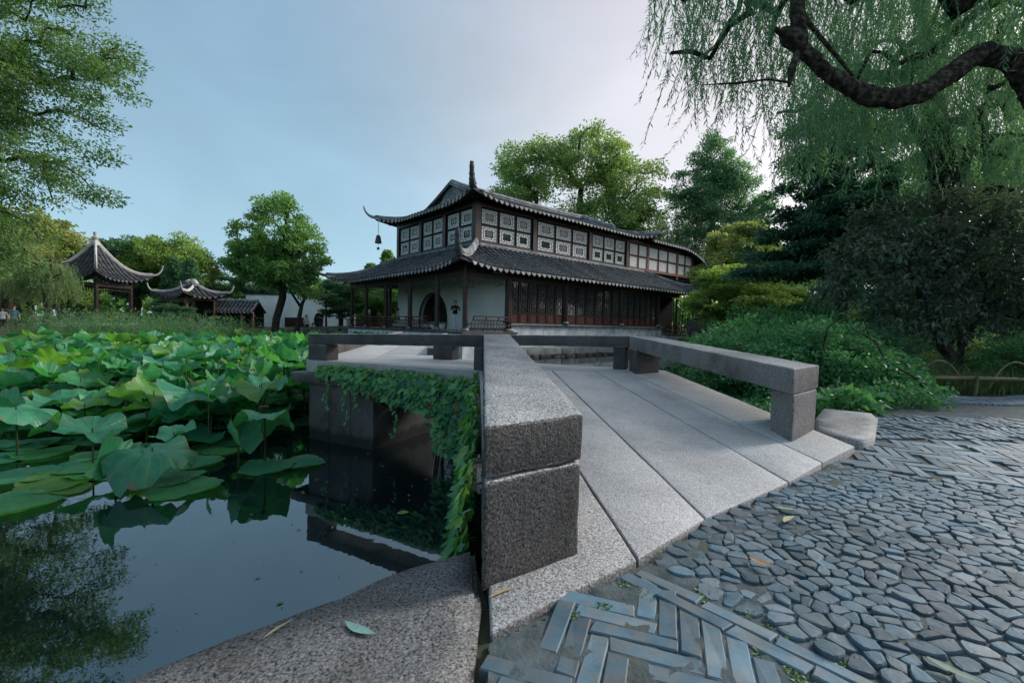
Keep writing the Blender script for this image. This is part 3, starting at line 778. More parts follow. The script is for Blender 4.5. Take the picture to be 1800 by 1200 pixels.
# pier with its cap stone, and the abutment under the near end
e2 = Vector((-0.894, 0.447)); n2 = Vector((0.447, 0.894))
def quad(o, a, b, la, lb): 
    o = Vector(o); return [tuple(o), tuple(o + a*la), tuple(o + a*la + b*lb), tuple(o + b*lb)]
pc = quad((-3.62, 7.40), -e2, n2, 1.55, 1.6)
block(pc, -0.15, 0.012, 'pier_cap', M['granite_dark'], bevel=.015, seg=.12, amp=.006)
for k_ in range(3):
    p_ = quad(Vector((-3.26, 7.27)) - e2 * (k_ * 0.46) , -e2, n2, 0.452, 1.5)
    block(p_, -1.75, -0.152, 'pier_stone', M['granite_dark'], bevel=.012, seg=.15, amp=.005)
pc = quad((-5.2, 14.9), Vector((1, .1)), Vector((0, 1)), 2.9, 0.6); block(pc, -1.75, 0.04, 'pier_stone', M['granite_dark'], bevel=.015, seg=.4)
block([(1.0, 6.7), (2.3, 6.35), (2.2, 6.9), (1.2, 7.1)], -1.75, 0.04, 'pier_stone', M['granite_dark'], bevel=.015, seg=.3)
block([(-0.06, 1.75), (2.42, 3.55), (2.35, 4.0), (-0.1, 2.2)], -1.75, -0.19, 'abutment', M['granite_dark'], bevel=.015, seg=.3)

# separate low rail of the farther causeway beside the porch
fr = tag(empty('stone_railing', (-9.3, 22.3, 0.1)), 'short grey stone railing of the far causeway, left of the porch', 'railing')
def fixed(parent, mb, name, mat, **k): return under(parent, mb.build(name, mat, **k))
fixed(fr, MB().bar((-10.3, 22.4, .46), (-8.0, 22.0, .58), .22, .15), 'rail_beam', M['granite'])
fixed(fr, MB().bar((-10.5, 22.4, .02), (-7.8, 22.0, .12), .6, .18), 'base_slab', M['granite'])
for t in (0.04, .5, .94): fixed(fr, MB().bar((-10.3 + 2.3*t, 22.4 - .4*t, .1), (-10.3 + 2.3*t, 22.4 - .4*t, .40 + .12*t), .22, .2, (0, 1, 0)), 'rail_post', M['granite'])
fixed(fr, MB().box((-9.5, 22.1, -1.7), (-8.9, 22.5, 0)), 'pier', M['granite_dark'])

# flat step stone beside the right rail
tag(poly_stone('step_stone', [(2.46, 3.60), (2.56, 3.30), (2.78, 3.42), (3.45, 4.22), (3.62, 4.50), (3.3, 4.75), (2.85, 4.2)], -0.2, [0.05, 0.05, 0.055, 0.06, 0.05, 0.05, 0.05], M['granite_rough'], None, 0.012, 0.003, 0.12),
    'flat irregular granite stone beside the right railing post, at the path edge', 'stone')

# ------------------------------------------------------------------ ivy on the bridge flank
def ivy_leaf():
    o = [(0, 0), (.20, -.12), (.46, -.02), (.36, .22), (.62, .42), (.30, .52), (0, 1.0), (-.30, .52), (-.62, .42), (-.36, .22), (-.46, -.02), (-.20, -.12)]
    V = [(0, .3, .05)] + [(x, y, -0.10 * abs(x) - 0.05 * y * y) for x, y in o]
    return V, [(0, 1 + i, 1 + (i+1) % 12) for i in range(12)]
ilV, ilF = ivy_leaf()
ilm = []
for key in ('ivy', 'ivy_lime', 'ivy_red'):
    me = tri_mesh('ivy_leaf_' + key, np.array(ilV), np.array(ilF), np.full(len(ilV), .5)); me.materials.append(LM[key]); ilm.append(me)
ivy = tag(empty('ivy_curtain', (-0.6, 5.6, 0.1)), 'curtain of dark green ivy hanging over the bridge flank above the water', 'ivy')
def surf_pt():
    """a point hanging on the bridge flank, its outward direction and a size"""
    if random.random() < 0.54:                                    # along the second span, thick towards the corner
        t = random.random() ** 0.75                                # 0 far-left .. 1 corner
        t = 1 - t if False else t
        x = -3.05 + (-0.45 + 3.05) * t; y = 7.19 - (7.19 - 5.9) * t
        drop_max = 0.10 + 0.55 * max(0, t - .12) ** 0.7 + 0.12 * mnoise.noise(Vector((t * 9, 1, 0))) + (0.45 if t > .80 else 0)
        dz = random.random() ** 1.1 * max(.05, drop_max)
        z = 0.20 - 0.13 * (1 - t) * 0 - dz + random.uniform(-.02, .05) - 0.05
        out = Vector((-0.447, -0.894, 0)); off = 0.03 + 0.14 * min(dz, .5) + random.uniform(0, .07)
    else:                                                          # under the near rail, down to the water
        t = random.random()
        y = 1.72 + 4.1 * t; x = -0.10 - 0.30 * (y - 1.4) / 4.4
        dz = random.random() * min(1.15, 0.35 + 0.5 * t + 0.35 * mnoise.noise(Vector((t * 7, 4, 0))) + (0.5 if t < .7 else 0.25))
        z = 0.04 + 0.05 * t * 4 - dz
        out = Vector((-1, 0.05, 0)); off = 0.02 + 0.12 * min(dz, .6) + random.uniform(0, .07)
    p = Vector((x, y, z)) + out * off
    return p, out, dz
def ivy_mat(p, out, dz, s):
    nrm = (out * random.uniform(.6, 1.0) + Vector((random.uniform(-.5, .5), random.uniform(-.5, .5), random.uniform(.1, .9)))).normalized()
    down = (Vector((random.uniform(-.5, .5), random.uniform(-.5, .5), -1)) - nrm * 0); down = (down - nrm * down.dot(nrm)).normalized()
    xx = down.cross(nrm)
    return Matrix(((xx.x*s, down.x*s, nrm.x*s, p.x), (xx.y*s, down.y*s, nrm.y*s, p.y), (xx.z*s, down.z*s, nrm.z*s, p.z), (0, 0, 0, 1)))
ivinv = Matrix.Translation((-0.6, 5.6, 0.1)).inverted()
items = []
for _ in range(3300):
    p, out, dz = surf_pt()
    s = random.uniform(.075, .145) * (0.55 if dz < .08 else 1.0)
    c = 1 if (dz < .1 and random.random() < .55) or random.random() < .16 else (2 if random.random() < .05 else 0)
    items.append((s / math.hypot(p.x, p.y), ivy_mat(p, out, dz, s), c))
for sx_, sy_, L in ((-2.4, 6.83, .75), (-2.2, 6.75, .5), (-1.55, 6.42, .85), (-0.75, 6.02, 0.9), (-2.75, 7.0, .55), (-1.05, 6.2, .6)):   # loose trailing shoots
    for k_ in range(int(L * 34)):
        p = Vector((sx_ - .08 + .03 * math.sin(k_ * .4), sy_ - .1, 0.0 - k_ * .028)) + Vector((random.uniform(-.03, .03), random.uniform(-.03, .03), 0))
        items.append((0.01, ivy_mat(p, Vector((-.447, -.894, 0)), .5, random.uniform(.035, .06)), 0 if random.random() < .7 else 1))
items.sort(key=lambda q: -q[0])
for i, (k_, mtx, c) in enumerate(items[:300]):
    o = link('leaf', ilm[c], None, ivy); o.matrix_basis = ivinv @ mtx
base = np.array(ilV); Ts = np.array(ilF)
for c in range(3):
    V, T, VR = [], [], []
    for k_, mtx, cc in items[300:]:
        if cc != c: continue
        mm = np.array(mtx); v = base @ mm[:3, :3].T + mm[:3, 3] - np.array((-0.6, 5.6, 0.1))
        T.append(Ts + len(V) * len(base)); V.append(v); VR.append(np.full(len(base), random.random()))
    if V: tag(link('leaves', tri_mesh('leaves', np.concatenate(V), np.concatenate(T), np.concatenate(VR)), LM[('ivy', 'ivy_lime', 'ivy_red')[c]], ivy), kind='stuff')
vs_ = MB()
for i in range(26):
    t = random.random(); x = -3.0 + 2.6 * t; y = 7.17 - 1.28 * t
    pts_ = [(x + random.uniform(-.03, .03) * k_ - .02 * k_, y - .05 - .03 * k_, .12 - k_ * .1) for k_ in range(random.randint(3, 7))]
    vs_.tube([(a + .6, b - 5.6, c - .1) for a, b, c in pts_], .004, 4)
for i in range(16):
    y = 1.9 + random.random() * 3.8; x = -.1 - .3 * (y - 1.4) / 4.4
    pts_ = [(x - .05 - .02 * k_, y + random.uniform(-.03, .03) * k_, .02 - k_ * .12) for k_ in range(random.randint(4, 8))]
    vs_.tube([(a + .6, b - 5.6, c - .1) for a, b, c in pts_], .004, 4)
vs_.build('stems', M['vine'], ivy)['kind'] = 'stuff'
# ------------------------------------------------------------------ the two-storey hall (local axes: s along the long front, t along the porch front)
HALL_RZ = math.atan2(0.658, 0.753)
hall = tag(empty('garden_hall', (-2.519, 24.0, 0.0), HALL_RZ), 'two-storey dark wooden garden hall with grey tiled upturned eaves and a white moon-gate wall', 'hall')

def row_mesh(path_pts, side, up_pts, w=0.17, step=0.42):
    """one course of half-round cover tiles running up the slope; each tile laps the one below"""
    mb = MB(); n = len(path_pts)
    NA = 5
    V = []; F = []
    for i in range(n - 1):
        p, q_ = Vector(path_pts[i]), Vector(path_pts[i+1])
        up = Vector(up_pts[i])
        for P, r, lift in ((p, w / 2 * 1.10, 0.030), (q_, w / 2 * 0.92, 0.0)):
            for a in range(NA):
                an = math.pi * a / (NA - 1)
                V.append(tuple(P + side * (math.cos(an) * r) + up * (math.sin(an) * r * 0.9 + lift)))
        b = i * 2 * NA
        for a in range(NA - 1): F.append((b+a, b+a+1, b+NA+a+1, b+NA+a))
        F.append(tuple(b + a for a in range(NA))[::-1])
    mb.add(V, F)
    return mb

def curve_roof(parent, A, e, inw, L, Rn, ze, zt, dlim, lift=(0.3, 0.3), ext=(0.4, 0.4), clen=3.0, spacing=0.40, sag=0.30, name='roof', rows=True, tile='tile', xr=None, drip=True, droop=None, dripmat='drip'):
    """one roof slope. A: eave start (x,y); e: eave direction; inw: inward direction; Rn: run; dlim(x): depth the course reaches"""
    e = Vector((e[0], e[1], 0)).normalized(); inw = Vector((inw[0], inw[1], 0)).normalized(); A = Vector((A[0], A[1], 0))
    def P(x, d):
        q_ = d / Rn
        z = ze + (zt - ze) * ((1 - sag) * q_ + sag * q_ * q_)
        k0 = max(0.0, 1 - x / clen) if ext[0] or lift[0] else 0.0
        k1 = max(0.0, 1 - (L - x) / clen) if ext[1] or lift[1] else 0.0
        fade = max(0.0, 1 - d / Rn) ** 1.3
        z += (lift[0] * k0**2.2 + lift[1] * k1**2.2) * fade
        if droop: z += droop(x)
        o = (ext[0] * k0**2 + ext[1] * k1**2) * fade
        sh = (-ext[0] * k0**2 + ext[1] * k1**2) * fade
        return A + e * (x + sh) + inw * (d - o) + Vector((0, 0, z))
    # deck (pan tiles + boarding)
    nx = max(8, int(L / 0.8)); nd = 7
    mb = MB(); V = []; F = []
    xs = [L * i / nx for i in range(nx + 1)]
    for off in (0.0, -0.13):
        for x in xs:
            dm = dlim(min(max(x, 1e-3), L - 1e-3))
            for j in range(nd + 1): V.append(tuple(P(x, dm * j / nd) + Vector((0, 0, off))))
    N1 = (nx + 1) * (nd + 1)
    for i in range(nx):
        for j in range(nd):
            a = i * (nd+1) + j
            F.append((a, a + nd + 1, a + nd + 2, a + 1))
            F.append((N1 + a, N1 + a + 1, N1 + a + nd + 2, N1 + a + nd + 1))
        a = i * (nd + 1); F.append((a, N1 + a, N1 + a + nd + 1, a + nd + 1))
    mb.add(V, F)
    roof = mb.build(name, M['tile_dark'], parent)
    if not rows: return roof, P
    x = spacing * 0.5
    cnt = int(L / spacing); spg = L / cnt
    dripme = None
    for r in range(cnt):
        x = (r + .5) * spg
        dm = dlim(x)
        if dm < 0.25: continue
        nseg = max(2, int(dm / 0.42))
        pts_ = [P(x, dm * j / nseg) for j in range(nseg + 1)]
        pts_[0] = pts_[0] - (pts_[1] - pts_[0]).normalized() * 0.05
        ups = []
        for j in range(nseg):
            d = (pts_[j+1] - pts_[j]).normalized(); ups.append(e.cross(d).normalized() if e.cross(d).z > 0 else d.cross(e).normalized())
        sd_ = (P(min(x + .1, L), 0) - P(max(x - .1, 0), 0)).normalized()
        row_mesh(pts_, sd_, ups, w=spg * 0.56).build('tile_row', M[tile], roof)
        # drip tile hanging between this course and the next
        if drip:
            pd = P(min(x + spg / 2, L), 0) - inw * 0.05
            wv = sd_ * (spg * 0.40)
            dn = Vector((0, 0, -1)); ou = -inw
            V = [pd - wv + ou*.02, pd + wv + ou*.02, pd + wv*0.82 + dn*.10 + ou*.035, pd + dn*.21 + ou*.05, pd - wv*.82 + dn*.10 + ou*.035]
            V2 = [v - ou * .025 for v in V]
            MB().add(V + V2, [(0,4,3,2,1), (5,6,7,8,9)] + [(i, (i+1) % 5, 5 + (i+1) % 5, 5 + i) for i in range(5)]).build('drip_tile', M[dripmat], roof)
    return roof, P

def ridge_bar(parent, pts_, w, h, mat, name='ridge', taper=1.0, n=1):
    """ridge of stacked tiles: a band with a rounded cap following the points"""
    mb = MB(); V = []; F = []; N = len(pts_)
    for i, p in enumerate(pts_):
        p = Vector(p); d = Vector(pts_[min(i+1, N-1)]) - Vector(pts_[max(i-1, 0)])
        dh = Vector((d.x, d.y, 0)); dh = dh.normalized() if dh.length > 1e-4 else Vector((1, 0, 0))
        x = Vector((-dh.y, dh.x, 0)); k_ = 1 + (taper - 1) * i / (N - 1)
        up = x.cross(d.normalized()); up = -up if up.z < 0 else up
        if up.length < .1: up = dh
        ww, hh = w * k_ / 2, h * k_
        for a, b in ((-1, 0), (-.7, .3), (-.95, .42), (-.7, .62), (-.5, .95), (0, 1.05), (.5, .95), (.7, .62), (.95, .42), (.7, .3), (1, 0)):
            V.append(tuple(p + x * (a * ww) + up * (b * hh)))
    for i in range(N - 1):
        for k_ in range(10):
            F.append((i*11+k_, i*11+k_+1, (i+1)*11+k_+1, (i+1)*11+k_))
    F.append(tuple(range(11))[::-1]); F.append(tuple(range((N-1)*11, N*11)))
    mb.add(V, F)
    return mb.build(name, mat, parent)

def horn(parent, p, outd, rise, reach, mat, r0=0.17, r1=0.055, name='horn'):
    """upturned corner horn of stacked tiles, with banding"""
    p = Vector(p); outd = Vector((outd[0], outd[1], 0)).normalized()
    pts_ = []; rad = []
    for i in range(15):
        t = i / 14
        pts_.append(p + outd * (reach * math.sin(t * 1.35)) + Vector((0, 0, rise * (t ** 1.9))))
        rad.append((r0 + (r1 - r0) * t) * (1.0 if i % 3 else 1.16))
    return MB().tube(pts_, rad, 8, flat=0.8).build(name, mat, parent)

XL = 23.9                                # far end of the lower eave
# lower skirt roof: long front and porch front
lo_dl = lambda L, a, b: (lambda x: max(0.02, min(3.42, x * 1.0 if a else 9, (L - x) * 1.0 if b else 9)))
LZ0, LZ1 = 3.86, 5.66
r1, P1 = curve_roof(hall, (-0.92, -0.92), (1, 0), (0, 1), XL + 0.92, 3.42, LZ0, LZ1, lo_dl(XL + .92, True, True), (0.34, 0.5), (0.4, 0.55), 3.2, 0.41, name='lower_roof')
LL = 16.3 + 0.92
r2, P2 = curve_roof(hall, (-0.92, -0.92), (0, 1), (1, 0), LL, 3.42, LZ0, LZ1, lo_dl(LL, True, True), (0.34, 0.5), (0.4, 0.55), 3.2, 0.41, name='lower_roof')
r3, P3 = curve_roof(hall, (-0.92, 16.3), (1, 0), (0, -1), XL + .92, 3.42, LZ0, LZ1, lo_dl(XL + .92, True, True), (0.5, 0.4), (.55, .4), 3.2, rows=False, name='lower_roof')
r4, P4 = curve_roof(hall, (XL, -0.92), (0, 1), (-1, 0), LL, 3.42, LZ0, LZ1, lo_dl(LL, True, True), (0.5, 0.4), (.55, .4), 3.2, rows=False, name='lower_roof')
def hip(parent, P, rev, Lx, Rn, hn, mat, w=.26, h=.22, mat2=None, rise=1.15, reach=.75, outd=None, hr=0.17, he=.05):
    pts_ = [P((Rn * (1 - i / 10)) if not rev else Lx - Rn * (1 - i / 10), max(0, Rn * (1 - i / 10) - .001)) + Vector((0, 0, .05)) for i in range(11)]
    ridge_bar(parent, pts_, w, h, mat, 'hip_ridge')
    horn(parent, pts_[-1] + Vector((0, 0, .04)), outd, rise, reach, mat2 or M['horn'], hr, he)
hip(r1, P1, False, XL + .92, 3.42, None, M['ridge'], .34, .38, None, 1.12, .6, (-1, -1), .22, .12)
hip(r1, P1, True, XL + .92, 3.42, None, M['ridge'], .28, .26, M['ridge'], .9, 1.1, (1, -1), .13)
hip(r2, P2, True, LL, 3.42, None, M['ridge'], .28, .26, M['ridge'], .85, 1.1, (-1, 1), .13)
# flashing ridges where the lower roof meets the upper wall
ridge_bar(r1, [(2.45, 2.43, 5.60), (10, 2.43, 5.60), (20.6, 2.43, 5.60)], .3, .20, M['ridge'])
ridge_bar(r2, [(2.43, 2.45, 5.60), (2.43, 8, 5.60), (2.43, 13.0, 5.60)], .3, .20, M['ridge'])

# upper roof: hip-and-gable over the main block
UZ0, UZ1 = 8.32, 10.45
US0, US1, UT0, UT1 = 1.7, 20.3, 1.7, 13.24
URun = (UT1 - UT0) / 2
LU = US1 - US0
u_dl = lambda x: max(.02, x if x < 2.3 else ((LU - x) if LU - x < 2.3 else URun))
ru, PU = curve_roof(hall, (US0, UT0), (1, 0), (0, 1), LU, URun, UZ0, UZ1, u_dl, (0.30, 0.45), (0.45, .5), 3.0, 0.40, name='upper_roof')
rb, PB = curve_roof(hall, (US0, UT1), (1, 0), (0, -1), LU, URun, UZ0, UZ1, u_dl, (0.45, 0.4), (0.5, .5), 3.0, rows=False, name='upper_roof')
LV = UT1 - UT0
zsk = UZ0 + (UZ1 - UZ0) * (.7 * 2.3 / URun + .3 * (2.3 / URun) ** 2)
v_dl = lambda x: max(.02, min(2.3, x, LV - x))
rl, PL = curve_roof(hall, (US0, UT0), (0, 1), (1, 0), LV, 2.3, UZ0, zsk, v_dl, (0.30, 0.5), (0.45, .55), 3.0, 0.40, sag=0.1, name='upper_roof')
rr, PR = curve_roof(hall, (US1, UT0), (0, 1), (-1, 0), LV, 2.3, UZ0, zsk, v_dl, (0.45, 0.4), (0.5, .5), 3.0, rows=False, sag=0.1, name='upper_roof')
hip(ru, PU, False, LU, 2.3, None, M['ridge'], .30, .26, None, 1.12, .5, (-1, -1), .23, .12)
hip(ru, PU, True, LU, 2.3, None, M['ridge'], .26, .22, M['ridge'], .75, .8, (1, -1), .12)
hip(rl, PL, True, LV, 2.3, None, M['ridge'], .26, .22, M['ridge'], .85, .95, (-1, 1), .12)
midt = (UT0 + UT1) / 2
def zprof(d): q_ = d / URun; return UZ0 + (UZ1 - UZ0) * (.7 * q_ + .3 * q_ * q_)
# gable: carved field, verge ridges and main ridge
gs = US0 + 2.3
for gx, sg in ((gs, -1), (US1 - 2.3, 1)):
    V = [(gx + sg * .05, UT0 + 2.3 + (URun - 2.3) * k_ / 8, zprof(2.3 + (URun - 2.3) * k_ / 8) + .12) for k_ in range(9)]
    V += [(gx + sg * .05, 2 * midt - y, z) for x, y, z in V[-2::-1]]
    g = MB(); n_ = len(V)
    g.add(V + [(x - sg * .2, y, z) for x, y, z in V], [tuple(range(n_)), tuple(range(n_, 2*n_))[::-1]] + [(i, (i+1) % n_, n_ + (i+1) % n_, n_ + i) for i in range(n_)])
    gb = g.build('gable', M['ridge'], hall)
    ridge_bar(gb, [(gx + sg * .02, y, z + .05) for x, y, z in V], .5, .38, M['ridge'], 'verge_ridge')
    if sg < 0:
        for k_ in range(30):                                       # scrollwork on the gable field
            yy = random.uniform(UT0 + 3.6, UT1 - 3.6); zz = random.uniform(zsk + .3, zprof(URun - abs(yy - midt)) - .25)
            if zz < zsk + .25: continue
            a0 = random.random() * 6.28
            MB().tube([(gx - .10, yy + .16 * math.cos(a0 + a) * (1 - a / 9), zz + .16 * math.sin(a0 + a) * (1 - a / 9)) for a in np.linspace(0, 5, 8)], .035, 5).build('scroll', M['pale_ridge'], gb)
ridge_bar(ru, [(gs - .1 + (US1 - 2.3 - gs + .2) * i / 12, midt, UZ1 + .05 + .12 * abs(i / 6 - 1) ** 3) for i in range(13)], .42, .36, M['ridge'])

# lower wing roof at the far end, its eave sinking towards the corner
def wdroop(x): return -0.055 * max(0, x - 5.2) ** 2 * 0.9
rw, PW = curve_roof(hall, (20.4, 1.7), (1, 0), (0, 1), 11.2, 3.6, 8.36, 9.5, lambda x: min(3.6, max(.02, (11.2 - x) * 1.2)), (0, 0), (0, 0), 1, 0.40, name='wing_roof', droop=wdroop)
rw2, _ = curve_roof(hall, (20.4, 8.9), (1, 0), (0, -1), 11.2, 3.6, 8.36, 9.5, lambda x: min(3.6, max(.02, (11.2 - x) * 1.2)), (0, 0), (0, 0), 1, rows=False, name='wing_roof', droop=wdroop)
ridge_bar(rw, [(20.5, 5.3, 9.5), (25, 5.3, 9.5), (28.2, 5.3, 9.1)], .35, .3, M['ridge'])
MB().prism([(29.0, 2.55), (30.9, 2.55), (30.9, 8.4), (29.0, 8.4)], 5.2, [7.9, 6.7, 6.7, 7.9]).build('end_wall', M['black'], hall)

# ---- body: platform, plinth, walls
MB().box((-.45, -.45, -1.8), (3.3, 16.2, .34)).build('porch_base', M['stucco'], hall)
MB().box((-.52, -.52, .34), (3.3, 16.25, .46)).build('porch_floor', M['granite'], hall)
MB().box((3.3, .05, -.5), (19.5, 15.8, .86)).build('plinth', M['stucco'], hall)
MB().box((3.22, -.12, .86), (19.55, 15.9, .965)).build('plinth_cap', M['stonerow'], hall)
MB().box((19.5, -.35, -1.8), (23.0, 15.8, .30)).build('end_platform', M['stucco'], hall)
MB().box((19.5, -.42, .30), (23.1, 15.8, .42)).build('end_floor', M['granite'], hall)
x = 3.36
while x < 19.4:                                                    # plaster panels of the plinth, thin joints
    w_ = random.choice((1.1, 1.5, 2.1)); w_ = min(w_, 19.45 - x)
    MB().box((x, .02, -.46), (x + w_ - .03, .12, .855)).build('plinth_panel', M['stucco'], hall)
    x += w_
x = 3.36
while x < 19.4:                                                    # dressed stone course at the waterline
    w_ = random.uniform(1.0, 1.9)
    if x + w_ > 19.45: w_ = 19.45 - x
    if w_ > .2: stone('foundation_stone', [(x, -.25, -.92), (x+w_-.03, -.25, -.92), (x+w_-.03, .3, -.92), (x, .3, -.92), (x, -.22, -.50), (x+w_-.03, -.22, -.50), (x+w_-.03, .3, -.50), (x, .3, -.50)], M['stonerow'], hall, .02, .5, .015)
    x += w_
x = 3.0
while x < 20:                                                      # rubble below it
    w_ = random.uniform(.5, 1.1); h_ = random.uniform(-.98, -.88)
    y0 = -.5 - random.random() * .25
    stone('rubble_stone', [(x, y0, -1.8), (x+w_-.05, y0, -1.8), (x+w_-.05, .3, -1.8), (x, .3, -1.8), (x+.05, y0+.08, h_), (x+w_-.12, y0+.1, h_), (x+w_-.1, .2, h_), (x+.05, .2, h_)], M['rock'], hall, .05, .3, .04, 3)
    x += w_

def moon_wall():
    """white wall across the porch with a round doorway"""
    s0, s1 = 3.2, 3.48; t0, t1, z0, z1 = 0.22, 13.7, .46, 4.02; cz, ct, Rm = 1.15, 8.55, 1.86
    N = 40; hole = []
    a0 = math.asin((z0 - cz) / Rm)
    for i in range(N + 1):
        a = (math.pi - a0) + (a0 - (math.pi - a0)) * i / N
        hole.append((ct + Rm * math.cos(a), cz + Rm * math.sin(a)))
    outer = []
    for (y, z) in hole:                                            # matching points on the outer rectangle
        k_ = (y - hole[0][0]) / (hole[-1][0] - hole[0][0]) if True else 0
        outer.append((y, z))
    mb = MB()
    def strip(x0, x1):
        pass
    # left piece, right piece, and the piece above the arch, all butted
    l_, r_ = hole[0][0], hole[-1][0]
    lo = min(p[0] for p in hole); hi = max(p[0] for p in hole)
    mb.box((s0, t0, z0), (s1, lo, z1)); mb.box((s0, hi, z0), (s1, t1, z1))
    V = []; F = []
    for i, (y, z) in enumerate(hole):
        for xx in (s0, s1): V.append((xx, y, z))
        for xx in (s0, s1): V.append((xx, y, z1))
    for i in range(N):
        a, b = 4*i, 4*(i+1)
        if hole[i+1][0] > hole[i][0]:
            F += [(a, b, b+2, a+2), (a+1, a+3, b+3, b+1)]
        F.append((a, a+1, b+1, b))
    mb.add(V, F)
    # cheeks between the widest point of the ring and the floor
    for sgn, rng_ in ((-1, [p for p in hole[:N//2] if p[1] <= cz]), (1, [p for p in hole[N//2:] if p[1] <= cz])):
        edge = lo if sgn < 0 else hi
        for p, q_ in zip(rng_, rng_[1:]):
            for xx in (s0, s1): mb.add([(xx, edge, p[1]), (xx, p[0], p[1]), (xx, q_[0], q_[1]), (xx, edge, q_[1])], [(0, 1, 2, 3)])
    wl_ = mb.build('moon_gate_wall', M['plaster'], hall)
    MB().tube([(s0 - .03, y, z) for y, z in hole], .06, 6).build('moon_gate_rim', M['tile_dark'], wl_)
    # lattice screen inside
    for k_ in range(-4, 5):
        yy = ct + k_ * .38; h = math.sqrt(max(0, Rm**2 - (k_ * .38)**2))
        MB().box((s1 + .4, yy - .025, max(z0, cz - h)), (s1 + .44, yy + .025, cz + h)).build('screen_bar', M['wood'], wl_)
    for k_ in range(-1, 5):
        zz = cz + k_ * .38; h = math.sqrt(max(0, Rm**2 - (k_ * .38)**2))
        if zz > z0: MB().box((s1 + .445, ct - h, zz - .025), (s1 + .48, ct + h, zz + .025)).build('screen_bar', M['wood'], wl_)
moon_wall()
# interior: dark room behind doors and gate, with a lit opening at the rear of the gate
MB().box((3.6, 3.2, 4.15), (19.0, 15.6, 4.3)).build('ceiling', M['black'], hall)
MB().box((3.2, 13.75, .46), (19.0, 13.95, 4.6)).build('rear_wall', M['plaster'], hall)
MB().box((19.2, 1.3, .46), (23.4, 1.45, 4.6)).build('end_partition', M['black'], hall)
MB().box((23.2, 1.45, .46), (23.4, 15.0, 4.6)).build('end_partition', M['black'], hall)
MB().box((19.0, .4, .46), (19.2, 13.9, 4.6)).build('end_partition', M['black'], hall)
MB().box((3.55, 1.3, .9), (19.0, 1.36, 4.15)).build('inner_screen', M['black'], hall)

def column(s, t, z0=.46, z1=4.0, r=.14, mat='wood', parent=None):
    c = MB().tube([(s, t, z0 + .18), (s, t, z1)], [r, r * .95], 14).build('column', M[mat], parent or hall, smooth=False)
    MB().tube([(s, t, z0), (s, t, z0 + .07), (s, t, z0 + .19)], [r * 1.5, r * 1.6, r * 1.2], 14).build('column_base', M['granite'], c)
for t in (0, 2.8, 6.0, 9.4, 12.6, 15.3): column(0, t)
for s in (2.95, 7.84, 13.86, 18.8): column(s, 0, .965, 4.0, .16)
column(21.7, 0, .42, 4.0, .10)
column(3.1, 0.05, .46, 4.0, .2)
for s in (3.2,): column(s, 15.3)
# lintels, eave purlin and rafters (dark timber)
MB().box((-.1, -.1, 3.45), (22.0, .1, 3.72)).build('lintel', M['wood'], hall)
MB().box((-.1, .1, 3.45), (.1, 15.5, 3.72)).build('lintel', M['wood'], hall)
MB().box((-.06, -.06, 3.78), (23.0, .06, 3.98)).build('purlin', M['wood'], hall)
MB().box((-.06, .06, 3.78), (.06, 15.8, 3.98)).build('purlin', M['wood'], hall)
raf = 0.5
while raf < 22.5:
    MB().bar((raf, -.78, 3.74), (raf, 1.6, 4.75), .09, .08).build('rafter', M['wood'], hall); raf += .62
raf = 0.5
while raf < 15.8:
    MB().bar((-.78, raf, 3.74), (1.6, raf, 4.75), .09, .08).build('rafter', M['wood'], hall); raf += .62

def hang_lattice(a, b, z):
    """open fret of short bars hung under a porch lintel"""
    a, b = Vector(a), Vector(b); d = (b - a); L = d.length; d.normalize()
    mb = MB()
    mb.bar(a + Vector((0, 0, z)), b + Vector((0, 0, z)), .035, .035)
    n_ = max(4, int(L / .34))
    for i in range(n_):
        x0, x1 = L * i / n_, L * (i + 1) / n_
        edge = min(i, n_ - 1 - i)
        dep = .62 if edge == 0 else (.40 if edge == 1 else .24)
        p0 = a + d * x0; p1 = a + d * x1
        mb.bar(p1 + Vector((0, 0, z)), p1 + Vector((0, 0, z - dep)), .03, .03, (1, 1, 0))
        mb.bar(p0 + Vector((0, 0, z - dep)), p1 + Vector((0, 0, z - dep)), .03, .03)
        if dep > .3: mb.bar(p0 + Vector((0, 0, z - dep / 2)), p1 + Vector((0, 0, z - dep / 2)), .03, .03)
        pm = a + d * ((x0 + x1) / 2); mb.bar(pm + Vector((0, 0, z)), pm + Vector((0, 0, z - dep * .5)), .03, .03, (1, 1, 0))
    mb.build('hanging_fret', M['wood'], hall)
ts = (0, 2.8, 6.0, 9.4, 12.6, 15.3)
for a, b in zip(ts, ts[1:]): hang_lattice((0, a + .14, 0), (0, b - .14, 0), 3.42)
hang_lattice((.14, 0, 0), (2.75, 0, 0), 3.42)
for a, b in ((3.2, 15.3),): hang_lattice((.2, 15.3, 0), (3.0, 15.3, 0), 3.42)

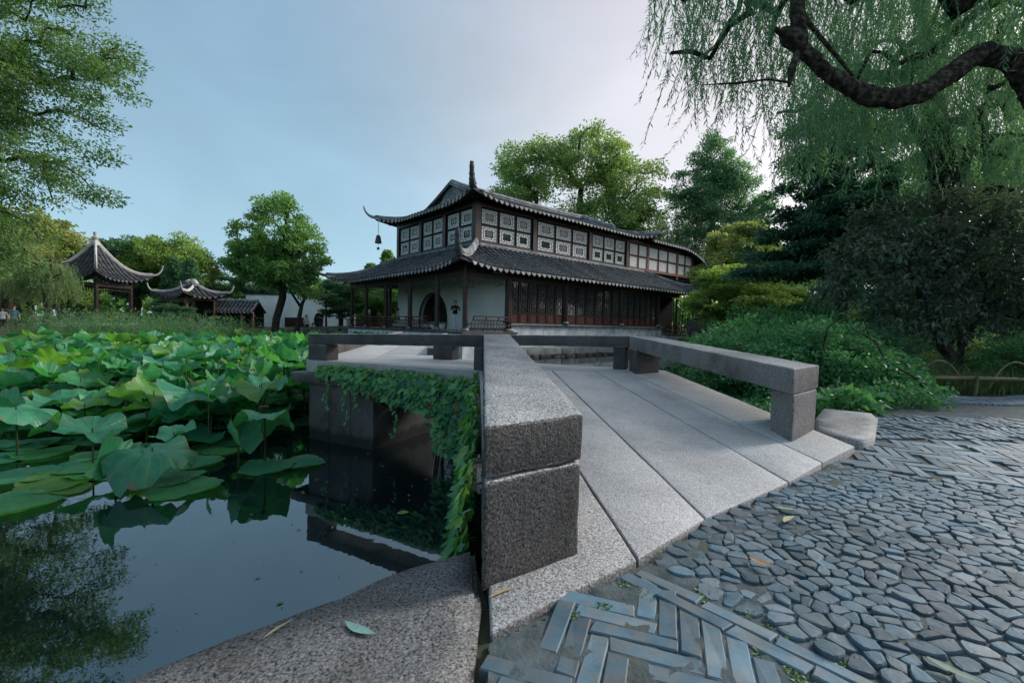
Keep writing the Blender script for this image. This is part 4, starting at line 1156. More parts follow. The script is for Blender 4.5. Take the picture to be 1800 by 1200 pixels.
def bench(a, b, z, outw):
    """bench rail: seat plank, leaning back of curved balusters between two rails"""
    a, b, outw = Vector(a), Vector(b), Vector(outw); d = (b - a); L = d.length; d.normalize()
    root = MB().bar(a + Vector((0, 0, z + .10)), b + Vector((0, 0, z + .10)), .07, .08).build('bench_rail', M['red'], hall)
    top0, top1 = a + outw * .32 + Vector((0, 0, z + .78)), b + outw * .32 + Vector((0, 0, z + .78))
    MB().bar(top0, top1, .08, .07).build('top_rail', M['red'], root)
    MB().bar(a + outw * .25 + Vector((0, 0, z + .58)), b + outw * .25 + Vector((0, 0, z + .58)), .05, .05).build('middle_rail', M['red'], root)
    MB().bar(a - outw * .2 + Vector((0, 0, z + .36)), b - outw * .2 + Vector((0, 0, z + .36)), .42, .05).build('seat', M['wood'], root)
    n_ = max(5, int(L / .21)); bal = None
    for i in range(n_ + 1):
        p = a + d * (L * i / n_)
        o = None
        if bal is None:
            pts_ = [outw * (.02 + .23 * q_ + .07 * math.sin(q_ * 6.28)) + Vector((0, 0, z + .12 + .48 * q_)) for q_ in np.linspace(0, 1, 7)]
            bal = MB().tube(pts_, .026, 5).mesh('baluster', M['red'])
        o = link('baluster', bal, None, root, p)
    for i in range(0, n_ + 1, 4):
        p = a + d * (L * i / n_)
        MB().bar(p + outw * .24 + Vector((0, 0, z + .55)), p + outw * .32 + Vector((0, 0, z + .80)), .05, .05).build('strut', M['red'], root)
        MB().bar(p + Vector((0, 0, z)), p + Vector((0, 0, z + .12)), .06, .06, (1, 0, 0)).build('foot', M['red'], root)
bench((0, 3.4, 0), (0, 6.0, 0), .46, (-1, 0, 0)); bench((0, 6.0, 0), (0, 9.4, 0), .46, (-1, 0, 0))
bench((0, 9.4, 0), (0, 12.6, 0), .46, (-1, 0, 0)); bench((0, 12.6, 0), (0, 16.0, 0), .46, (-1, 0, 0))
bench((.35, 0, 0), (3.15, 0, 0), .5, (0, -1, 0)); bench((19.75, -.1, 0), (22.8, -.1, 0), .42, (0, -1, 0))

# ---- lattice doors of the long front
def door_bay(s0, s1, n_):
    w_ = (s1 - s0) / n_
    for i in range(n_):
        x0, x1 = s0 + i * w_ + .02, s0 + (i + 1) * w_ - .02
        fr_ = MB()
        for xx in (x0, x1 - .08): fr_.box((xx, -.04, .97), (xx + .08, .05, 3.45))
        for z0, z1 in ((.97, 1.04), (1.52, 1.60), (3.36, 3.445)): fr_.box((x0 + .08, -.035, z0), (x1 - .08, .045, z1))
        dr = fr_.build('door', M['wood'], hall)
        MB().box((x0 + .085, -.01, 1.045), (x1 - .085, .02, 1.515)).build('door_panel', M['red'], dr)
        MB().box((x0 + .085, .03, 1.605), (x1 - .085, .038, 3.355)).build('pane', M['glass'], dr)
        la = MB(); xa, xb = x0 + .085, x1 - .085; xm = (xa + xb) / 2; hw = (xb - xa) * .22
        for k_ in range(4):
            zc = 1.605 + 1.75 * (k_ + .5) / 4
            for sx_ in (-1, 1): la.box((xm + sx_ * hw - .011, -.01, zc - .14), (xm + sx_ * hw + .011, .02, zc + .14))
            for sz in (-1, 1): la.box((xm - hw - .01, -.012, zc + sz * .14 - .011), (xm + hw + .01, .018, zc + sz * .14 + .011))
            la.box((xa, -.008, zc - .011), (xm - hw, .016, zc + .011)); la.box((xm + hw, -.008, zc - .011), (xb, .016, zc + .011))
            for sx_ in (-1, 1): la.box((xm + sx_ * hw * .45 - .01, -.008, zc + .14), (xm + sx_ * hw * .45 + .01, .016, zc + .30 if k_ < 3 else zc + .2))
            if k_ < 3: la.box((xa, -.011, zc + .212), (xb, .017, zc + .232))
        la.build('lattice', M['shell_dark'], dr)
M['shell_dark'] = surf('lattice_wood', [(0.3, (0.07, 0.072, 0.066)), (0.7, (0.16, 0.155, 0.14))], 6, 0.6, 0.1, 30, 0.003, 0.3, 0.1)
door_bay(3.12, 7.68, 6); door_bay(8.0, 13.70, 6); door_bay(14.02, 18.64, 6)
MB().box((3.0, -.12, 3.722), (18.9, .04, 3.775)).build('header_board', M['black'], hall)
MB().box((3.0, .08, 3.45), (18.9, .14, 4.3)).build('header_panel', M['black'], hall)

# ---- upper storey walls and windows
def win(o, ax, nrm, w_, h_, z, lattice=True):
    """window leaf: frame, shell ring under a fret of dark bars, glass in the middle; o is its lower left corner in plan"""
    ax, nrm = Vector((*ax, 0)), Vector((*nrm, 0)); o = Vector((o[0], o[1], z))
    def bx(mb, x0, x1, z0, z1, d0, d1):
        c = []
        for zz in (z0, z1):
            for x_, dd in ((x0, d0), (x1, d0), (x1, d1), (x0, d1)): c.append(o + ax * x_ + nrm * dd + Vector((0, 0, zz)))
        mb.hexa(c)
    f = MB()
    bx(f, 0, .05, 0, h_, 0, .06); bx(f, w_ - .05, w_, 0, h_, 0, .06); bx(f, .05, w_ - .05, 0, .05, 0, .055); bx(f, .05, w_ - .05, h_ - .05, h_, 0, .055)
    root = f.build('window', M['wood'] if lattice else M['brown'], hall)
    if lattice:
        ix, iz = (w_ - .1) * .26, (h_ - .1) * .27
        r = MB()
        bx(r, .052, .05 + ix, .052, h_ - .052, .012, .022); bx(r, w_ - .05 - ix, w_ - .052, .052, h_ - .052, .012, .022)
        bx(r, .05 + ix, w_ - .05 - ix, .052, .05 + iz, .012, .022); bx(r, .05 + ix, w_ - .05 - ix, h_ - .05 - iz, h_ - .052, .012, .022)
        r.build('shell_panel', M['shell'], root)
        b_ = MB(); q_ = .0095
        xa, xb, za, zb = .05 + ix, w_ - .05 - ix, .05 + iz, h_ - .05 - iz
        xm0, xm1, zm0, zm1 = .05 + ix * .5, w_ - .05 - ix * .5, .05 + iz * .5, h_ - .05 - iz * .5
        for z_ in (za, zb): bx(b_, xa - q_ * 2, xb + q_ * 2, z_ - q_*1.6, z_ + q_*1.6, .022, .036)
        for x_ in (xa, xb): bx(b_, x_ - q_*1.6, x_ + q_*1.6, za, zb, .022, .037)
        for z_ in (zm0, zm1): bx(b_, xm0, xm1, z_ - q_, z_ + q_, .022, .034)
        for x_ in (xm0, xm1): bx(b_, x_ - q_, x_ + q_, zm0, zm1, .022, .035)
        for f_ in (.22, .5, .78):
            for z0, z1 in ((.052, zm0), (zm1, h_ - .052)): bx(b_, w_ * f_ - q_, w_ * f_ + q_, z0, z1, .022, .033)
            for x0, x1 in ((.052, xm0), (xm1, w_ - .052)): bx(b_, x0, x1, h_ * f_ - q_, h_ * f_ + q_, .022, .032)
        for f_ in (.36, .64):
            for z0, z1 in ((zm0, za), (zb, zm1)): bx(b_, w_ * f_ - q_, w_ * f_ + q_, z0, z1, .022, .033)
            for x0, x1 in ((xm0, xa), (xb, xm1)): bx(b_, x0, x1, h_ * f_ - q_, h_ * f_ + q_, .022, .032)
        b_.build('lattice', M['black'], root)
        g = MB(); bx(g, xa, xb, za, zb, .006, .016); g.build('pane', M['glass'], root)
    else:
        g = MB(); bx(g, .05, w_ - .05, .05, h_ - .05, .012, .022); g.build('pane', M['frost'], root)
Z0, ZM, Z1 = 5.93, 6.94, 7.95
def window_bay(p0, ax, nrm, length, n_, lattice=True):
    w_ = length / n_
    for i in range(n_):
        o = (p0[0] + ax[0] * (i * w_ + .06), p0[1] + ax[1] * (i * w_ + .06))
        for z in (Z0 + .02, ZM + .03): win(o, ax, nrm, w_ - .12, .95, z, lattice)
posts_s = [2.5, 7.27, 13.1, 17.9]
for a, b in zip(posts_s, posts_s[1:]): window_bay((a + .24, 2.5), (1, 0), (0, -1), b - a - .48, 3)
posts_t = [2.5, 5.93, 9.06, 12.44]
for a, b in zip(posts_t, posts_t[1:]): window_bay((2.5, a + .22), (0, 1), (-1, 0), b - a - .44, 2)
wing_posts = [18.1, 21.0, 26.0, 28.85]
for (a, b), n_ in zip(zip(wing_posts, wing_posts[1:]), (2, 3, 2)): window_bay((a + .1, 2.5), (1, 0), (0, -1), b - a - .2, n_, False)
def post(s, t, w_=.34, mat='wood'): MB().box((s - w_/2, t - w_/2, 5.5), (s + w_/2, t + w_/2, 8.4)).build('post', M[mat], hall)
for s in posts_s: post(s, 2.53, .40 if s == 2.5 else .34)
for t in posts_t[1:]: post(2.53, t)
for s in wing_posts[1:]: post(s, 2.53, .22, 'brown')
post(17.9, 12.4); post(28.8, 8.0)
# dark backing wall behind windows, sills and heads
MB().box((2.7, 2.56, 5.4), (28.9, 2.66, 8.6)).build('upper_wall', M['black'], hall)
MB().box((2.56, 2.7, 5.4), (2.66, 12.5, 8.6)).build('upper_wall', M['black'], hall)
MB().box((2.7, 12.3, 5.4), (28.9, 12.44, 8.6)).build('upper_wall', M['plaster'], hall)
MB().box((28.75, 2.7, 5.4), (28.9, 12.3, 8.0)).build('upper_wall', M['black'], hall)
MB().box((2.72, 2.40, Z0 - .16), (18.0, 2.56, Z0)).build('window_sill', M['wood'], hall)
MB().box((18.1, 2.40, Z0 - .16), (28.9, 2.56, Z0)).build('window_sill', M['brown'], hall)
MB().box((2.40, 2.72, Z0 - .16), (2.56, 12.4, Z0)).build('window_sill', M['wood'], hall)
MB().box((2.72, 2.36, Z1 + .03), (28.9, 2.56, Z1 + .30)).build('upper_lintel', M['wood'], hall)
MB().box((2.36, 2.72, Z1 + .03), (2.56, 12.4, Z1 + .30)).build('upper_lintel', M['wood'], hall)
s = 2.0
while s < 30: 
    MB().bar((s, 1.80, 8.26), (s, 3.4, 8.95 if s < 20 else 8.8), .09, .09).build('rafter', M['wood'], hall) if s < 26 else None
    s += .6
t = 2.0
while t < 13: MB().bar((1.80, t, 8.26), (3.4, t, 8.9), .09, .09).build('rafter', M['wood'], hall); t += .6

# bronze bell under the upper left eave corner
bell = tag(empty('wind_bell', (0, 0, 0)), 'small dark bronze bell hanging under the upper left eave corner', 'bell')
bp_ = Matrix.Translation((-2.519, 24, 0)) @ Matrix.Rotation(HALL_RZ, 4, 'Z') @ Vector((1.25, 13.45, 0))
bell.location = (bp_.x, bp_.y, 6.95)
M['bronze'] = surf('bronze', [(0.3, (0.03, 0.032, 0.03)), (0.7, (0.10, 0.095, 0.075))], 8, 0.5, 0.2, 30, 0.004, 0.5, 0)
MB().tube([(0, 0, -.05), (0, 0, 0), (0, 0, .3), (0, 0, .52), (0, 0, .6)], [.24, .26, .2, .15, .04], 12).build('body', M['bronze'], bell)
MB().tube([(0, 0, .6), (0, 0, 1.55)], .018, 5).build('chain', M['bronze'], bell)
MB().tube([(0, 0, -.05), (0, 0, -.35)], .012, 5).build('clapper_wire', M['bronze'], bell)
MB().box((-.1, -.01, -.55), (.1, .01, -.35)).build('wind_plate', M['bronze'], bell)
# ------------------------------------------------------------------ pavilions and walls across the pond
def hip_all(roof, P, L, Rn, mat, w, h, rise, reach, outa, outb, both=True, hm=None, hr=.12):
    for rev, od in ((False, outa), (True, outb)):
        if rev and not both: continue
        hip(roof, P, rev, L, Rn, None, mat, w, h, hm or mat, rise, reach, od, hr)

pav = tag(empty('pond_pavilion', (-35.5, 38.6, 0), math.atan2(-38.6, 35.5) + R(45)), 'square open pavilion with a steep pointed grey roof behind the reeds', 'pavilion')
hs = 2.3
for i in range(4):
    a = R(90 * i); ca, sa = math.cos(a), math.sin(a)
    rot = lambda x, y: (ca * x - sa * y, sa * x + ca * y)
    A_ = rot(-hs, -hs); e_ = rot(1, 0); i_ = rot(0, 1)
    rf, PF = curve_roof(pav, A_, e_, i_, 2 * hs, hs, 3.95, 7.1, lambda x: max(.02, min(x, 2 * hs - x)), (.6, .6), (.4, .4), 2.0, .36, .55, name='roof', tile='horn', dripmat='tile')
    hip(rf, PF, False, 2 * hs, hs, None, M['pale_ridge'], .19, .22, M['pale_ridge'], .95, .75, rot(-1, -1), .10)
MB().tube([(0, 0, 6.85), (0, 0, 7.15), (0, 0, 7.25), (0, 0, 7.5), (0, 0, 7.62), (0, 0, 7.95)], [.3, .26, .14, .24, .12, .16], 10).build('finial', M['pale_ridge'], pav)
for sx_, sy_ in ((-1, -1), (1, -1), (1, 1), (-1, 1)):
    column(sx_ * 1.6, sy_ * 1.6, .25, 3.95, .15, 'wood', pav)
MB().box((-1.7, -1.7, 3.3), (1.7, -1.5, 3.6)).box((-1.7, 1.5, 3.3), (1.7, 1.7, 3.6)).box((-1.7, -1.5, 3.3), (-1.5, 1.5, 3.6)).box((1.5, -1.5, 3.3), (1.7, 1.5, 3.6)).build('lintel', M['wood'], pav)
for k_ in range(4):
    a = R(90 * k_); ca, sa = math.cos(a), math.sin(a)
    mb = MB()
    for j in range(13):
        x_ = -1.45 + 2.9 * j / 12; p = (ca * x_ + sa * 1.6, sa * x_ - ca * 1.6); dz = .25 + .25 * abs(j - 6) / 6
        mb.bar((p[0], p[1], 3.3), (p[0], p[1], 3.3 - dz), .05, .05, (1, 1, 0))
    p, q_ = (ca * -1.5 + sa * 1.6, sa * -1.5 - ca * 1.6, 3.05), (ca * 1.5 + sa * 1.6, sa * 1.5 - ca * 1.6, 3.05); mb.bar(p, q_, .05, .05)
    mb.build('hanging_fret', M['wood'], pav)
    if k_ in (3, 0, 1):
        mb = MB()
        for zz in (.62, 1.02): mb.bar((ca * -1.5 + sa * 1.6, sa * -1.5 - ca * 1.6, zz), (ca * 1.5 + sa * 1.6, sa * 1.5 - ca * 1.6, zz), .07, .06)
        for j in range(17):
            x_ = -1.5 + 3.0 * j / 16; p = (ca * x_ + sa * 1.6, sa * x_ - ca * 1.6); mb.bar((p[0], p[1], .6), (p[0], p[1], 1.0), .045, .045, (1, 1, 0))
        mb.build('balustrade', M['wood'], pav)
MB().box((-2.6, -2.6, -1.2), (2.6, 2.6, .25)).build('base', M['plaster'], pav)

ph = tag(empty('small_hall', (-33.0, 46.5, 0), R(-28)), 'small open hall with a wavy pale ridge and curled eaves, beyond the lotus', 'hall')
hx, hy, hr_ = 2.35, 1.7, 1.7
for (A_, e_, i_, L_) in (((-hx, -hy), (1, 0), (0, 1), 2*hx), ((hx, hy), (-1, 0), (0, -1), 2*hx), ((-hx, hy), (0, -1), (1, 0), 2*hy), ((hx, -hy), (0, 1), (-1, 0), 2*hy)):
    rf, PF = curve_roof(ph, A_, e_, i_, L_, hr_, 3.0, 4.25, (lambda L_: (lambda x: max(.02, min(x, L_ - x, hr_))))(L_), (.45, .45), (.4, .4), 1.9, .40, .4, name='roof', tile='horn', dripmat='tile')
    hip(rf, PF, False, L_, hr_, None, M['pale_ridge'], .20, .22, M['pale_ridge'], .8, .55, (Vector(e_) * -1 - Vector(i_)), .13)
ridge_bar(ph, [(-1.1 + 2.2 * i / 16, 0, 4.2 + .32 * math.cos((i / 16 - .5) * math.pi) - .1 * math.cos((i / 16 - .5) * math.pi * 4)) for i in range(17)], .55, .3, M['pale_ridge'])
for x_, y_ in ((-1.75, -1.3), (1.75, -1.3), (-1.75, 1.3), (1.75, 1.3)): column(x_, y_, -.2, 3.0, .13, 'brown', ph)
MB().bar((-1.75, -1.3, 2.75), (1.75, -1.3, 2.75), .12, .22).build('lintel', M['brown'], ph)
MB().bar((1.75, -1.3, 2.75), (1.75, 1.3, 2.75), .12, .22).build('lintel', M['brown'], ph)
MB().box((-1.9, 1.35, -.3), (1.9, 1.5, 3.0)).build('rear_wall', M['black'], ph)
MB().box((-2.9, -2.1, -1.3), (2.9, 2.1, -.2)).build('base', M['stonerow'], ph)

co = tag(empty('covered_walk', (-29.4, 48.0, 0), R(-6)), 'covered walkway with a dark tiled roof and red railing beside the small hall', 'walkway')
for sg in (1, -1):
    rf, PF = curve_roof(co, (-2.75 * sg, -1.1 * sg), (sg, 0), (0, sg), 5.5, 1.1, 1.65, 2.75, lambda x: 1.1, (0, 0), (0, 0), 1, .40, .15, name='roof')
ridge_bar(co, [(-2.8, 0, 2.72), (0, 0, 2.72), (2.8, 0, 2.72)], .3, .25, M['ridge'])
for x_ in (-2.6, -1.3, 0, 1.3, 2.6):
    MB().box((x_ - .07, -.87, -.3), (x_ + .07, -.73, 1.6)).build('post', M['brown'], co)
MB().box((-2.65, -.84, .28), (2.65, -.76, .36)).build('rail', M['brown'], co)
MB().box((-2.65, -.83, -.02), (2.65, -.77, .05)).build('rail', M['brown'], co)
MB().box((-2.65, -.92, 1.42), (2.65, -.68, 1.56)).build('lintel', M['brown'], co)
MB().box((-2.7, .7, -.4), (2.7, .85, 1.6)).build('rear_wall', M['black'], co)
MB().box((-2.8, -1.1, -1.3), (2.8, 1.1, -.3)).build('base', M['stonerow'], co)

ww = tag(empty('garden_wall', (-24, 55, 0)), 'white plastered garden wall with a sloping tiled gable behind the round tree', 'wall')
fixed(ww, MB().prism([(-32.4, 55), (-27.4, 55), (-27.4, 55.3), (-32.4, 55.3)], -.6, 3.85), 'wall', M['plaster'])
fixed(ww, MB().add([(-27.3, 54.2, -.6), (-18.9, 54.2, -.6), (-18.9, 54.2, 2.4), (-22.6, 54.2, 4.1), (-27.3, 54.2, 4.1), (-27.3, 54.5, -.6), (-18.9, 54.5, -.6), (-18.9, 54.5, 2.4), (-22.6, 54.5, 4.1), (-27.3, 54.5, 4.1)],
      [(0, 1, 2, 3, 4), (9, 8, 7, 6, 5), (0, 5, 6, 1), (1, 6, 7, 2), (2, 7, 8, 3), (3, 8, 9, 4), (4, 9, 5, 0)]), 'gable_wall', M['plaster'])
fixed(ww, MB().bar((-32.5, 55.15, 3.95), (-27.3, 55.15, 3.95), .5, .18), 'coping', M['tile_dark'])
fixed(ww, MB().bar((-22.7, 54.35, 4.25), (-18.7, 54.35, 2.45), .5, .16), 'coping', M['tile_dark'])
fixed(ww, MB().bar((-27.3, 54.35, 4.22), (-22.6, 54.35, 4.22), .5, .16), 'coping', M['tile_dark'])
fixed(ww, MB().hexa([(-22.4, 54.6, 4.2), (-17.6, 54.6, 2.0), (-17.6, 58, 2.0), (-22.4, 58, 4.2), (-22.4, 54.6, 4.4), (-17.6, 54.6, 2.2), (-17.6, 58, 2.2), (-22.4, 58, 4.4)]), 'roof', M['tile'])
fixed(ww, MB().prism([(-23.2 + .55 * math.cos(a), .9 + .95 * math.sin(a)) for a in np.linspace(0, 6.283, 17)[:-1]], 0, .05), 'doorway', M['black']).data.transform(Matrix(((1, 0, 0, 0), (0, 0, -1, 54.18), (0, 1, 0, 0), (0, 0, 0, 1))))
fixed(ww, MB().box((-27.2, 54.05, .1), (-24.6, 54.15, 1.2)), 'latticed_window', M['wood'])

ft = tag(empty('far_pavilion', (35.3, 60, 0)), 'pointed grey tiled roof of a distant pavilion among the trees', 'pavilion')
for i in range(6):
    a, b_ = R(60 * i + 12), R(60 * i + 72)
    V = []; N_ = 6
    for j in range(N_ + 1):
        q_ = j / N_; rr_ = 2.6 * (1 - q_) + .05; zz = 8.2 + 2.2 * (q_ ** 1.5)
        for an in (a, b_): V.append((rr_ * math.cos(an), rr_ * math.sin(an), zz))
    MB().add(V, [(2*j, 2*j+1, 2*j+3, 2*j+2) for j in range(N_)]).build('roof', M['tile'], ft)
    MB().tube([(v[0], v[1], v[2] + .05) for v in V[::2]], .16, 6).build('hip_ridge', M['pale_ridge'], ft)
    MB().tube([(2.0 * math.cos(a), 2.0 * math.sin(a), 4.5), (2.0 * math.cos(a), 2.0 * math.sin(a), 8.3)], .14, 8).build('column', M['wood'], ft)
MB().tube([(0, 0, 10.3), (0, 0, 10.6), (0, 0, 10.9), (0, 0, 11.3)], [.2, .3, .2, .05], 8).build('finial', M['pale_ridge'], ft)
MB().tube([(0, 0, 1.0), (0, 0, 4.6)], 2.5, 12).build('base', M['stonerow'], ft)

# garden rocks at the far corner of the hall and along the banks
def rock(loc, s, label, seed, group=None):
    bm = bmesh.new(); bmesh.ops.create_icosphere(bm, subdivisions=3, radius=1.0)
    for v in bm.verts:
        q_ = v.co * 1.3 + Vector((seed * 7.3, seed * 3.1, 0))
        d = 1 + .45 * mnoise.noise(q_) + .25 * mnoise.noise(q_ * 2.6) - .35 * max(0, mnoise.noise(q_ * 1.9 + Vector((4, 4, 4))))
        v.co = Vector((v.co.x * s[0], v.co.y * s[1], v.co.z * s[2])) * d
    me = bpy.data.meshes.new('garden_rock'); bm.to_mesh(me); bm.free()
    return tag(link('garden_rock', me, M['rock'], None, loc), label, 'rock', group)
for i, (x_, y_, z_, a, b_, c_, lb) in enumerate([
    (14.2, 34.2, .2, .9, .9, 1.5, 'tall dark eroded rock standing at the far right corner of the hall'),
    (15.2, 35.2, 1.1, .8, .8, 1.1, 'dark rounded rock on top of the pile at the hall corner'),
    (13.6, 32.6, -.3, .8, .7, .8, 'low brown rock at the foot of the rock pile, by the far bench'),
    (14.9, 33.0, -.2, .9, .8, .9, 'broad grey rock beside the shrubs, right of the hall'),
    (15.8, 34.2, .2, .8, .9, 1.4, 'dark rock half hidden by maple leaves, right of the hall')]):
    rock((x_, y_, z_), (a, b_, c_), lb, i + 1)

# ------------------------------------------------------------------ lotus bed
def lotus_arrays(kind, nseg, rings, seed):
    r_ = random.Random(seed)
    ph1, ph2, ph3 = (r_.random() * 6.28 for _ in range(3))
    k1, k2 = r_.choice((3, 4, 5)), r_.choice((7, 9, 11))
    V = []; ANG = []; RAD = []
    for q_ in rings:
        for j in range(nseg + 1):
            th = 2 * math.pi * j / nseg
            notch = 1 + .07 * math.sin(k1 * th + ph1) + .04 * math.sin(k2 * th + ph2) + .02 * math.sin(23 * th)
            x_, y_ = q_ * notch * math.cos(th), q_ * notch * math.sin(th)
            wav = q_**2.2 * (.15 * math.sin(k1 * th + ph2) + .085 * math.sin(k2 * th + ph3)) + q_**4 * .03 * math.sin(17 * th + ph1)
            if kind == 'open': z_ = .20 * q_**2 - .06 * math.exp(-(q_ / .12)**2) + wav
            elif kind == 'cup': z_ = .55 * q_**1.7 + wav * 1.2; x_ *= 1 - .12 * q_; y_ *= 1 - .12 * q_
            elif kind == 'droop': z_ = .10 * q_ - .42 * q_**3 * (1 + .6 * math.sin(th + ph1)) + wav * 1.3; x_ *= 1 - .1 * q_**2; y_ *= 1 - .1 * q_**2
            elif kind == 'saddle': z_ = .42 * x_ * x_ - .22 * y_ * y_ + wav
            elif kind == 'fold': z_ = .95 * abs(x_)**1.35 * (1 if q_ > 0 else 0) + wav * .7; x_ *= 1 - .42 * q_
            else: z_ = .012 * q_ + max(0, q_ - .86) * .35 * (1 + math.sin(2 * th + ph1)) + .02 * q_**2 * math.sin(k1 * th + ph2)
            V.append((x_, y_, z_)); ANG.append(th); RAD.append(q_)
    F = []
    n1 = nseg + 1
    for i in range(len(rings) - 1):
        for j in range(nseg):
            a = i * n1 + j
            if i > 0 or rings[0] > 0: F.append((a, a + n1, a + 1)) 
            F.append((a + 1, a + n1, a + n1 + 1))
    return np.array(V), np.array(F), np.array(ANG), np.array(RAD)
def lotus_mesh(kind, seed, mat, nseg=40, rings=(0, .12, .3, .5, .7, .86, 1.0)):
    V, F, A_, R_ = lotus_arrays(kind, nseg, rings, seed)
    me = tri_mesh('lotus_blade', V, F)
    for nm, arr in (('ang', A_), ('rad', R_)):
        at = me.attributes.new(nm, 'FLOAT', 'POINT'); at.data.foreach_set('value', arr.astype(np.float32))
    me.polygons.foreach_set('use_smooth', [True] * len(me.polygons))
    me.materials.append(mat)
    return me
KINDS = ('open', 'cup', 'droop', 'saddle', 'fold', 'pad')
lmesh = {(k_, c): [lotus_mesh(k_, s_ + 10 * i, M['lotus_' + c]) for s_ in range(3)] for i, k_ in enumerate(KINDS) for c in ('blue', 'green', 'lime')}
stem_me = MB().tube([(0.02, .01, 0), (.03, -.02, -.3), (-.02, .02, -.7), (0, 0, -1)], [.9, 1.0, 1.05, 1.1], 6).mesh('lotus_stem', M['stem'], True)

def lotus(loc, r, kind, colr, label, group, tilt=(0, 0), rz=None, var=0):
    o = link('lotus_leaf', lmesh[(kind, colr)][var % 3], None, None, loc)
    rz = random.random() * 6.28 if rz is None else rz
    o.rotation_euler = (tilt[0], tilt[1], rz); o.scale = (r, r, r)
    tag(o, label, 'lotus leaf', group)
    h = loc[2] - WATER_Z + .12
    if kind != 'pad' and h > .1:
        st = link('stem', stem_me, None, o)
        # stem stays upright whatever the blade's tilt
        mw = Matrix.Translation(loc) @ Matrix.Diagonal((.011, .011, h, 1))
        bw = Matrix.Translation(loc) @ o.rotation_euler.to_matrix().to_4x4() @ Matrix.Diagonal((r, r, r, 1))
        st.matrix_basis = bw.inverted() @ mw
    return o
G = 'lotus leaves in the pond'
special = [
    ((-4.05, 5.08, -.66), .47, 'droop', 'blue', 'large drooping blue-green lotus leaf standing over open water in front', (.10, -.05), 2.6, 0),
    ((-4.42, 5.02, -.78), .30, 'fold', 'blue', 'dark folded lotus leaf hanging just left of the large drooping leaf', (.5, .5), .4, 1),
    ((-5.35, 5.75, -.62), .36, 'open', 'blue', 'round flat blue-green leaf tilted towards the viewer, near the left', (.28, .05), 1.1, 1),
    ((-6.6, 6.0, -.42), .46, 'droop', 'blue', 'broad bluish lotus leaf cut by the left picture edge', (.1, .12), .2, 2),
    ((-3.30, 6.05, -.42), .40, 'droop', 'blue', 'tall drooping blue-green leaf nearest to the bridge pier', (.15, .25), 1.9, 1),
    ((-3.45, 5.7, -.72), .30, 'fold', 'blue', 'small folded dark leaf low over the water near the pier', (.4, .2), 1.0, 2),
    ((-5.0, 7.0, -.28), .46, 'saddle', 'blue', 'wide wavy blue-green leaf in the middle of the near lotus row', (.15, 0), .5, 0),
    ((-3.85, 6.95, -.2), .32, 'saddle', 'lime', 'bright lime lotus leaf with curled rim, close to the pier', (.2, -.2), .2, 1),
    ((-4.5, 6.7, -.3), .27, 'fold', 'green', 'half rolled pale green leaf pointing down to the right', (.2, .6), .8, 0),
]
for loc, r, kind, c, lb, tl, rz, v_ in special: lotus(loc, r, kind, c, lb, G, tl, rz, v_)
pads = [((-3.62, 4.98), .36, 'green', 'pale green lotus pad floating in front of the large drooping leaf'), ((-3.95, 5.28), .30, 'blue', 'dark lotus pad floating just behind the pale one'),
        ((-4.92, 4.42), .36, 'green', 'bright lotus pad floating at the left edge, nearest the viewer'), ((-5.1, 5.05), .36, 'lime', 'yellow-green pad with raised rim floating at the left'),
        ((-4.75, 4.85), .17, 'lime', 'small lime pad curled like a boat on the water'), ((-5.7, 5.2), .34, 'blue', 'dark green pad floating at the left margin of the water'),
        ((-3.1, 5.75), .33, 'blue', 'floating pad below the tall leaf near the pier'), ((-2.75, 5.95), .28, 'blue', 'floating pad farther right, almost at the pier'), ((-5.1, 4.15), .2, 'blue', 'small dark pad cut by the left picture edge')]
for (x_, y_), r, c, lb in pads:
    lotus((x_, y_, WATER_Z + .012), r, 'pad', c, lb, G, (0, 0), None, random.randint(0, 2))
cand = []
step = .46
yy = 5.6
while yy < 31:
    xx = -1.22 * yy - 1.0
    while xx < -2.5:
        x_, y_ = xx + random.uniform(-.42, .42) * step, yy + random.uniform(-.42, .42) * step
        xx += step
        near_edge = 5.1 + max(0, (x_ + 4.6)) * 1.1 + max(0, (-x_ - 5.5)) * .55
        if y_ < near_edge: continue
        if x_ > -3.75 and y_ < 8.2: continue
        if y_ >= 8.2 and x_ > -3.75 - (y_ - 8.2) * .155: continue
        if pond_sd(np.array([x_]), np.array([y_]))[0] > -.4: continue
        if (x_ + 15.2)**2 / 1.6 + (y_ - 30.4)**2 < 7.5: continue
        if y_ > 18.5 and x_ < -13.0 and y_ > 18.5 + (x_ + 13) * .1 and x_ > -24 and y_ < 25.5 and x_ < -13.2: continue   # reeds
        if y_ > 10 and random.random() < .18: continue
        cand.append((x_, y_, near_edge))
    yy += step * .86 * (1 + max(0, yy - 12) * .012)
cand.sort(key=lambda q_: math.hypot(q_[0], q_[1]))
ADJ = {'open': 'open flat', 'cup': 'cupped', 'droop': 'drooping', 'saddle': 'wavy', 'fold': 'folded', 'pad': 'floating'}
HUE = {'blue': 'blue-green', 'green': 'mid green', 'lime': 'lime green'}
def lotus_label(x_, y_, edge, kind, c):
    if kind == 'pad': return 'floating %s lotus pad on the water %s' % (HUE[c], 'near the bridge pier' if x_ > -4.6 else ('between the front stalks' if x_ > -6.5 else 'at the left of the bed'))
    side = 'beside the bridge' if x_ > -5.2 else ('at the left picture edge' if x_ < -.98 * y_ else 'in the middle of the bed')
    row = 'front row' if edge < 1.2 else ('second row' if edge < 2.4 else ('middle rows' if edge < 4 else 'back rows'))
    return '%s %s lotus leaf in the %s, %s' % (ADJ[kind], HUE[c], row, side)
restV, restF, restA, restR, restM = [], [], [], [], []
lowres = {k_: [lotus_arrays(k_, 14, (0, .45, .8, 1.0), s_ + 5) for s_ in range(3)] for k_ in KINDS}
stV = MB()
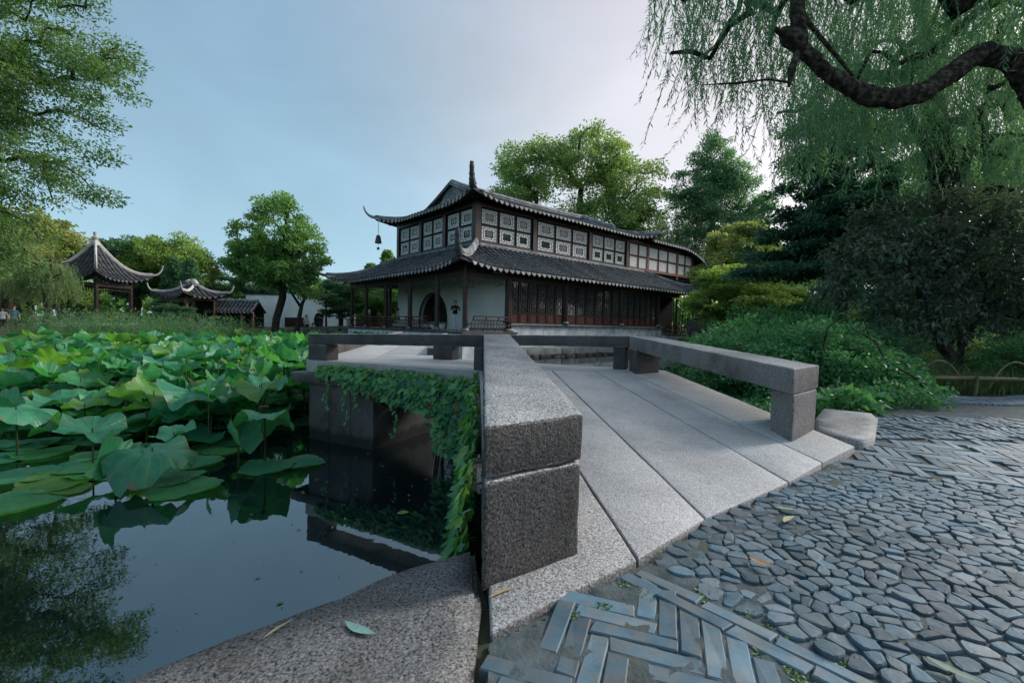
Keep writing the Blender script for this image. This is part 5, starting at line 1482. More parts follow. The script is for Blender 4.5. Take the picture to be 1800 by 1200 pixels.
nlot = len(special) + len(pads)
for x_, y_, ne in cand:
    edge = y_ - ne
    if edge < 1.3 and random.random() < .30: continue
    if edge < 1.5 and random.random() < .62: kind = 'pad'
    else: kind = random.choices(('open', 'cup', 'droop', 'saddle', 'fold'), (4, 2.6, 2.6, 3, 1.2))[0]
    c = random.choices(('blue', 'green', 'lime'), (4.4, 3.4, 1.7 + .05 * y_))[0]
    if kind == 'pad': c = random.choice(('blue', 'blue', 'green'))
    r = random.uniform(.24, .40) * (1 if kind != 'fold' else .85)
    hz = min(1.08, .34 + .22 * edge) * random.uniform(.62, 1.08) + .16 * mnoise.noise(Vector((x_ * .5, y_ * .5, 0)))
    z_ = WATER_Z + .013 if kind == 'pad' else WATER_Z + max(.22, hz)
    tl = (random.gauss(.10, .17), random.gauss(0, .17)) if kind != 'pad' else (0, 0)
    if kind != 'pad' and edge > .9 and y_ < 15:                   # lower leaves fill the space under the tall ones
        for _k in range(2):
            k2 = random.choice(('open', 'open', 'saddle', 'pad')); V, F, A_, R_ = lowres[k2][random.randint(0, 2)]
            c2 = random.choice(('blue', 'blue', 'green')); z2 = WATER_Z + (.015 if k2 == 'pad' else random.uniform(.12, .45) * min(1, .5 + edge * .3)); x2, y2 = x_ + random.uniform(-.35, .35), y_ + random.uniform(-.35, .35)
            if x2 > -3.8 and y2 < 8.3: continue
            mt = np.array((Matrix.Translation((x2, y2, z2)) @ (Matrix.Rotation(random.random() * 6.28, 4, 'Z') @ Matrix.Rotation(random.gauss(0, .15) if k2 != 'pad' else 0, 4, 'X'))))
            restF.append(F + sum(len(q_) for q_ in restV)); restV.append((V * random.uniform(.22, .38)) @ mt[:3, :3].T + mt[:3, 3]); restA.append(A_); restR.append(R_)
            restM.append(np.full(len(F), ('blue', 'green', 'lime').index(c2)))
    if nlot < 300:
        lotus((x_, y_, z_), r, kind, c, lotus_label(x_, y_, edge, kind, c), G, tl, None, random.randint(0, 2)); nlot += 1
    else:
        V, F, A_, R_ = lowres[kind][random.randint(0, 2)]
        mt = np.array((Matrix.Translation((x_, y_, z_)) @ (Matrix.Rotation(random.random() * 6.28, 4, 'Z') @ Matrix.Rotation(tl[0], 4, 'X') @ Matrix.Rotation(tl[1], 4, 'Y'))))
        restF.append(F + sum(len(q_) for q_ in restV)); restV.append((V * r) @ mt[:3, :3].T + mt[:3, 3]); restA.append(A_); restR.append(R_)
        restM.append(np.full(len(F), ('blue', 'green', 'lime').index(c)))
        if kind != 'pad' and y_ < 16: stV.tube([(x_, y_, z_), (x_ + .02, y_, -1.15)], .011, 4, False)
me = tri_mesh('lotus_bed', np.concatenate(restV), np.concatenate(restF))
for nm, arr in (('ang', np.concatenate(restA)), ('rad', np.concatenate(restR))):
    at = me.attributes.new(nm, 'FLOAT', 'POINT'); at.data.foreach_set('value', arr.astype(np.float32))
for c in ('blue', 'green', 'lime'): me.materials.append(M['lotus_' + c])
me.polygons.foreach_set('material_index', np.concatenate(restM).astype(np.int32))
me.polygons.foreach_set('use_smooth', [True] * len(me.polygons))
bedo = tag(link('lotus_bed', me), 'far part of the lotus bed, leaves crowding to the opposite bank', 'lotus bed', kind='stuff')
if stV.v: stV.build('stalks', M['stem'], bedo)['kind'] = 'stuff'
pod = tag(empty('lotus_seed_pod', (-3.27, 5.95, -.35)), 'dark dry lotus seed pod bent over beside the tall leaf near the pier', 'seed pod')
MB().tube([(0, 0, -.06), (0, 0, 0), (0, 0, .05), (0, 0, .06)], [.015, .05, .065, .05], 10).build('pod', M['bark'], pod)
MB().tube([(0, 0, -.05), (.02, .01, -.3), (0, .02, -.8)], .008, 5).build('stalk', M['stem'], pod)

# reeds between the lotus and the pavilion
def reed_bed(name, label, n_, rx, ry, hgt, mat):
    V, T, VR = [], [], []
    for _ in range(n_):
        x_ = random.uniform(*rx); y_ = random.uniform(*ry)
        if random.random() < .25 + .5 * mnoise.noise(Vector((x_ * .6, y_ * .5, 9))): continue
        zb = max(-1.1, -1.1); H_ = hgt * random.uniform(.55, 1.1) * (1 + .25 * mnoise.noise(Vector((x_ * .4, 0, 2))))
        a0 = random.random() * 6.28; ln = random.uniform(.02, .22)
        top = (x_ + H_ * ln * math.cos(a0), y_ + H_ * ln * math.sin(a0), zb + H_)
        b_ = len(V); w_ = .008
        V += [(x_ - w_, y_, zb), (x_ + w_, y_, zb), (top[0], top[1], top[2])]; T.append((b_, b_+1, b_+2)); v_ = random.random(); VR += [v_]*3
        for k_ in range(7):
            f = .3 + .1 * k_ + random.uniform(-.04, .04); f = min(f, .97)
            px, py, pz = x_ + (top[0]-x_)*f, y_ + (top[1]-y_)*f, zb + H_*f
            a = random.random() * 6.28; L = random.uniform(.28, .55); ww_ = .015
            dx, dy = math.cos(a), math.sin(a); b_ = len(V)
            V += [(px, py, pz), (px + dx*L*.5 - dy*ww_, py + dy*L*.5 + dx*ww_, pz + L*.38), (px + dx*L*.5 + dy*ww_, py + dy*L*.5 - dx*ww_, pz + L*.38), (px + dx*L, py + dy*L, pz + L*random.uniform(.1, .5))]
            T += [(b_, b_+1, b_+2), (b_+1, b_+3, b_+2)]; v2 = min(1, max(0, v_ + random.uniform(-.25, .25))); VR += [v2]*4
    return tag(link(name, tri_mesh(name, np.array(V), np.array(T), np.array(VR)), mat), label, 'reeds', kind='stuff')
reed_bed('reeds', 'tall green reeds standing in the pond before the pointed pavilion', 3000, (-22.5, -13.2), (19.3, 24.5), 2.1, LM['reed'])
# ------------------------------------------------------------------ trees and shrubs
def leaf_arrays(C, D, Nn, L, W, fold=.25):
    """C base points, D unit long axes, Nn normals -> folded diamond leaves, two triangles each"""
    S = np.cross(D, Nn); S /= np.linalg.norm(S, axis=1, keepdims=True) + 1e-9
    Nr = np.cross(S, D)
    L = L[:, None]; W = W[:, None]
    mid = C + D * L * .45
    V = np.stack([C, mid + S * W * .5 + Nr * W * fold, C + D * L, mid - S * W * .5 + Nr * W * fold], 1).reshape(-1, 3)
    i = np.arange(len(C))[:, None] * 4
    T = np.concatenate([i + np.array([[0, 1, 2]]), i + np.array([[0, 2, 3]])])
    return V, T
def unit(a): return a / (np.linalg.norm(a, axis=1, keepdims=True) + 1e-9)

def cloud(centers, cr, n_per, size, aspect=.5, flat=.6, droop=.2, upn=.9, seed=0, outw=.5, center=None):
    g = np.random.default_rng(seed)
    K = len(centers); N = K * n_per
    cr = np.broadcast_to(cr, (K,))
    base = np.repeat(centers, n_per, 0); rr_ = np.repeat(cr, n_per)
    off = g.normal(size=(N, 3)); off = unit(off) * (g.random((N, 1)) ** .45); off[:, 2] *= flat
    C = base + off * rr_[:, None]
    cen = centers.mean(0) if center is None else np.array(center)
    outd = unit(C - cen)
    D = unit(g.normal(size=(N, 3)) * .8 + outd * outw + unit(off) * .5 - np.array([0, 0, droop]))
    Nn = unit(g.normal(size=(N, 3)) * .7 + np.array([0, 0, upn]) + outd * .3)
    L = size * g.uniform(.65, 1.25, N); W = L * aspect
    V, T = leaf_arrays(C, D, Nn, L, W)
    var = np.clip(np.repeat(g.random(K), n_per) * .5 + g.random(N) * .5, 0, 1)
    return V, T, np.repeat(var, 4)

def skeleton(trunk, r0, tips, mbx, twig=.012, sides=6, bend=.12, zpen=.6, wob=.1, seedv=0):
    """limbs that join each foliage clump to the nearest wood already grown"""
    rs = random.Random(seedv)
    nodes = []; par = []; w = []
    tr = [Vector(p) for p in trunk]
    for i in range(len(tr) - 1):
        n_ = 4
        for k_ in range(n_):
            nodes.append(tr[i].lerp(tr[i+1], k_ / n_)); par.append(len(nodes) - 2)
    nodes.append(tr[-1]); par.append(len(nodes) - 2)
    ntr = len(nodes); w = [0.0] * ntr
    arr = np.array([tuple(p) for p in nodes])
    lo_ = int(ntr * .35)
    ordr = sorted(range(len(tips)), key=lambda i: float(np.min(np.linalg.norm(arr[lo_:] - tips[i], axis=1))))
    ends = []
    for i in ordr:
        c = Vector(tips[i]); A_ = np.array([tuple(p) for p in nodes])
        d = np.linalg.norm(A_ - np.array(c), axis=1) + zpen * np.maximum(0, A_[:, 2] - c.z + .1)
        d[:lo_] += 99
        j = int(np.argmin(d)); p = nodes[j]; dist_ = (c - p).length
        m_ = max(2, min(4, int(dist_ / .6)))
        last = j
        for k_ in range(1, m_ + 1):
            t = k_ / m_
            q_ = p.lerp(c, t) + Vector((rs.uniform(-1, 1), rs.uniform(-1, 1), rs.uniform(-1, 1))) * (wob * dist_ * (1 - t)) + Vector((0, 0, bend * dist_ * math.sin(t * math.pi)))
            nodes.append(q_); par.append(last); w.append(0.0); last = len(nodes) - 1
        ends.append(last)
    for e_ in ends:
        j = e_
        while j >= 0: w[j] += 1; j = par[j]
    tot = max(1, len(ends))
    rad = [max(twig, r0 * (ww_ / tot) ** .46) for ww_ in w]
    for k_ in range(ntr): rad[k_] = max(rad[k_], r0 * (1 - .62 * k_ / (ntr - 1)))
    kids = {}
    for i, p in enumerate(par):
        if p >= 0: kids.setdefault(p, []).append(i)
    # chains
    start = [(0, -1)]
    while start:
        i, p = start.pop()
        ch = [] if p < 0 else [p]
        while True:
            ch.append(i); ks = kids.get(i, [])
            if not ks: break
            ks = sorted(ks, key=lambda k_: -rad[k_])
            for k_ in ks[1:]: start.append((k_, i))
            i = ks[0]
        if len(ch) > 1:
            rd = [rad[k_] for k_ in ch]
            if p >= 0: rd[0] = min(rd[0], rd[1] * 1.25)
            mbx.tube([nodes[k_] for k_ in ch], rd, sides if rd[0] > .05 else 4, False)
    return nodes

def lobes_pts(lobes, K, seed, shell=.45):
    g = np.random.default_rng(seed)
    vol = np.array([l[3] * l[4] * l[5] for l in lobes]); vol = vol ** .8 / (vol ** .8).sum()
    P = []
    while len(P) < K:
        l = lobes[g.choice(len(lobes), p=vol)]
        d = g.normal(size=3); d /= np.linalg.norm(d); r = (shell + (1 - shell) * g.random()) ** .7
        p = np.array(l[:3]) + d * r * np.array(l[3:])
        if P and min(np.linalg.norm(np.array(P) - p, axis=1)) < .5 * (np.prod(l[3:]) / K) ** (1/3): 
            if g.random() < .8: continue
        P.append(p)
    return np.array(P)

def tree(name, label, cat, loc, trunk, r0, lobes, K, n_per, cr, leaf, mat, bark=None, seed=0, aspect=.5, flat=.6, droop=.2, group=None, zpen=.6, shell=.45, extra_trunks=(), twig=.012, upn=.9, outw=.5, wob=.1):
    root = tag(empty(name, loc), label, cat, group)
    tips = lobes_pts(lobes, K, seed, shell)
    g = np.random.default_rng(seed + 1)
    V, T, VR = cloud(tips, cr * g.uniform(.7, 1.25, K), n_per, leaf, aspect, flat, droop, upn, seed + 2, outw)
    wood = MB()
    sub = tips[:: max(1, len(tips) // 150)]
    skeleton(trunk, r0, sub, wood, twig, 7, .1, zpen, wob, seed)
    for tk, rk in extra_trunks: wood.tube(tk, [rk * (1 - .6 * i / (len(tk) - 1)) for i in range(len(tk))], 7, False)
    tw = wood.build('trunk', bark or M['bark'], root, smooth=True)
    cw = link('crown', tri_mesh('crown', V, T, VR), mat, root)
    return root

def copy_tree(o, loc, sc, rz, label, name=None, mat=None):
    r_ = bpy.data.objects.new(name or o.name.split('.')[0], None); col.objects.link(r_)
    r_.empty_display_size = .3
    for k_ in ('category', 'group'):
        if k_ in o: r_[k_] = o[k_]
    r_['label'] = label
    r_.location = loc; r_.scale = sc if hasattr(sc, '__len__') else (sc, sc, sc); r_.rotation_euler = (0, 0, rz)
    for ch in o.children:
        c = ch.copy(); col.objects.link(c); c.parent = r_
        if mat is not None and ch.name.startswith('crown'):
            c.material_slots[0].link = 'OBJECT'; c.material_slots[0].material = mat
    return r_

def E(cx, cy, cz, rx, ry=None, rz=None): return (cx, cy, cz, rx, rx if ry is None else ry, rx if rz is None else rz)

# --- left bank: large fine-leaved tree leaning over the pond
tree('ash_tree', 'large fine-leaved tree rising out of the left picture edge', 'tree', (-24.3, 19.5, -.1), [(0, 0, 0), (.3, -.1, 3.5), (.9, -.2, 7), (1.4, -.3, 11), (1.2, -.2, 15)], .42,
     [E(2.5, 0, 13.5, 4.6, 4, 3.6), E(4.0, -.6, 10.2, 4.6, 3.6, 2.0), E(3.4, -.4, 7.2, 4.0, 3.4, 1.5), E(.9, -.3, 4.6, 3.4, 3.2, 1.3), E(0, 0, 17, 5, 4, 3), E(-1.5, 0, 10, 3.5, 3.5, 5), E(0, 0, 2.9, 2.6, 3, .9)], 420, 210, .95, .17, LM['ash'], None, 3, .42, .42, .15, zpen=.3, shell=.25, wob=.06)
# --- two-stemmed round tree on the islet
RT = tree('round_tree', 'rounded green tree with a forked leaning trunk on the islet behind the lotus', 'tree', (-15.9, 30.2, -.25), [(0, 0, 0), (.15, 0, 1.2), (.55, 0, 2.6), (.5, .1, 4.5), (.7, 0, 6.8), (.9, 0, 8.4)], .24,
     [E(.4, 0, 6.9, 1.9, 2.0, 2.5), E(-1.0, 0, 5.0, 1.8, 2.2, 1.6), E(1.9, 0, 5.6, 1.6, 1.9, 2.0), E(-1.7, 0, 6.6, 1.1, 1.4, 1.1), E(.6, 0, 4.2, 2.6, 2.2, 1.0), E(2.2, .2, 3.4, 1.1, 1.2, .8), E(.6, 0, 9.0, .7, .8, .7)],
     250, 105, .52, .19, LM['round'], None, 8, .6, .6, .2, extra_trunks=[([(1.15, .6, -.2), (1.35, .5, .9), (1.7, .3, 2.2), (2.2, .2, 3.2)], .2), ([(1.6, .4, 2.0), (1.0, .2, 3.0), (.7, .1, 4.0)], .10), ([(2.6, 2.2, -.2), (2.55, 2.2, 1.4), (2.6, 2.0, 3.4)], .1)])
# --- drooping willow-like trees by the pavilion
def strands(anchors, lengths, seed, leaf=.1, gap=.05, sway=.15, width=.16, lean=None):
    g = np.random.default_rng(seed)
    Cs, Ds, Ns, VRs = [], [], [], []; SV, ST = [], []
    for a, L in zip(anchors, lengths):
        n_ = max(4, int(L / gap)); t = np.linspace(0, 1, n_)
        ph_, am = g.random() * 6.28, sway * g.uniform(.3, 1.2); az = g.random() * 6.28
        bx_, by_ = math.cos(az), math.sin(az)
        curve = am * (t ** 1.6) * L * .5 + .05 * L * np.sin(t * 5 + ph_) * t
        ou = .22 * L * (1 - np.exp(-t * 3)) * .4
        P = np.stack([a[0] + bx_ * (curve + ou), a[1] + by_ * (curve + ou), a[2] - t * L], 1)
        d = np.gradient(P, axis=0); d = unit(d)
        side = unit(np.cross(d, np.array([[math.cos(az + 1.1), math.sin(az + 1.1), .1]])))
        sgn = np.where(np.arange(n_) % 2, 1, -1)[:, None]
        dd = unit(d * .85 + side * sgn * .55 + g.normal(size=(n_, 3)) * .22)
        keep = g.random(n_) > .12
        Cs.append(P[keep]); Ds.append(dd[keep]); Ns.append(unit(g.normal(size=(keep.sum(), 3)))); VRs.append(np.clip(g.random() * .5 + g.random(keep.sum()) * .5, 0, 1))
        m_ = max(3, n_ // 5); ii = np.linspace(0, n_ - 1, m_).astype(int); Q = P[ii]
        b_ = len(SV); w_ = .0035
        for q_ in Q: SV += [(q_[0] - w_, q_[1], q_[2]), (q_[0] + w_, q_[1], q_[2])]
        for k_ in range(m_ - 1): ST += [(b_+2*k_, b_+2*k_+1, b_+2*k_+3), (b_+2*k_, b_+2*k_+3, b_+2*k_+2)]
    C = np.concatenate(Cs); D = np.concatenate(Ds); Nn = np.concatenate(Ns); VR = np.concatenate(VRs)
    L = leaf * g.uniform(.6, 1.2, len(C)); V, T = leaf_arrays(C, D, Nn, L, L * width, .1)
    return V, T, np.repeat(VR, 4), np.array(SV), np.array(ST)

def hang_pts(lobes, K, seed):
    P = lobes_pts(lobes, K, seed, .2); return P

def willow(name, label, loc, trunk, r0, lobes, K, lens, leaf, gap, mat, seed, bark=None, limbs=(), width=.16, sway=.15, ncl=70):
    root = tag(empty(name, loc), label, 'willow')
    A_ = hang_pts(lobes, K, seed)
    g = np.random.default_rng(seed)
    V, T, VR, SV, ST = strands(A_, g.uniform(lens[0], lens[1], K), seed, leaf, gap, sway, width)
    n0 = len(V)
    V = np.concatenate([V, SV]); T = np.concatenate([T, ST + n0]); VR = np.concatenate([VR, np.full(len(SV), .2)])
    link('crown', tri_mesh('crown', V, T, VR), mat, root)
    wood = MB()
    if trunk: skeleton(trunk, r0, A_[:: max(1, K // ncl)], wood, .008, 8, .12, .0, .08, seed)
    for tk, rk in limbs:
        wood.tube(tk, rk, 26, True)
    wood.build('trunk', bark or M['bark'], root, smooth=True)
    return root
willow('weeping_tree', 'small pale weeping tree with dark trunk in front of the pointed pavilion', (-32.6, 31.6, -.2), [(0, 0, 0), (.2, 0, 1.2), (.1, 0, 2.4), (.4, 0, 4.2)], .22,
       [E(.3, 0, 4.4, 1.6, 1.6, .9), E(1.0, 0, 3.6, 1.2, 1.4, .8), E(-1.2, 0, 3.7, 1.3, 1.4, .9)], 640, (.5, 1.7), .22, .05, LM['willow_pale'], 21, sway=.5, width=.14)
willow('weeping_tree', 'yellowish weeping tree at the left picture edge, above the strolling visitors', (-36.5, 32.5, -.2), [(0, 0, 0), (.2, 0, 2.2), (.4, 0, 4.5), (.3, 0, 7)], .3,
       [E(0, 0, 6.5, 3.2, 3, 1.5), E(2, 0, 4.6, 2.2, 2.2, 1.2), E(-1.5, 0, 4.6, 2.2, 2.2, 1.2)], 560, (.9, 2.8), .22, .055, LM['gold'], 22, sway=.4, width=.15)
# --- trees behind the far bank
tA = tree('broadleaf_tree', 'pale olive tree spreading behind the pointed pavilion roof', 'tree', (-44, 58, 0), [(0, 0, 0), (.2, 0, 3), (0, 0, 6), (.4, 0, 9)], .35, [E(0, 0, 9, 4.2, 4, 2.6), E(3, 0, 7.2, 3, 3, 2), E(-3, 0, 7.5, 2.8, 3, 2)], 170, 130, 1.0, .34, LM['lime'], None, 31, .55, group='trees beyond the far bank')
tB = tree('evergreen_tree', 'dark broad evergreen with cloud-like tiers behind the small hall', 'tree', (-34.5, 62, 0), [(0, 0, 0), (.2, 0, 3), (0, 0, 6), (.4, 0, 9.5)], .4, [E(0, 0, 10.2, 3.6, 3.6, 1.8), E(-1.5, 0, 8, 3.0, 3, 1.5), E(2, 0, 7.2, 3.4, 3, 1.5), E(0, 0, 5.2, 3.5, 3, 1.5)], 190, 130, .9, .30, LM['dark'], None, 32, .55, flat=.4, group='trees beyond the far bank')
def conifer(name, label, loc, H_, r, K, n_per, mat, seed, group=None):
    g = np.random.default_rng(seed); root = tag(empty(name, loc), label, 'tree', group)
    q_ = g.random(K) ** .8; a = g.random(K) * 6.283; rr_ = r * (1 - q_) * g.uniform(.55, 1.0, K) + .05
    P = np.stack([rr_ * np.cos(a), rr_ * np.sin(a), .6 + q_ * (H_ - .6)], 1)
    V, T, VR = cloud(P, .12 * r + .18 * r * (1 - q_), n_per, .16 * r + .06, .4, .45, .1, .5, seed, .9, (0, 0, H_ * .4))
    link('crown', tri_mesh('crown', V, T, VR), mat, root)
    MB().tube([(0, 0, -.1), (0, 0, H_ * .5), (0, 0, H_ * .95)], [r * .09, r * .05, .02], 7, False).build('trunk', M['bark'], root)
    return root
tC = conifer('conifer', 'narrow dark conifer, right one of the pair behind the small hall', (-36.6, 51.5, -.1), 7.4, 2.2, 170, 60, LM['dark'], 33, 'conifers behind the small hall')
copy_tree(tC, (-39.2, 52.5, -.1), 1.02, 1.0, 'narrow dark conifer, left one of the pair behind the small hall')
tD = conifer('conifer', 'tall pale green conifer above the roof tip left of the porch', (-17.2, 62, 0), 10.3, 3.0, 210, 70, LM['round'], 34, 'conifers behind the porch')
copy_tree(tD, (-19.8, 63, 0), (1, 1, .84), 2.2, 'lower pale conifer left of the tall one behind the porch')
copy_tree(tA, (-26.5, 66, 0), (.85, .85, .62), 1.4, 'low olive tree behind the white garden wall', mat=LM['round'])
copy_tree(tB, (-42, 66, 0), (1.0, 1, .62), 2.4, 'low dark evergreen between the pavilion and the small hall')
copy_tree(tB, (-50, 60, 0), (1.2, 1.2, .95), .4, 'dark evergreen crowding behind the left weeping trees')
copy_tree(tA, (-57, 52, 0), (1.3, 1.3, 1.15), 3.1, 'olive tree behind the yellowish weeping tree at the left', mat=LM['gold'])
copy_tree(tB, (-46, 48, -.3), (.7, .7, .42), 1.9, 'dark bush seen through the columns of the pointed pavilion', name='evergreen_bush', mat=LM['round'])
copy_tree(tB, (-31.5, 42.0, -.8), (.45, .45, .24), 2.9, 'low dark bush between the reeds and the small hall', name='evergreen_bush')
copy_tree(tA, (-14.5, 47, -.4), (.8, .8, .42), 0.3, 'bush seen through the porch columns, pale and leafy', name='leafy_bush', mat=LM['round'])
copy_tree(tB, (-17.5, 46, -.4), (.6, .6, .45), 1.2, 'dark bush at the left end of the porch', name='evergreen_bush')
copy_tree(tA, (-11.0, 58, 0), (.8, .8, 1.15), 2.6, 'tall thin-leaved tree behind the hanging bell', mat=LM['ash'])
copy_tree(tB, (-8.5, 48, -.3), (.7, .7, .5), .2, 'dark bush behind the porch, near the moon-gate wall', name='evergreen_bush')
# --- great camphor behind the hall and neighbours
tree('camphor_tree', 'great spreading camphor tree towering behind the hall roof', 'tree', (7.5, 54, 0), [(0, 0, 0), (.3, 0, 4), (-.2, 0, 8), (.3, 0, 12), (.2, 0, 16)], .75,
     [E(-5.2, 0, 19, 4.6, 4.5, 3.6), E(1.2, 0, 20.5, 4.8, 4.5, 3.8), E(6.2, 0, 17, 4.0, 4.5, 4.0), E(-7.8, 0, 14.5, 3.6, 4, 3.2), E(2.5, 0, 13.5, 6, 4.5, 3), E(7.6, 0, 12.5, 3.2, 3.5, 3), E(-4, 0, 11.5, 4, 4, 2.6), E(3, 0, 9.8, 6.5, 4, 2.2), E(-6.5, 0, 10, 3.5, 4, 2.2), E(9, 0, 9, 3, 3, 2.2)],
     1000, 82, 1.15, .33, LM['camphor'], None, 41, .55, .6, .15, shell=.35, wob=.08)
tE = tree('elm_tree', 'airy blue-green tree standing alone right of the great camphor', 'tree', (24.0, 56, 1.0), [(0, 0, 0), (.2, 0, 4), (-.2, 0, 8), (.3, 0, 13), (.1, 0, 20)], .4,
     [E(0, 0, 20.5, 2.6, 3.0, 3.2), E(-2.6, 0, 16.6, 3.0, 3, 2.4), E(3.0, 0, 17, 3.0, 3, 2.6), E(.4, 0, 13, 4.6, 3.4, 2.6), E(4.9, 0, 12.6, 2.4, 2.5, 2.2), E(-3, 0, 10.5, 3, 3, 2), E(1.5, 0, 18.5, 3, 3, 2.4), E(-1.5, 0, 14.5, 3.5, 3, 2.5), E(6, 0, 15, 2, 2.4, 2)], 620, 90, .9, .28, LM['blue'], None, 42, .5, .55, .1, shell=.3)
def bamboo(name, label, loc, K, H_, spread, mat, seed):
    g = np.random.default_rng(seed); root = tag(empty(name, loc), label, 'bamboo')
    wood = MB(); P = []
    for _ in range(K):
        a = g.random() * 6.28; r = spread * math.sqrt(g.random()) * .6; x_, y_ = r * math.cos(a), r * math.sin(a); h = H_ * g.uniform(.7, 1.05); ln = g.uniform(.05, .3)
        pts_ = [(x_ * (1 + ln * t * 2.5), y_ * (1 + ln * t * 2.5), h * t - .3 * t * t * h * ln) for t in np.linspace(0, 1, 6)]
        wood.tube(pts_, [.035, .03, .028, .02, .014, .006], 5, False)
        for _k in range(16):
            t = g.uniform(.35, 1.0); P.append((x_ * (1 + ln * t * 2.5) + g.normal() * .3, y_ * (1 + ln * t * 2.5) + g.normal() * .3, h * t - .3 * t * t * h * ln))
    P = np.array(P); V, T, VR = cloud(P, .42, 16, .26, .22, .6, .7, .3, seed, .5)
    link('crown', tri_mesh('crown', V, T, VR), mat, root); wood.build('canes', M['stem'], root)
    return root
bamboo('bamboo_clump', 'feathery light green bamboo rising behind the far roof end', (20.3, 56, .4), 60, 16.0, 4.6, LM['willow_pale'], 51)
bamboo('bamboo_clump', 'lower bamboo clump between the roof end and the golden maple', (19.0, 39.0, .6), 30, 7.2, 2.2, LM['willow_pale'], 52)
tF = tree('maple_tree', 'sunlit golden green maple with orange tips right of the hall', 'tree', (15.2, 31.0, .2), [(0, 0, 0), (.2, 0, 1.8), (-.2, 0, 4), (.2, 0, 6.2)], .2, [E(0, 0, 6.4, 2.0, 2, 1.7), E(-1.3, 0, 4.6, 1.8, 1.8, 1.2), E(1.4, 0, 4.6, 1.8, 1.8, 1.3), E(0, 0, 3.2, 2.3, 2, 1.0)], 180, 120, .55, .19, LM['gold'], None, 43, .7, .4, .2, group='maples right of the hall')
copy_tree(tF, (11.0, 22.5, -.6), (.92, .92, .60), 1.9, 'low spreading lime maple in front of the rocks by the hall', mat=LM['lime'])
copy_tree(tF, (13.6, 24.0, -.3), (.9, .9, .46), 3.4, 'low bright maple right of the spreading lime one', mat=LM['lime'])
copy_tree(tF, (18.5, 36.0, .6), (1.1, 1.1, 1.05), .5, 'tall lime maple behind the golden one', mat=LM['lime'])
# rounded hedge and soft shrubs in the middle distance
def mound(name, label, loc, s_, K, n_per, leaf, mat, seed, aspect=.5, cr=.5, flat=.6, group=None, cat='shrub', bark=None):
    g = np.random.default_rng(seed); root = tag(empty(name, loc), label, cat, group)
    d = unit(g.normal(size=(K, 3))); d[:, 2] = np.abs(d[:, 2]); r = (.35 + .65 * g.random((K, 1))) ** .5 * (1 + .16 * np.array([mnoise.noise(Vector(q_ * 2) + Vector((seed, 0, 0))) for q_ in d])[:, None])
    P = d * r * np.array(s_)
    V, T, VR = cloud(P, cr * g.uniform(.7, 1.2, K), n_per, leaf, aspect, flat, .1, .8, seed + 3, .7, (0, 0, -.3 * s_[2]))
    link('crown', tri_mesh('crown', V, T, VR), mat, root)
    wood = MB()
    for q_ in P[:: max(1, K // 26)]: wood.tube([(q_[0] * .05, q_[1] * .05, -.05), (q_[0] * .5, q_[1] * .5, q_[2] * .55), tuple(q_)], [.012 * max(s_) + .004, .008 * max(s_), .004], 5, False)
    wood.build('branches', bark or M['bark'], root)
    return root
mound('clipped_shrub', 'soft blue-green rounded shrub below the distant pointed roof', (22.5, 33.5, .6), (3.6, 3, 4.6), 190, 90, .16, LM['blue'], 61, .3)
mound('clipped_shrub', 'pale green rounded shrub right of the blue-green one', (20.5, 25.5, .3), (3.4, 2.6, 3.0), 170, 90, .15, LM['round'], 62, .35)
mound('clipped_shrub', 'feathery lime shrub in front of the rounded shrubs', (15.8, 20.5, 0), (1.8, 1.6, 2.2), 120, 80, .13, LM['lime'], 63, .35)
mound('dense_thicket', 'dark thicket closing the view behind the plum-coloured tree', (23, 19, 0), (6.5, 4.5, 5.0), 260, 90, .24, LM['dark'], 64, .5, .9)
mound('dense_thicket', 'dark thicket at the right picture edge behind the grass', (13.2, 12.6, 0), (3.6, 2.4, 2.7), 220, 80, .15, LM['dark'], 65, .5, .6)
mound('dense_thicket', 'blue-green low thicket between the shrub and the plum-coloured tree', (10.2, 10.8, 0), (2.6, 1.8, 1.15), 170, 80, .10, LM['blue'], 66, .4, .35)
mound('dense_thicket', 'lime tinged thicket behind the large shrub', (9.0, 14.5, 0), (2.8, 2.0, 1.7), 160, 80, .13, LM['shrub'], 67, .5, .45)
mound('dense_thicket', 'tall green thicket filling the gap behind the plum-leaved tree', (13.6, 11.6, 0), (2.6, 1.6, 4.0), 240, 80, .15, LM['shrub'], 69, .5, .5)
mound('dense_thicket', 'dark thicket under the layered tree', (18.0, 23.5, 0), (3.8, 3, 4.2), 200, 90, .2, LM['dark'], 68, .5, .8)
copy_tree(tB, (26, 27, 0), (1.15, 1.1, 1.0), 2.0, 'dark evergreen in the shade behind the layered tree')
copy_tree(tA, (-47, 44, -.3), (.8, .8, .5), 1.0, 'olive bush filling the bank left of the pointed pavilion', name='leafy_bush')
copy_tree(tA, (-52, 41, -.3), (.8, .8, .55), 2.2, 'olive bush at the far left behind the visitors', name='leafy_bush', mat=LM['round'])
copy_tree(tE, (36, 50, 0), (1.2, 1.0, .7), 2.0, 'airy tree behind the distant pointed roof', mat=LM['camphor'])
copy_tree(tB, (44, 40, 0), (1.6, 1.6, 1.0), 1.0, 'dark evergreen closing the view behind the right willows')
copy_tree(tA, (28, 52, .5), (1.2, 1.2, .85), 2.5, 'lime tree beneath the distant pointed roof', mat=LM['lime'])

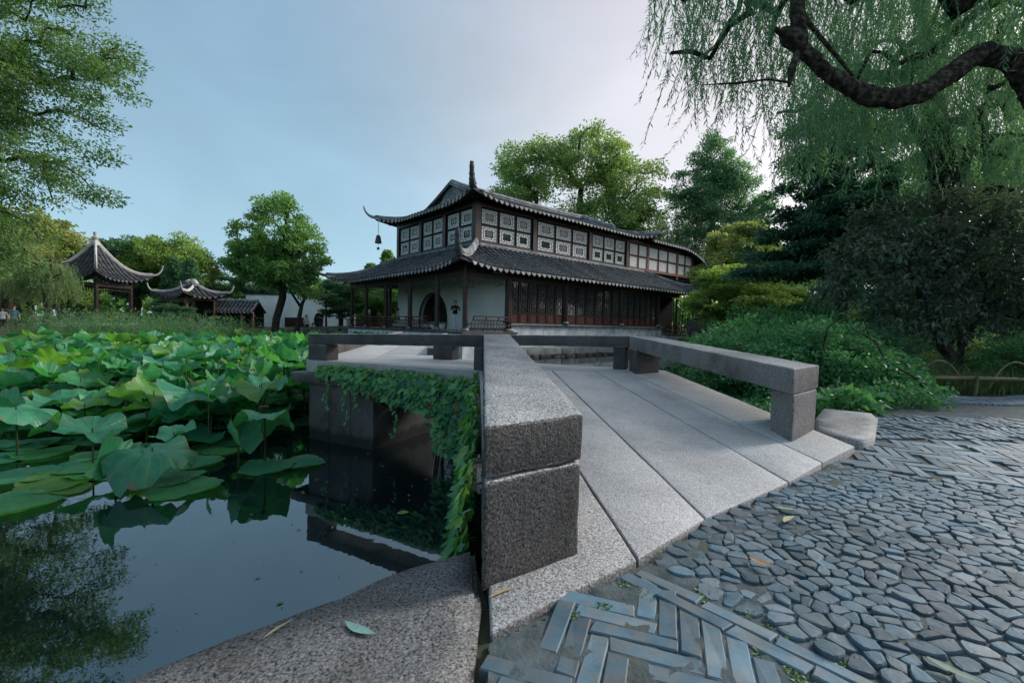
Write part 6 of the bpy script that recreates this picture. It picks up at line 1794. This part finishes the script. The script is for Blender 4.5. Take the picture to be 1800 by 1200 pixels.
# --- dark layered tree, right of the hall
g_ = np.random.default_rng(71)
lay = []
for i in range(9):
    zz = 3.0 + i * .62; rr_ = 3.3 - .22 * i
    lay.append((g_.uniform(-.5, .3), g_.uniform(-.4, .4), zz, rr_, rr_ * .9, .16))
LT = tree('layered_tree', 'dark tree with flat horizontal sprays of foliage, right of the sky gap', 'tree', (10.9, 15.2, -.1), [(0, 0, 0), (.1, 0, 2), (-.1, 0, 4.5), (0, 0, 8.2)], .2, lay, 520, 130, .45, .15, LM['layer'], None, 72, .42, .28, .25, zpen=.2, shell=.15, wob=.04)
copy_tree(LT, (15.6, 14.4, -.1), (1.0, 1.0, .82), 1.3, 'second dark layered tree at the right picture edge, behind the plum-leaved tree')
# --- near willow with the thick bowed limb, trunk just outside the frame
limb = [(7.75, 6.45, 3.7), (7.2, 6.35, 4.12), (6.75, 6.3, 4.62), (6.28, 6.3, 4.70), (5.85, 6.25, 4.36), (5.43, 6.2, 4.08), (5.05, 6.15, 3.98), (4.71, 6.1, 3.97), (4.35, 6.08, 4.10), (4.02, 6.05, 4.26), (3.78, 6.0, 4.42), (3.64, 6.0, 4.54), (3.50, 6.0, 4.64)]
lr = [.19, .16, .135, .122, .117, .113, .117, .12, .105, .09, .085, .085, .08]
# knobbly bark: jitter the limb ring radii along a denser line
def dense(pts_, rad, n_, amp, seed):
    rs = random.Random(seed); P = []; Q = []
    for i in range(len(pts_) - 1):
        for k_ in range(n_):
            t = k_ / n_; P.append(Vector(pts_[i]).lerp(Vector(pts_[i+1]), t)); Q.append((rad[i] + (rad[i+1] - rad[i]) * t) * (1 + rs.uniform(-amp, amp)))
    P.append(Vector(pts_[-1])); Q.append(rad[-1]); return P, Q
def gnarl(ob, amp, freq):
    me = ob.data
    for v in me.vertices:
        q_ = Vector(v.co) * freq; e_ = Vector((q_.x * .35, q_.y, q_.z)) * 5; v.co += Vector(v.normal) * (amp * (mnoise.noise(q_) + .5 * mnoise.noise(q_ * 2.3)) + amp * .9 * (.5 - abs(mnoise.noise(e_)) * 2))
NW = willow('willow_tree', 'near willow with a thick bowed dark limb reaching across the upper right', (0, 0, 0), [(8.6, 6.8, -.2), (8.3, 6.7, 1.6), (7.85, 6.5, 3.4), (7.5, 6.4, 5.2), (7.5, 6.4, 7.4), (7.2, 6.6, 9.2)], .2,
       [E(3.4, 7.3, 6.3, 1.5, 1.5, 1.5), E(4.6, 7.4, 6.0, 1.4, 1.4, 1.3), E(2.75, 7.0, 6.2, .8, 1.1, 1.0), E(6.8, 6.6, 6.0, 1.7, 1.5, 1.0), E(6.0, 7.4, 7.2, 2.6, 1.8, 1.2), E(8.4, 7.2, 5.8, 1.8, 2, 1.4), E(6.2, 7.8, 4.9, 1.4, 1.0, .8)], 1500, (.35, 1.5), .115, .034, LM['willow'], 81, sway=.75, width=.17, ncl=70,
       limbs=[dense(limb, lr, 14, .05, 1), ([(3.66, 6.0, 4.52), (3.62, 6.02, 5.0), (3.66, 6.05, 5.8), (3.6, 6.1, 6.8)], [.085, .07, .06, .05]), ([(3.62, 5.98, 4.45), (3.52, 5.95, 4.2), (3.50, 5.95, 4.0)], [.04, .035, .02]),
              ([(3.50, 5.95, 4.05), (3.2, 5.9, 4.06), (2.8, 5.85, 3.98), (2.3, 5.8, 3.92)], [.012, .01, .008, .004]), ([(3.66, 6.0, 4.56), (3.54, 6.0, 4.66), (3.46, 5.99, 4.70), (3.40, 5.98, 4.70)], [.10, .125, .10, .05]), ([(3.46, 5.98, 4.66), (3.30, 5.95, 4.72)], [.035, .028]), ([(4.4, 6.05, 4.2), (4.0, 6.4, 5.1), (3.6, 6.9, 6.6)], [.03, .025, .015])])
for ch in NW.children:
    if ch.name.startswith('trunk'): gnarl(ch, .028, 3.4)
# second, larger willow behind: pale curtains and a dark forked trunk
W3 = willow('willow_tree', 'second willow with a dark forked trunk and dense pale curtains, behind the bowed limb', (0, 0, 0), [(10.6, 10.6, -.2), (10.3, 10.5, 1.6), (9.9, 10.4, 3.4), (9.5, 10.3, 5.0), (9.2, 10.3, 6.4), (9.0, 10.4, 8.5)], .26,
       [E(7.6, 10.4, 6.5, 1.5, 1.4, 1.0), E(10.4, 10.2, 6.2, 2.0, 1.6, 1.8), E(8.8, 10.6, 7.8, 3.2, 2, 1.6), E(6.6, 10.6, 5.9, 1.0, 1.0, .7), E(11.6, 10.0, 4.6, 1.6, 1.4, 1.4)], 1750, (.4, 1.7), .15, .042, LM['willow_pale2'], 83, sway=.6, width=.17, ncl=80,
       limbs=[([(9.75, 10.35, 4.2), (9.3, 10.2, 4.75), (8.8, 10.1, 5.3), (8.3, 10.0, 5.9)], [.15, .12, .1, .06]), ([(9.9, 10.4, 3.9), (10.2, 10.4, 4.8), (10.5, 10.4, 6.0)], [.12, .09, .05])])
# --- plum-leaved small tree
tree('plum_tree', 'small dark plum-leaved tree with several slanting stems at the right', 'tree', (8.2, 8.3, .1), [(0, 0, 0), (-.1, 0, .35), (-.55, -.05, .95), (-.95, -.1, 1.7), (-1.2, -.1, 2.2)], .07,
     [E(-1.3, 0, 2.1, 1.1, .9, .6), E(.3, 0, 2.3, 1.2, 1.0, .7), E(1.4, 0, 1.9, .9, .9, .6), E(-.2, .2, 2.9, 1.2, .9, .5), E(-1.9, 0, 1.5, .7, .6, .5), E(.9, -.2, 1.2, .8, .5, .45), E(-.9, -.2, 1.35, .8, .5, .35), E(1.8, 0, 1.3, .6, .5, .5), E(-.3, -.2, .95, 1.3, .5, .3), E(-1.6, 0, 2.9, .5, .5, .35), E(1.2, 0, 3.1, .6, .5, .35)], 400, 42, .25, .12, LM['plum'], None, 91, .38, .7, .55, zpen=.2,
     extra_trunks=[([(0, 0, 0), (.05, 0, .5), (0, .05, 1.1), (.2, 0, 1.9)], .06), ([(0, 0, .1), (-.35, .1, .6), (-.5, .1, 1.4), (-.2, .1, 2.2)], .05), ([(.02, 0, .4), (.3, 0, 1.0), (.5, 0, 1.7)], .035)])
# --- large shrub beside the right rail
SH = tree('leafy_shrub', 'large glossy green shrub spilling behind the right bridge railing', 'shrub', (4.6, 6.9, -.1), [(0, 0, -.4), (0, 0, .1), (.05, 0, .4), (.1, 0, .7)], .04,
     [E(.1, 0, .45, 1.15, 1.1, .62), E(-.8, .5, .25, 1.0, 1.0, .75), E(.75, -.35, .25, .5, .6, .40), E(-1.15, -1.0, -.35, .7, 1.2, .5), E(.2, -1.1, .1, .7, .8, .45), E(-.6, 1.6, .3, 1.0, 1.0, .7), E(.5, .3, .85, .6, .6, .35)], 640, 56, .20, .07, LM['shrub'], M['bark'], 92, .55, .55, .2, shell=.3, twig=.003, wob=.15)
mb = MB()
for p in ([(4.2, 6.2, .3), (4.28, 6.15, .9), (4.5, 6.1, 1.12), (4.72, 6.1, 1.05), (4.85, 6.1, .7)], [(4.75, 5.75, 0), (4.8, 5.75, .45), (4.65, 5.8, .75), (4.4, 5.85, .9)], [(5.3, 5.6, 0), (5.1, 5.7, .3), (4.9, 5.8, .45)]):
    mb.tube([(a - 4.6, b_ - 6.9, c + .1) for a, b_, c in p], [.014, .012, .011, .009, .006][:len(p)], 6, False)
mb.build('bare_stem', M['bark'], SH)
copy_tree(SH, (5.35, 8.6, -.15), (1.0, 1.0, 1.05), 2.1, 'second glossy shrub behind the large one')
mound('leafy_shrub', 'small broad-leaved seedling at the foot of the large shrub', (3.75, 4.95, 0), (.32, .25, .22), 26, 12, .12, LM['shrub'], 94, .7, .12)
mound('leafy_shrub', 'low creeping greenery at the path edge beside the step stone', (4.2, 5.5, -.05), (.5, .4, .2), 120, 26, .05, LM['shrub'], 95, .5, .1)
mound('leafy_shrub', 'pale variegated bush behind the grass at the right', (9.2, 8.7, 0), (1.3, .8, .75), 90, 50, .09, LM['willow_pale'], 96, .4, .25)
mound('leafy_shrub', 'fine green bush right of the bamboo hoops', (9.2, 7.9, 0), (1.0, .8, .85), 130, 60, .07, LM['shrub'], 97, .5, .22)
mound('leafy_shrub', 'green weeds under the bridge beside the right railing', (2.95, 5.2, -.75), (.6, 1.3, .72), 190, 40, .06, LM['shrub'], 98, .55, .18)

# --- grass clumps behind the bamboo edging
def grass_clump(label, loc, n_, hgt, spread, mat, wid=.006, lean=1.0, name='grass_clump'):
    V, T, VR = [], [], []
    for _ in range(n_):
        a = random.random() * 6.283; r = spread * math.sqrt(random.random()); x_, y_ = r * math.cos(a), r * math.sin(a)
        a2 = a + random.gauss(0, .7); h = hgt * random.uniform(.6, 1.15); ln = lean * random.uniform(.3, 1.0)
        dx, dy = math.cos(a2), math.sin(a2); px, py = -dy * wid, dx * wid; b_ = len(V); v_ = random.random()
        for t, ww_ in ((0, 1), (.35, 1), (.7, .7)):
            o_ = ln * h * t * t; zz = h * (t - .38 * ln * t * t * t)
            V += [(x_ + dx*o_ - px*ww_, y_ + dy*o_ - py*ww_, zz), (x_ + dx*o_ + px*ww_, y_ + dy*o_ + py*ww_, zz)]
        o_ = ln * h * 1.15; V.append((x_ + dx*o_, y_ + dy*o_, h * (1 - .5 * ln)))
        T += [(b_, b_+1, b_+3), (b_, b_+3, b_+2), (b_+2, b_+3, b_+5), (b_+2, b_+5, b_+4), (b_+4, b_+5, b_+6)]; VR += [v_] * 7
    o = link(name, tri_mesh(name, np.array(V), np.array(T), np.array(VR)), mat, None, loc)
    return tag(o, label, 'grass', 'grass clumps behind the bamboo edging')
for i, (x_, y_, h, s_, lb) in enumerate([(6.3, 7.3, .42, .42, 'arching grass clump at the left end of the bamboo edging'), (7.1, 7.25, .40, .40, 'grass clump behind the first bamboo hoop'), (7.9, 7.3, .42, .42, 'grass clump behind the second bamboo hoop'),
        (7.3, 8.2, .62, .5, 'tall arching grass mound under the plum-coloured tree'), (8.5, 8.0, .5, .45, 'grass mound right of the tall arching one'), (6.2, 8.2, .48, .5, 'loose grass between the shrub and the tall mound'), (8.7, 7.3, .42, .4, 'grass clump at the right picture edge behind the edging'), (5.85, 6.75, .26, .3, 'low grass tuft at the corner of the bamboo edging')]):
    grass_clump(lb, (x_, y_, -.03), 520, h, s_, LM['grass'], .0045, 1.0)
V, T, VR = [], [], []
for _ in range(5200):
    x_, y_ = random.uniform(4.2, 13), random.uniform(6.2, 12)
    if pond_sd(np.array([x_]), np.array([y_]))[0] < .5 or (y_ < 6.75 and x_ > 5.3) : continue
    blades((x_, y_, -.05), 1, .16, .05, V, T, VR, .9, .006)
tag(link('grass', tri_mesh('grass', np.array(V), np.array(T), np.array(VR)), LM['grass']), 'short shaded grass covering the bank behind the edging', 'grass', kind='stuff')
# litter of leaves on the banks breaks the bare soil
V, T, VR = [], [], []
for _ in range(9000):
    x_, y_ = random.uniform(3.5, 40), random.uniform(8, 50)
    if pond_sd(np.array([x_]), np.array([y_]))[0] < .4: continue
    zz = -1.75 + 1.68 + max(0, min(1, (x_ - 12) / 25)) * max(0, min(1, (y_ - 12) / 30)) * 2.2 * math.exp(-((y_ - 45) / 40)**2) + .02
    blades((x_, y_, zz - .1), 2, .4, .25, V, T, VR, .9, .02)
tag(link('ground_cover', tri_mesh('ground_cover', np.array(V), np.array(T), np.array(VR)), LM['round']), 'leafy ground cover under the trees on the right bank', 'ground cover', kind='stuff')

# floating specks and petals on the dark water
V, T, VR = [], [], []
for _ in range(70):
    x_, y_ = random.uniform(-3.4, -.2), random.uniform(2.2, 6.5)
    a_ = random.random() * 6.28; L = random.uniform(.008, .03); b_ = len(V)
    V += [(x_ - L * math.cos(a_), y_ - L * math.sin(a_), WATER_Z + .004), (x_ + L * .4 * math.sin(a_), y_ - L * .4 * math.cos(a_), WATER_Z + .006), (x_ + L * math.cos(a_), y_ + L * math.sin(a_), WATER_Z + .004), (x_ - L * .4 * math.sin(a_), y_ + L * .4 * math.cos(a_), WATER_Z + .006)]
    T += [(b_, b_+1, b_+2), (b_, b_+2, b_+3)]; VR += [random.random()] * 4
tag(link('floating_debris', tri_mesh('floating_debris', np.array(V), np.array(T), np.array(VR)), LM['gold']), 'scattered bits of leaf floating on the open water', 'debris', kind='stuff')

# --- bamboo edging with bent hoops
be = tag(empty('bamboo_edging', (6.0, 6.75, 0)), 'low bamboo edging with bent hoops along the path at the right', 'edging')
fixed(be, MB().tube([(5.98, 6.72, .20), (6.8, 6.74, .205), (7.8, 6.76, .198), (9.6, 6.80, .20)], [.034, .036, .033, .034], 9), 'rail', M['bamboo'])
for i, x_ in enumerate((6.45, 7.6, 8.75)):
    fixed(be, MB().tube([(x_ - .40 + .8 * t, 6.79 + .02 * math.sin(t * 3), .06 + .40 * math.sin(math.pi * t) ** .8) for t in np.linspace(0, 1, 12)], .014, 7), 'hoop', M['bamboo'])
for x_ in (6.05, 6.9, 7.95, 9.0): fixed(be, MB().tube([(x_, 6.70, -.05), (x_ + .02, 6.69, .24)], .022, 7), 'stake', M['bamboo'])

# far wood closing the horizon behind everything
g_ = np.random.default_rng(140)
K_ = 1500
az = R(-66) + R(134) * g_.random(K_); rr_ = g_.uniform(78, 105, K_); hh = g_.random(K_) ** .7 * (5.5 + 3.0 * np.array([mnoise.noise(Vector((a * 9, 0, 3))) for a in az]))
Pw = np.stack([rr_ * np.sin(az), rr_ * np.cos(az), hh], 1)
V, T, VR = cloud(Pw, 2.6, 22, 1.0, .6, .7, .1, .8, 141, .2)
tag(link('far_wood', tri_mesh('far_wood', V, T, VR), LM['round']), 'far belt of trees closing the horizon behind the garden', 'wood', kind='stuff')

# ------------------------------------------------------------------ people
def person(label, loc, rz, h, shirt, trousers, hair=(0.012, .010, .009), pose='stand', shorts=False, skirt=False):
    """one continuous body grown over a jointed skeleton; cloth and skin follow the height on the figure"""
    k_ = h / 1.70
    hipz, kneez = .90, .48
    J = {'pel': (0, 0, .92), 'waist': (0, .0, 1.06), 'chest': (0, .01, 1.28), 'neck': (0, .01, 1.46), 'chin': (0, -.01, 1.52), 'head': (0, -.005, 1.61), 'crown': (0, .005, 1.68)}
    rad = {'pel': (.15, .11), 'waist': (.13, .10), 'chest': (.155, .11), 'neck': (.055, .055), 'chin': (.06, .065), 'head': (.078, .095), 'crown': (.06, .075)}
    Ed = [('pel', 'waist'), ('waist', 'chest'), ('chest', 'neck'), ('neck', 'chin'), ('chin', 'head'), ('head', 'crown')]
    for s_, n_ in ((-1, 'l'), (1, 'r')):
        st = .0 if pose == 'sit' else .06 * s_
        J.update({n_+'hip': (.09*s_, 0, .88), n_+'knee': (.10*s_, -.02 - st*.6, .48), n_+'ank': (.10*s_, .02 + st*.8, .08), n_+'toe': (.11*s_, -.15 + st*.8, .035),
                  n_+'sh': (.18*s_, .01, 1.40), n_+'el': (.24*s_, .03, 1.13), n_+'wr': (.25*s_, -.08, .90), n_+'ha': (.25*s_, -.11, .82)})
        if pose == 'sit': J.update({n_+'knee': (.12*s_, -.42, .90), n_+'ank': (.12*s_, -.42, .48), n_+'toe': (.12*s_, -.56, .45)})
        if pose == 'arms': J.update({n_+'el': (.25*s_, -.08, 1.16), n_+'wr': (.10*s_, -.27, 1.20), n_+'ha': (.04*s_, -.32, 1.24)})
        rad.update({n_+'hip': (.085, .09), n_+'knee': (.058, .06), n_+'ank': (.04, .045), n_+'toe': (.035, .025), n_+'sh': (.06, .06), n_+'el': (.042, .042), n_+'wr': (.03, .03), n_+'ha': (.034, .022)})
        Ed += [('pel', n_+'hip'), (n_+'hip', n_+'knee'), (n_+'knee', n_+'ank'), (n_+'ank', n_+'toe'), ('chest', n_+'sh'), (n_+'sh', n_+'el'), (n_+'el', n_+'wr'), (n_+'wr', n_+'ha')]
    keys = list(J); me = bpy.data.meshes.new('person')
    me.from_pydata([J[q_] for q_ in keys], [(keys.index(a), keys.index(b_)) for a, b_ in Ed], [])
    tmp = bpy.data.objects.new('tmp', me); col.objects.link(tmp)
    md = tmp.modifiers.new('s', 'SKIN'); md.use_smooth_shade = True
    for i, q_ in enumerate(keys):
        sv = me.skin_vertices[0].data[i]; sv.radius = rad[q_]; sv.use_root = (q_ == 'pel')
    tmp.modifiers.new('d', 'SUBSURF').levels = 2
    dg = bpy.context.evaluated_depsgraph_get(); em = bpy.data.meshes.new_from_object(tmp.evaluated_get(dg))
    bpy.data.objects.remove(tmp)
    def pm(n_, c): return surf(n_, [(.3, tuple(x_ * .8 for x_ in c)), (.7, c)], 9, .8, .1, 60, .003, .2, 0)
    mats = [pm('skin', (.42, .27, .20)), pm('shirt', shirt), pm('trousers', trousers), pm('shoe', (.03, .03, .03))]
    em.materials.clear()
    for m_ in mats: em.materials.append(m_)
    for p in em.polygons:
        c = p.center; z = c.z
        i = 0
        if z < .07 and pose != 'sit': i = 3
        elif z < (.94 if pose != 'sit' else .99) and abs(c.x) < .2 + (.05 if pose == 'sit' else 0): i = 2 if not (shorts and z < .46) else 0
        elif z < 1.45 and z > .9: i = 1
        if abs(c.x) > .205 and z < 1.16: i = 0
        if pose == 'arms' and c.y < -.14 and z > 1.05: i = 0
        p.material_index = i; p.use_smooth = True
    em.name = 'person'
    o = link('person', em, None, None, loc); o.rotation_euler = (0, 0, rz); o.scale = (k_, k_, k_)
    tag(o, label, 'person', 'visitors in the garden')
    bm = bmesh.new(); bmesh.ops.create_uvsphere(bm, u_segments=14, v_segments=9, radius=1)
    for v in bm.verts:
        v.co = Vector((v.co.x * .093, v.co.y * .108 + .018, v.co.z * .105 + 1.625))
        if v.co.y < -.03 and v.co.z < 1.67: v.co.y = -.02
    hm = bpy.data.meshes.new('hair'); bm.to_mesh(hm); bm.free()
    link('hair', hm, pm('hair', hair), o)
    bm = bmesh.new(); bmesh.ops.create_cone(bm, segments=6, radius1=.016, radius2=.004, depth=.04)
    bmesh.ops.rotate(bm, verts=bm.verts, matrix=Matrix.Rotation(R(75), 3, 'X')); bmesh.ops.translate(bm, verts=bm.verts, vec=(0, -.105, 1.60))
    nm = bpy.data.meshes.new('nose'); bm.to_mesh(nm); bm.free(); link('nose', nm, mats[0], o)
    if skirt:
        MB().tube([(0, 0, 1.0), (0, 0, .8), (0, 0, .5)], [.15, .19, .23], 14, False).build('skirt', mats[2], o)
    return o
hp = Matrix.Translation((-2.519, 24, 0)) @ Matrix.Rotation(HALL_RZ, 4, 'Z')
w_ = hp @ Vector((.75, 2.05, 0)); person('person in a black top and pale blue trousers standing at the porch entrance', (w_.x, w_.y, .46), R(20), 1.72, (.015, .015, .017), (.42, .50, .58), pose='arms')
w_ = hp @ Vector((1.6, 10.8, 0)); person('person in a light patterned shirt sitting inside the porch by the moon gate', (w_.x, w_.y, .30), R(-60), 1.6, (.45, .48, .52), (.10, .11, .13), pose='sit')
person('man in a blue shirt walking behind the reeds at the far left', (-32.6, 29.6, -.3), R(60), 1.68, (.03, .09, .20), (.04, .04, .05))
person('person in a white shirt just left of the man in blue', (-33.8, 30.0, -.35), R(40), 1.6, (.6, .62, .64), (.05, .05, .06))
person('person in yellow sitting at the edge of the small hall', (-30.9, 43.6, -.75), R(30), 1.6, (.45, .26, .07), (.05, .05, .06), pose='arms')
person('person in pale blue with arms raised beside the one in yellow', (-30.0, 43.6, -.75), R(10), 1.6, (.22, .33, .45), (.10, .11, .14), pose='arms')
person('woman in a white blouse and dark skirt under the round tree', (-15.1, 33.2, -.35), R(70), 1.62, (.62, .62, .60), (.015, .015, .018), skirt=True)
person('tall man in a black shirt standing right of the round tree', (-14.2, 33.6, -.15), R(-20), 1.78, (.014, .014, .016), (.05, .05, .06), pose='arms')
person('person in beige squatting low beside the woman in white', (-14.4, 32.6, -.85), R(-30), 1.55, (.36, .28, .20), (.25, .22, .2), pose='sit')

# ------------------------------------------------------------------ fallen leaves
def fallen(loc, L, wd, rz, c, label, curl=.3):
    n_ = 7; V = []; F = []
    for i in range(n_):
        t = i / (n_ - 1); hw = wd * math.sin(math.pi * min(.98, max(.02, t))) ** .8 / 2
        bend = .10 * L * math.sin(t * 2.6)
        for s_ in (-1, 0, 1): V.append((t * L - L/2, bend + s_ * hw, .002 + .6 * curl * hw * abs(s_) + .05 * L * curl * (2*t - 1)**2))
    for i in range(n_ - 1):
        for k_ in range(2): a = i*3+k_; F.append((a, a+3, a+4, a+1))
    m_ = surf('fallen_leaf', [(.3, tuple(x_ * .7 for x_ in c)), (.7, c)], 40, .6, .2, 90, .001, .3, 0)
    o = MB().add(V, F).build('fallen_leaf', m_, None, loc, True); o.rotation_euler = (0, 0, rz)
    return tag(o, label, 'leaf', 'fallen leaves on the stone')
fallen((.915, 1.60, .016), .085, .030, R(125), (.42, .22, .10), 'curled orange brown leaf on the cobbles', .6)
fallen((1.245, 1.97, .018), .11, .028, R(35), (.50, .44, .28), 'pale straw coloured leaf on the cobbles near the bridge deck')
fallen((1.30, 2.10, .018), .09, .022, R(160), (.35, .36, .18), 'yellow green leaf just behind the straw coloured one')
fallen((2.10, 1.95, .018), .07, .034, R(100), (.22, .36, .34), 'pale blue-green leaf at the right among the cobbles')
fallen((-.40, 1.22, .007), .11, .030, R(150), (.20, .36, .32), 'blue-green willow leaf on the coping slab')
fallen((-.62, 1.20, .007), .085, .010, R(60), (.40, .33, .20), 'thin straw twig on the coping slab')
fallen((-.01, 1.385, .012), .10, .013, R(32), (.46, .34, .20), 'dry straw blade at the foot of the near rail block')
fallen((1.12, 1.10, .016), .10, .025, R(120), (.16, .26, .18), 'green leaf on the cobbles at the bottom edge')
fallen((-1.05, 4.45, WATER_Z + .005), .12, .09, R(20), (.16, .30, .08), 'small round green leaf floating on the dark water under the bridge', .1)
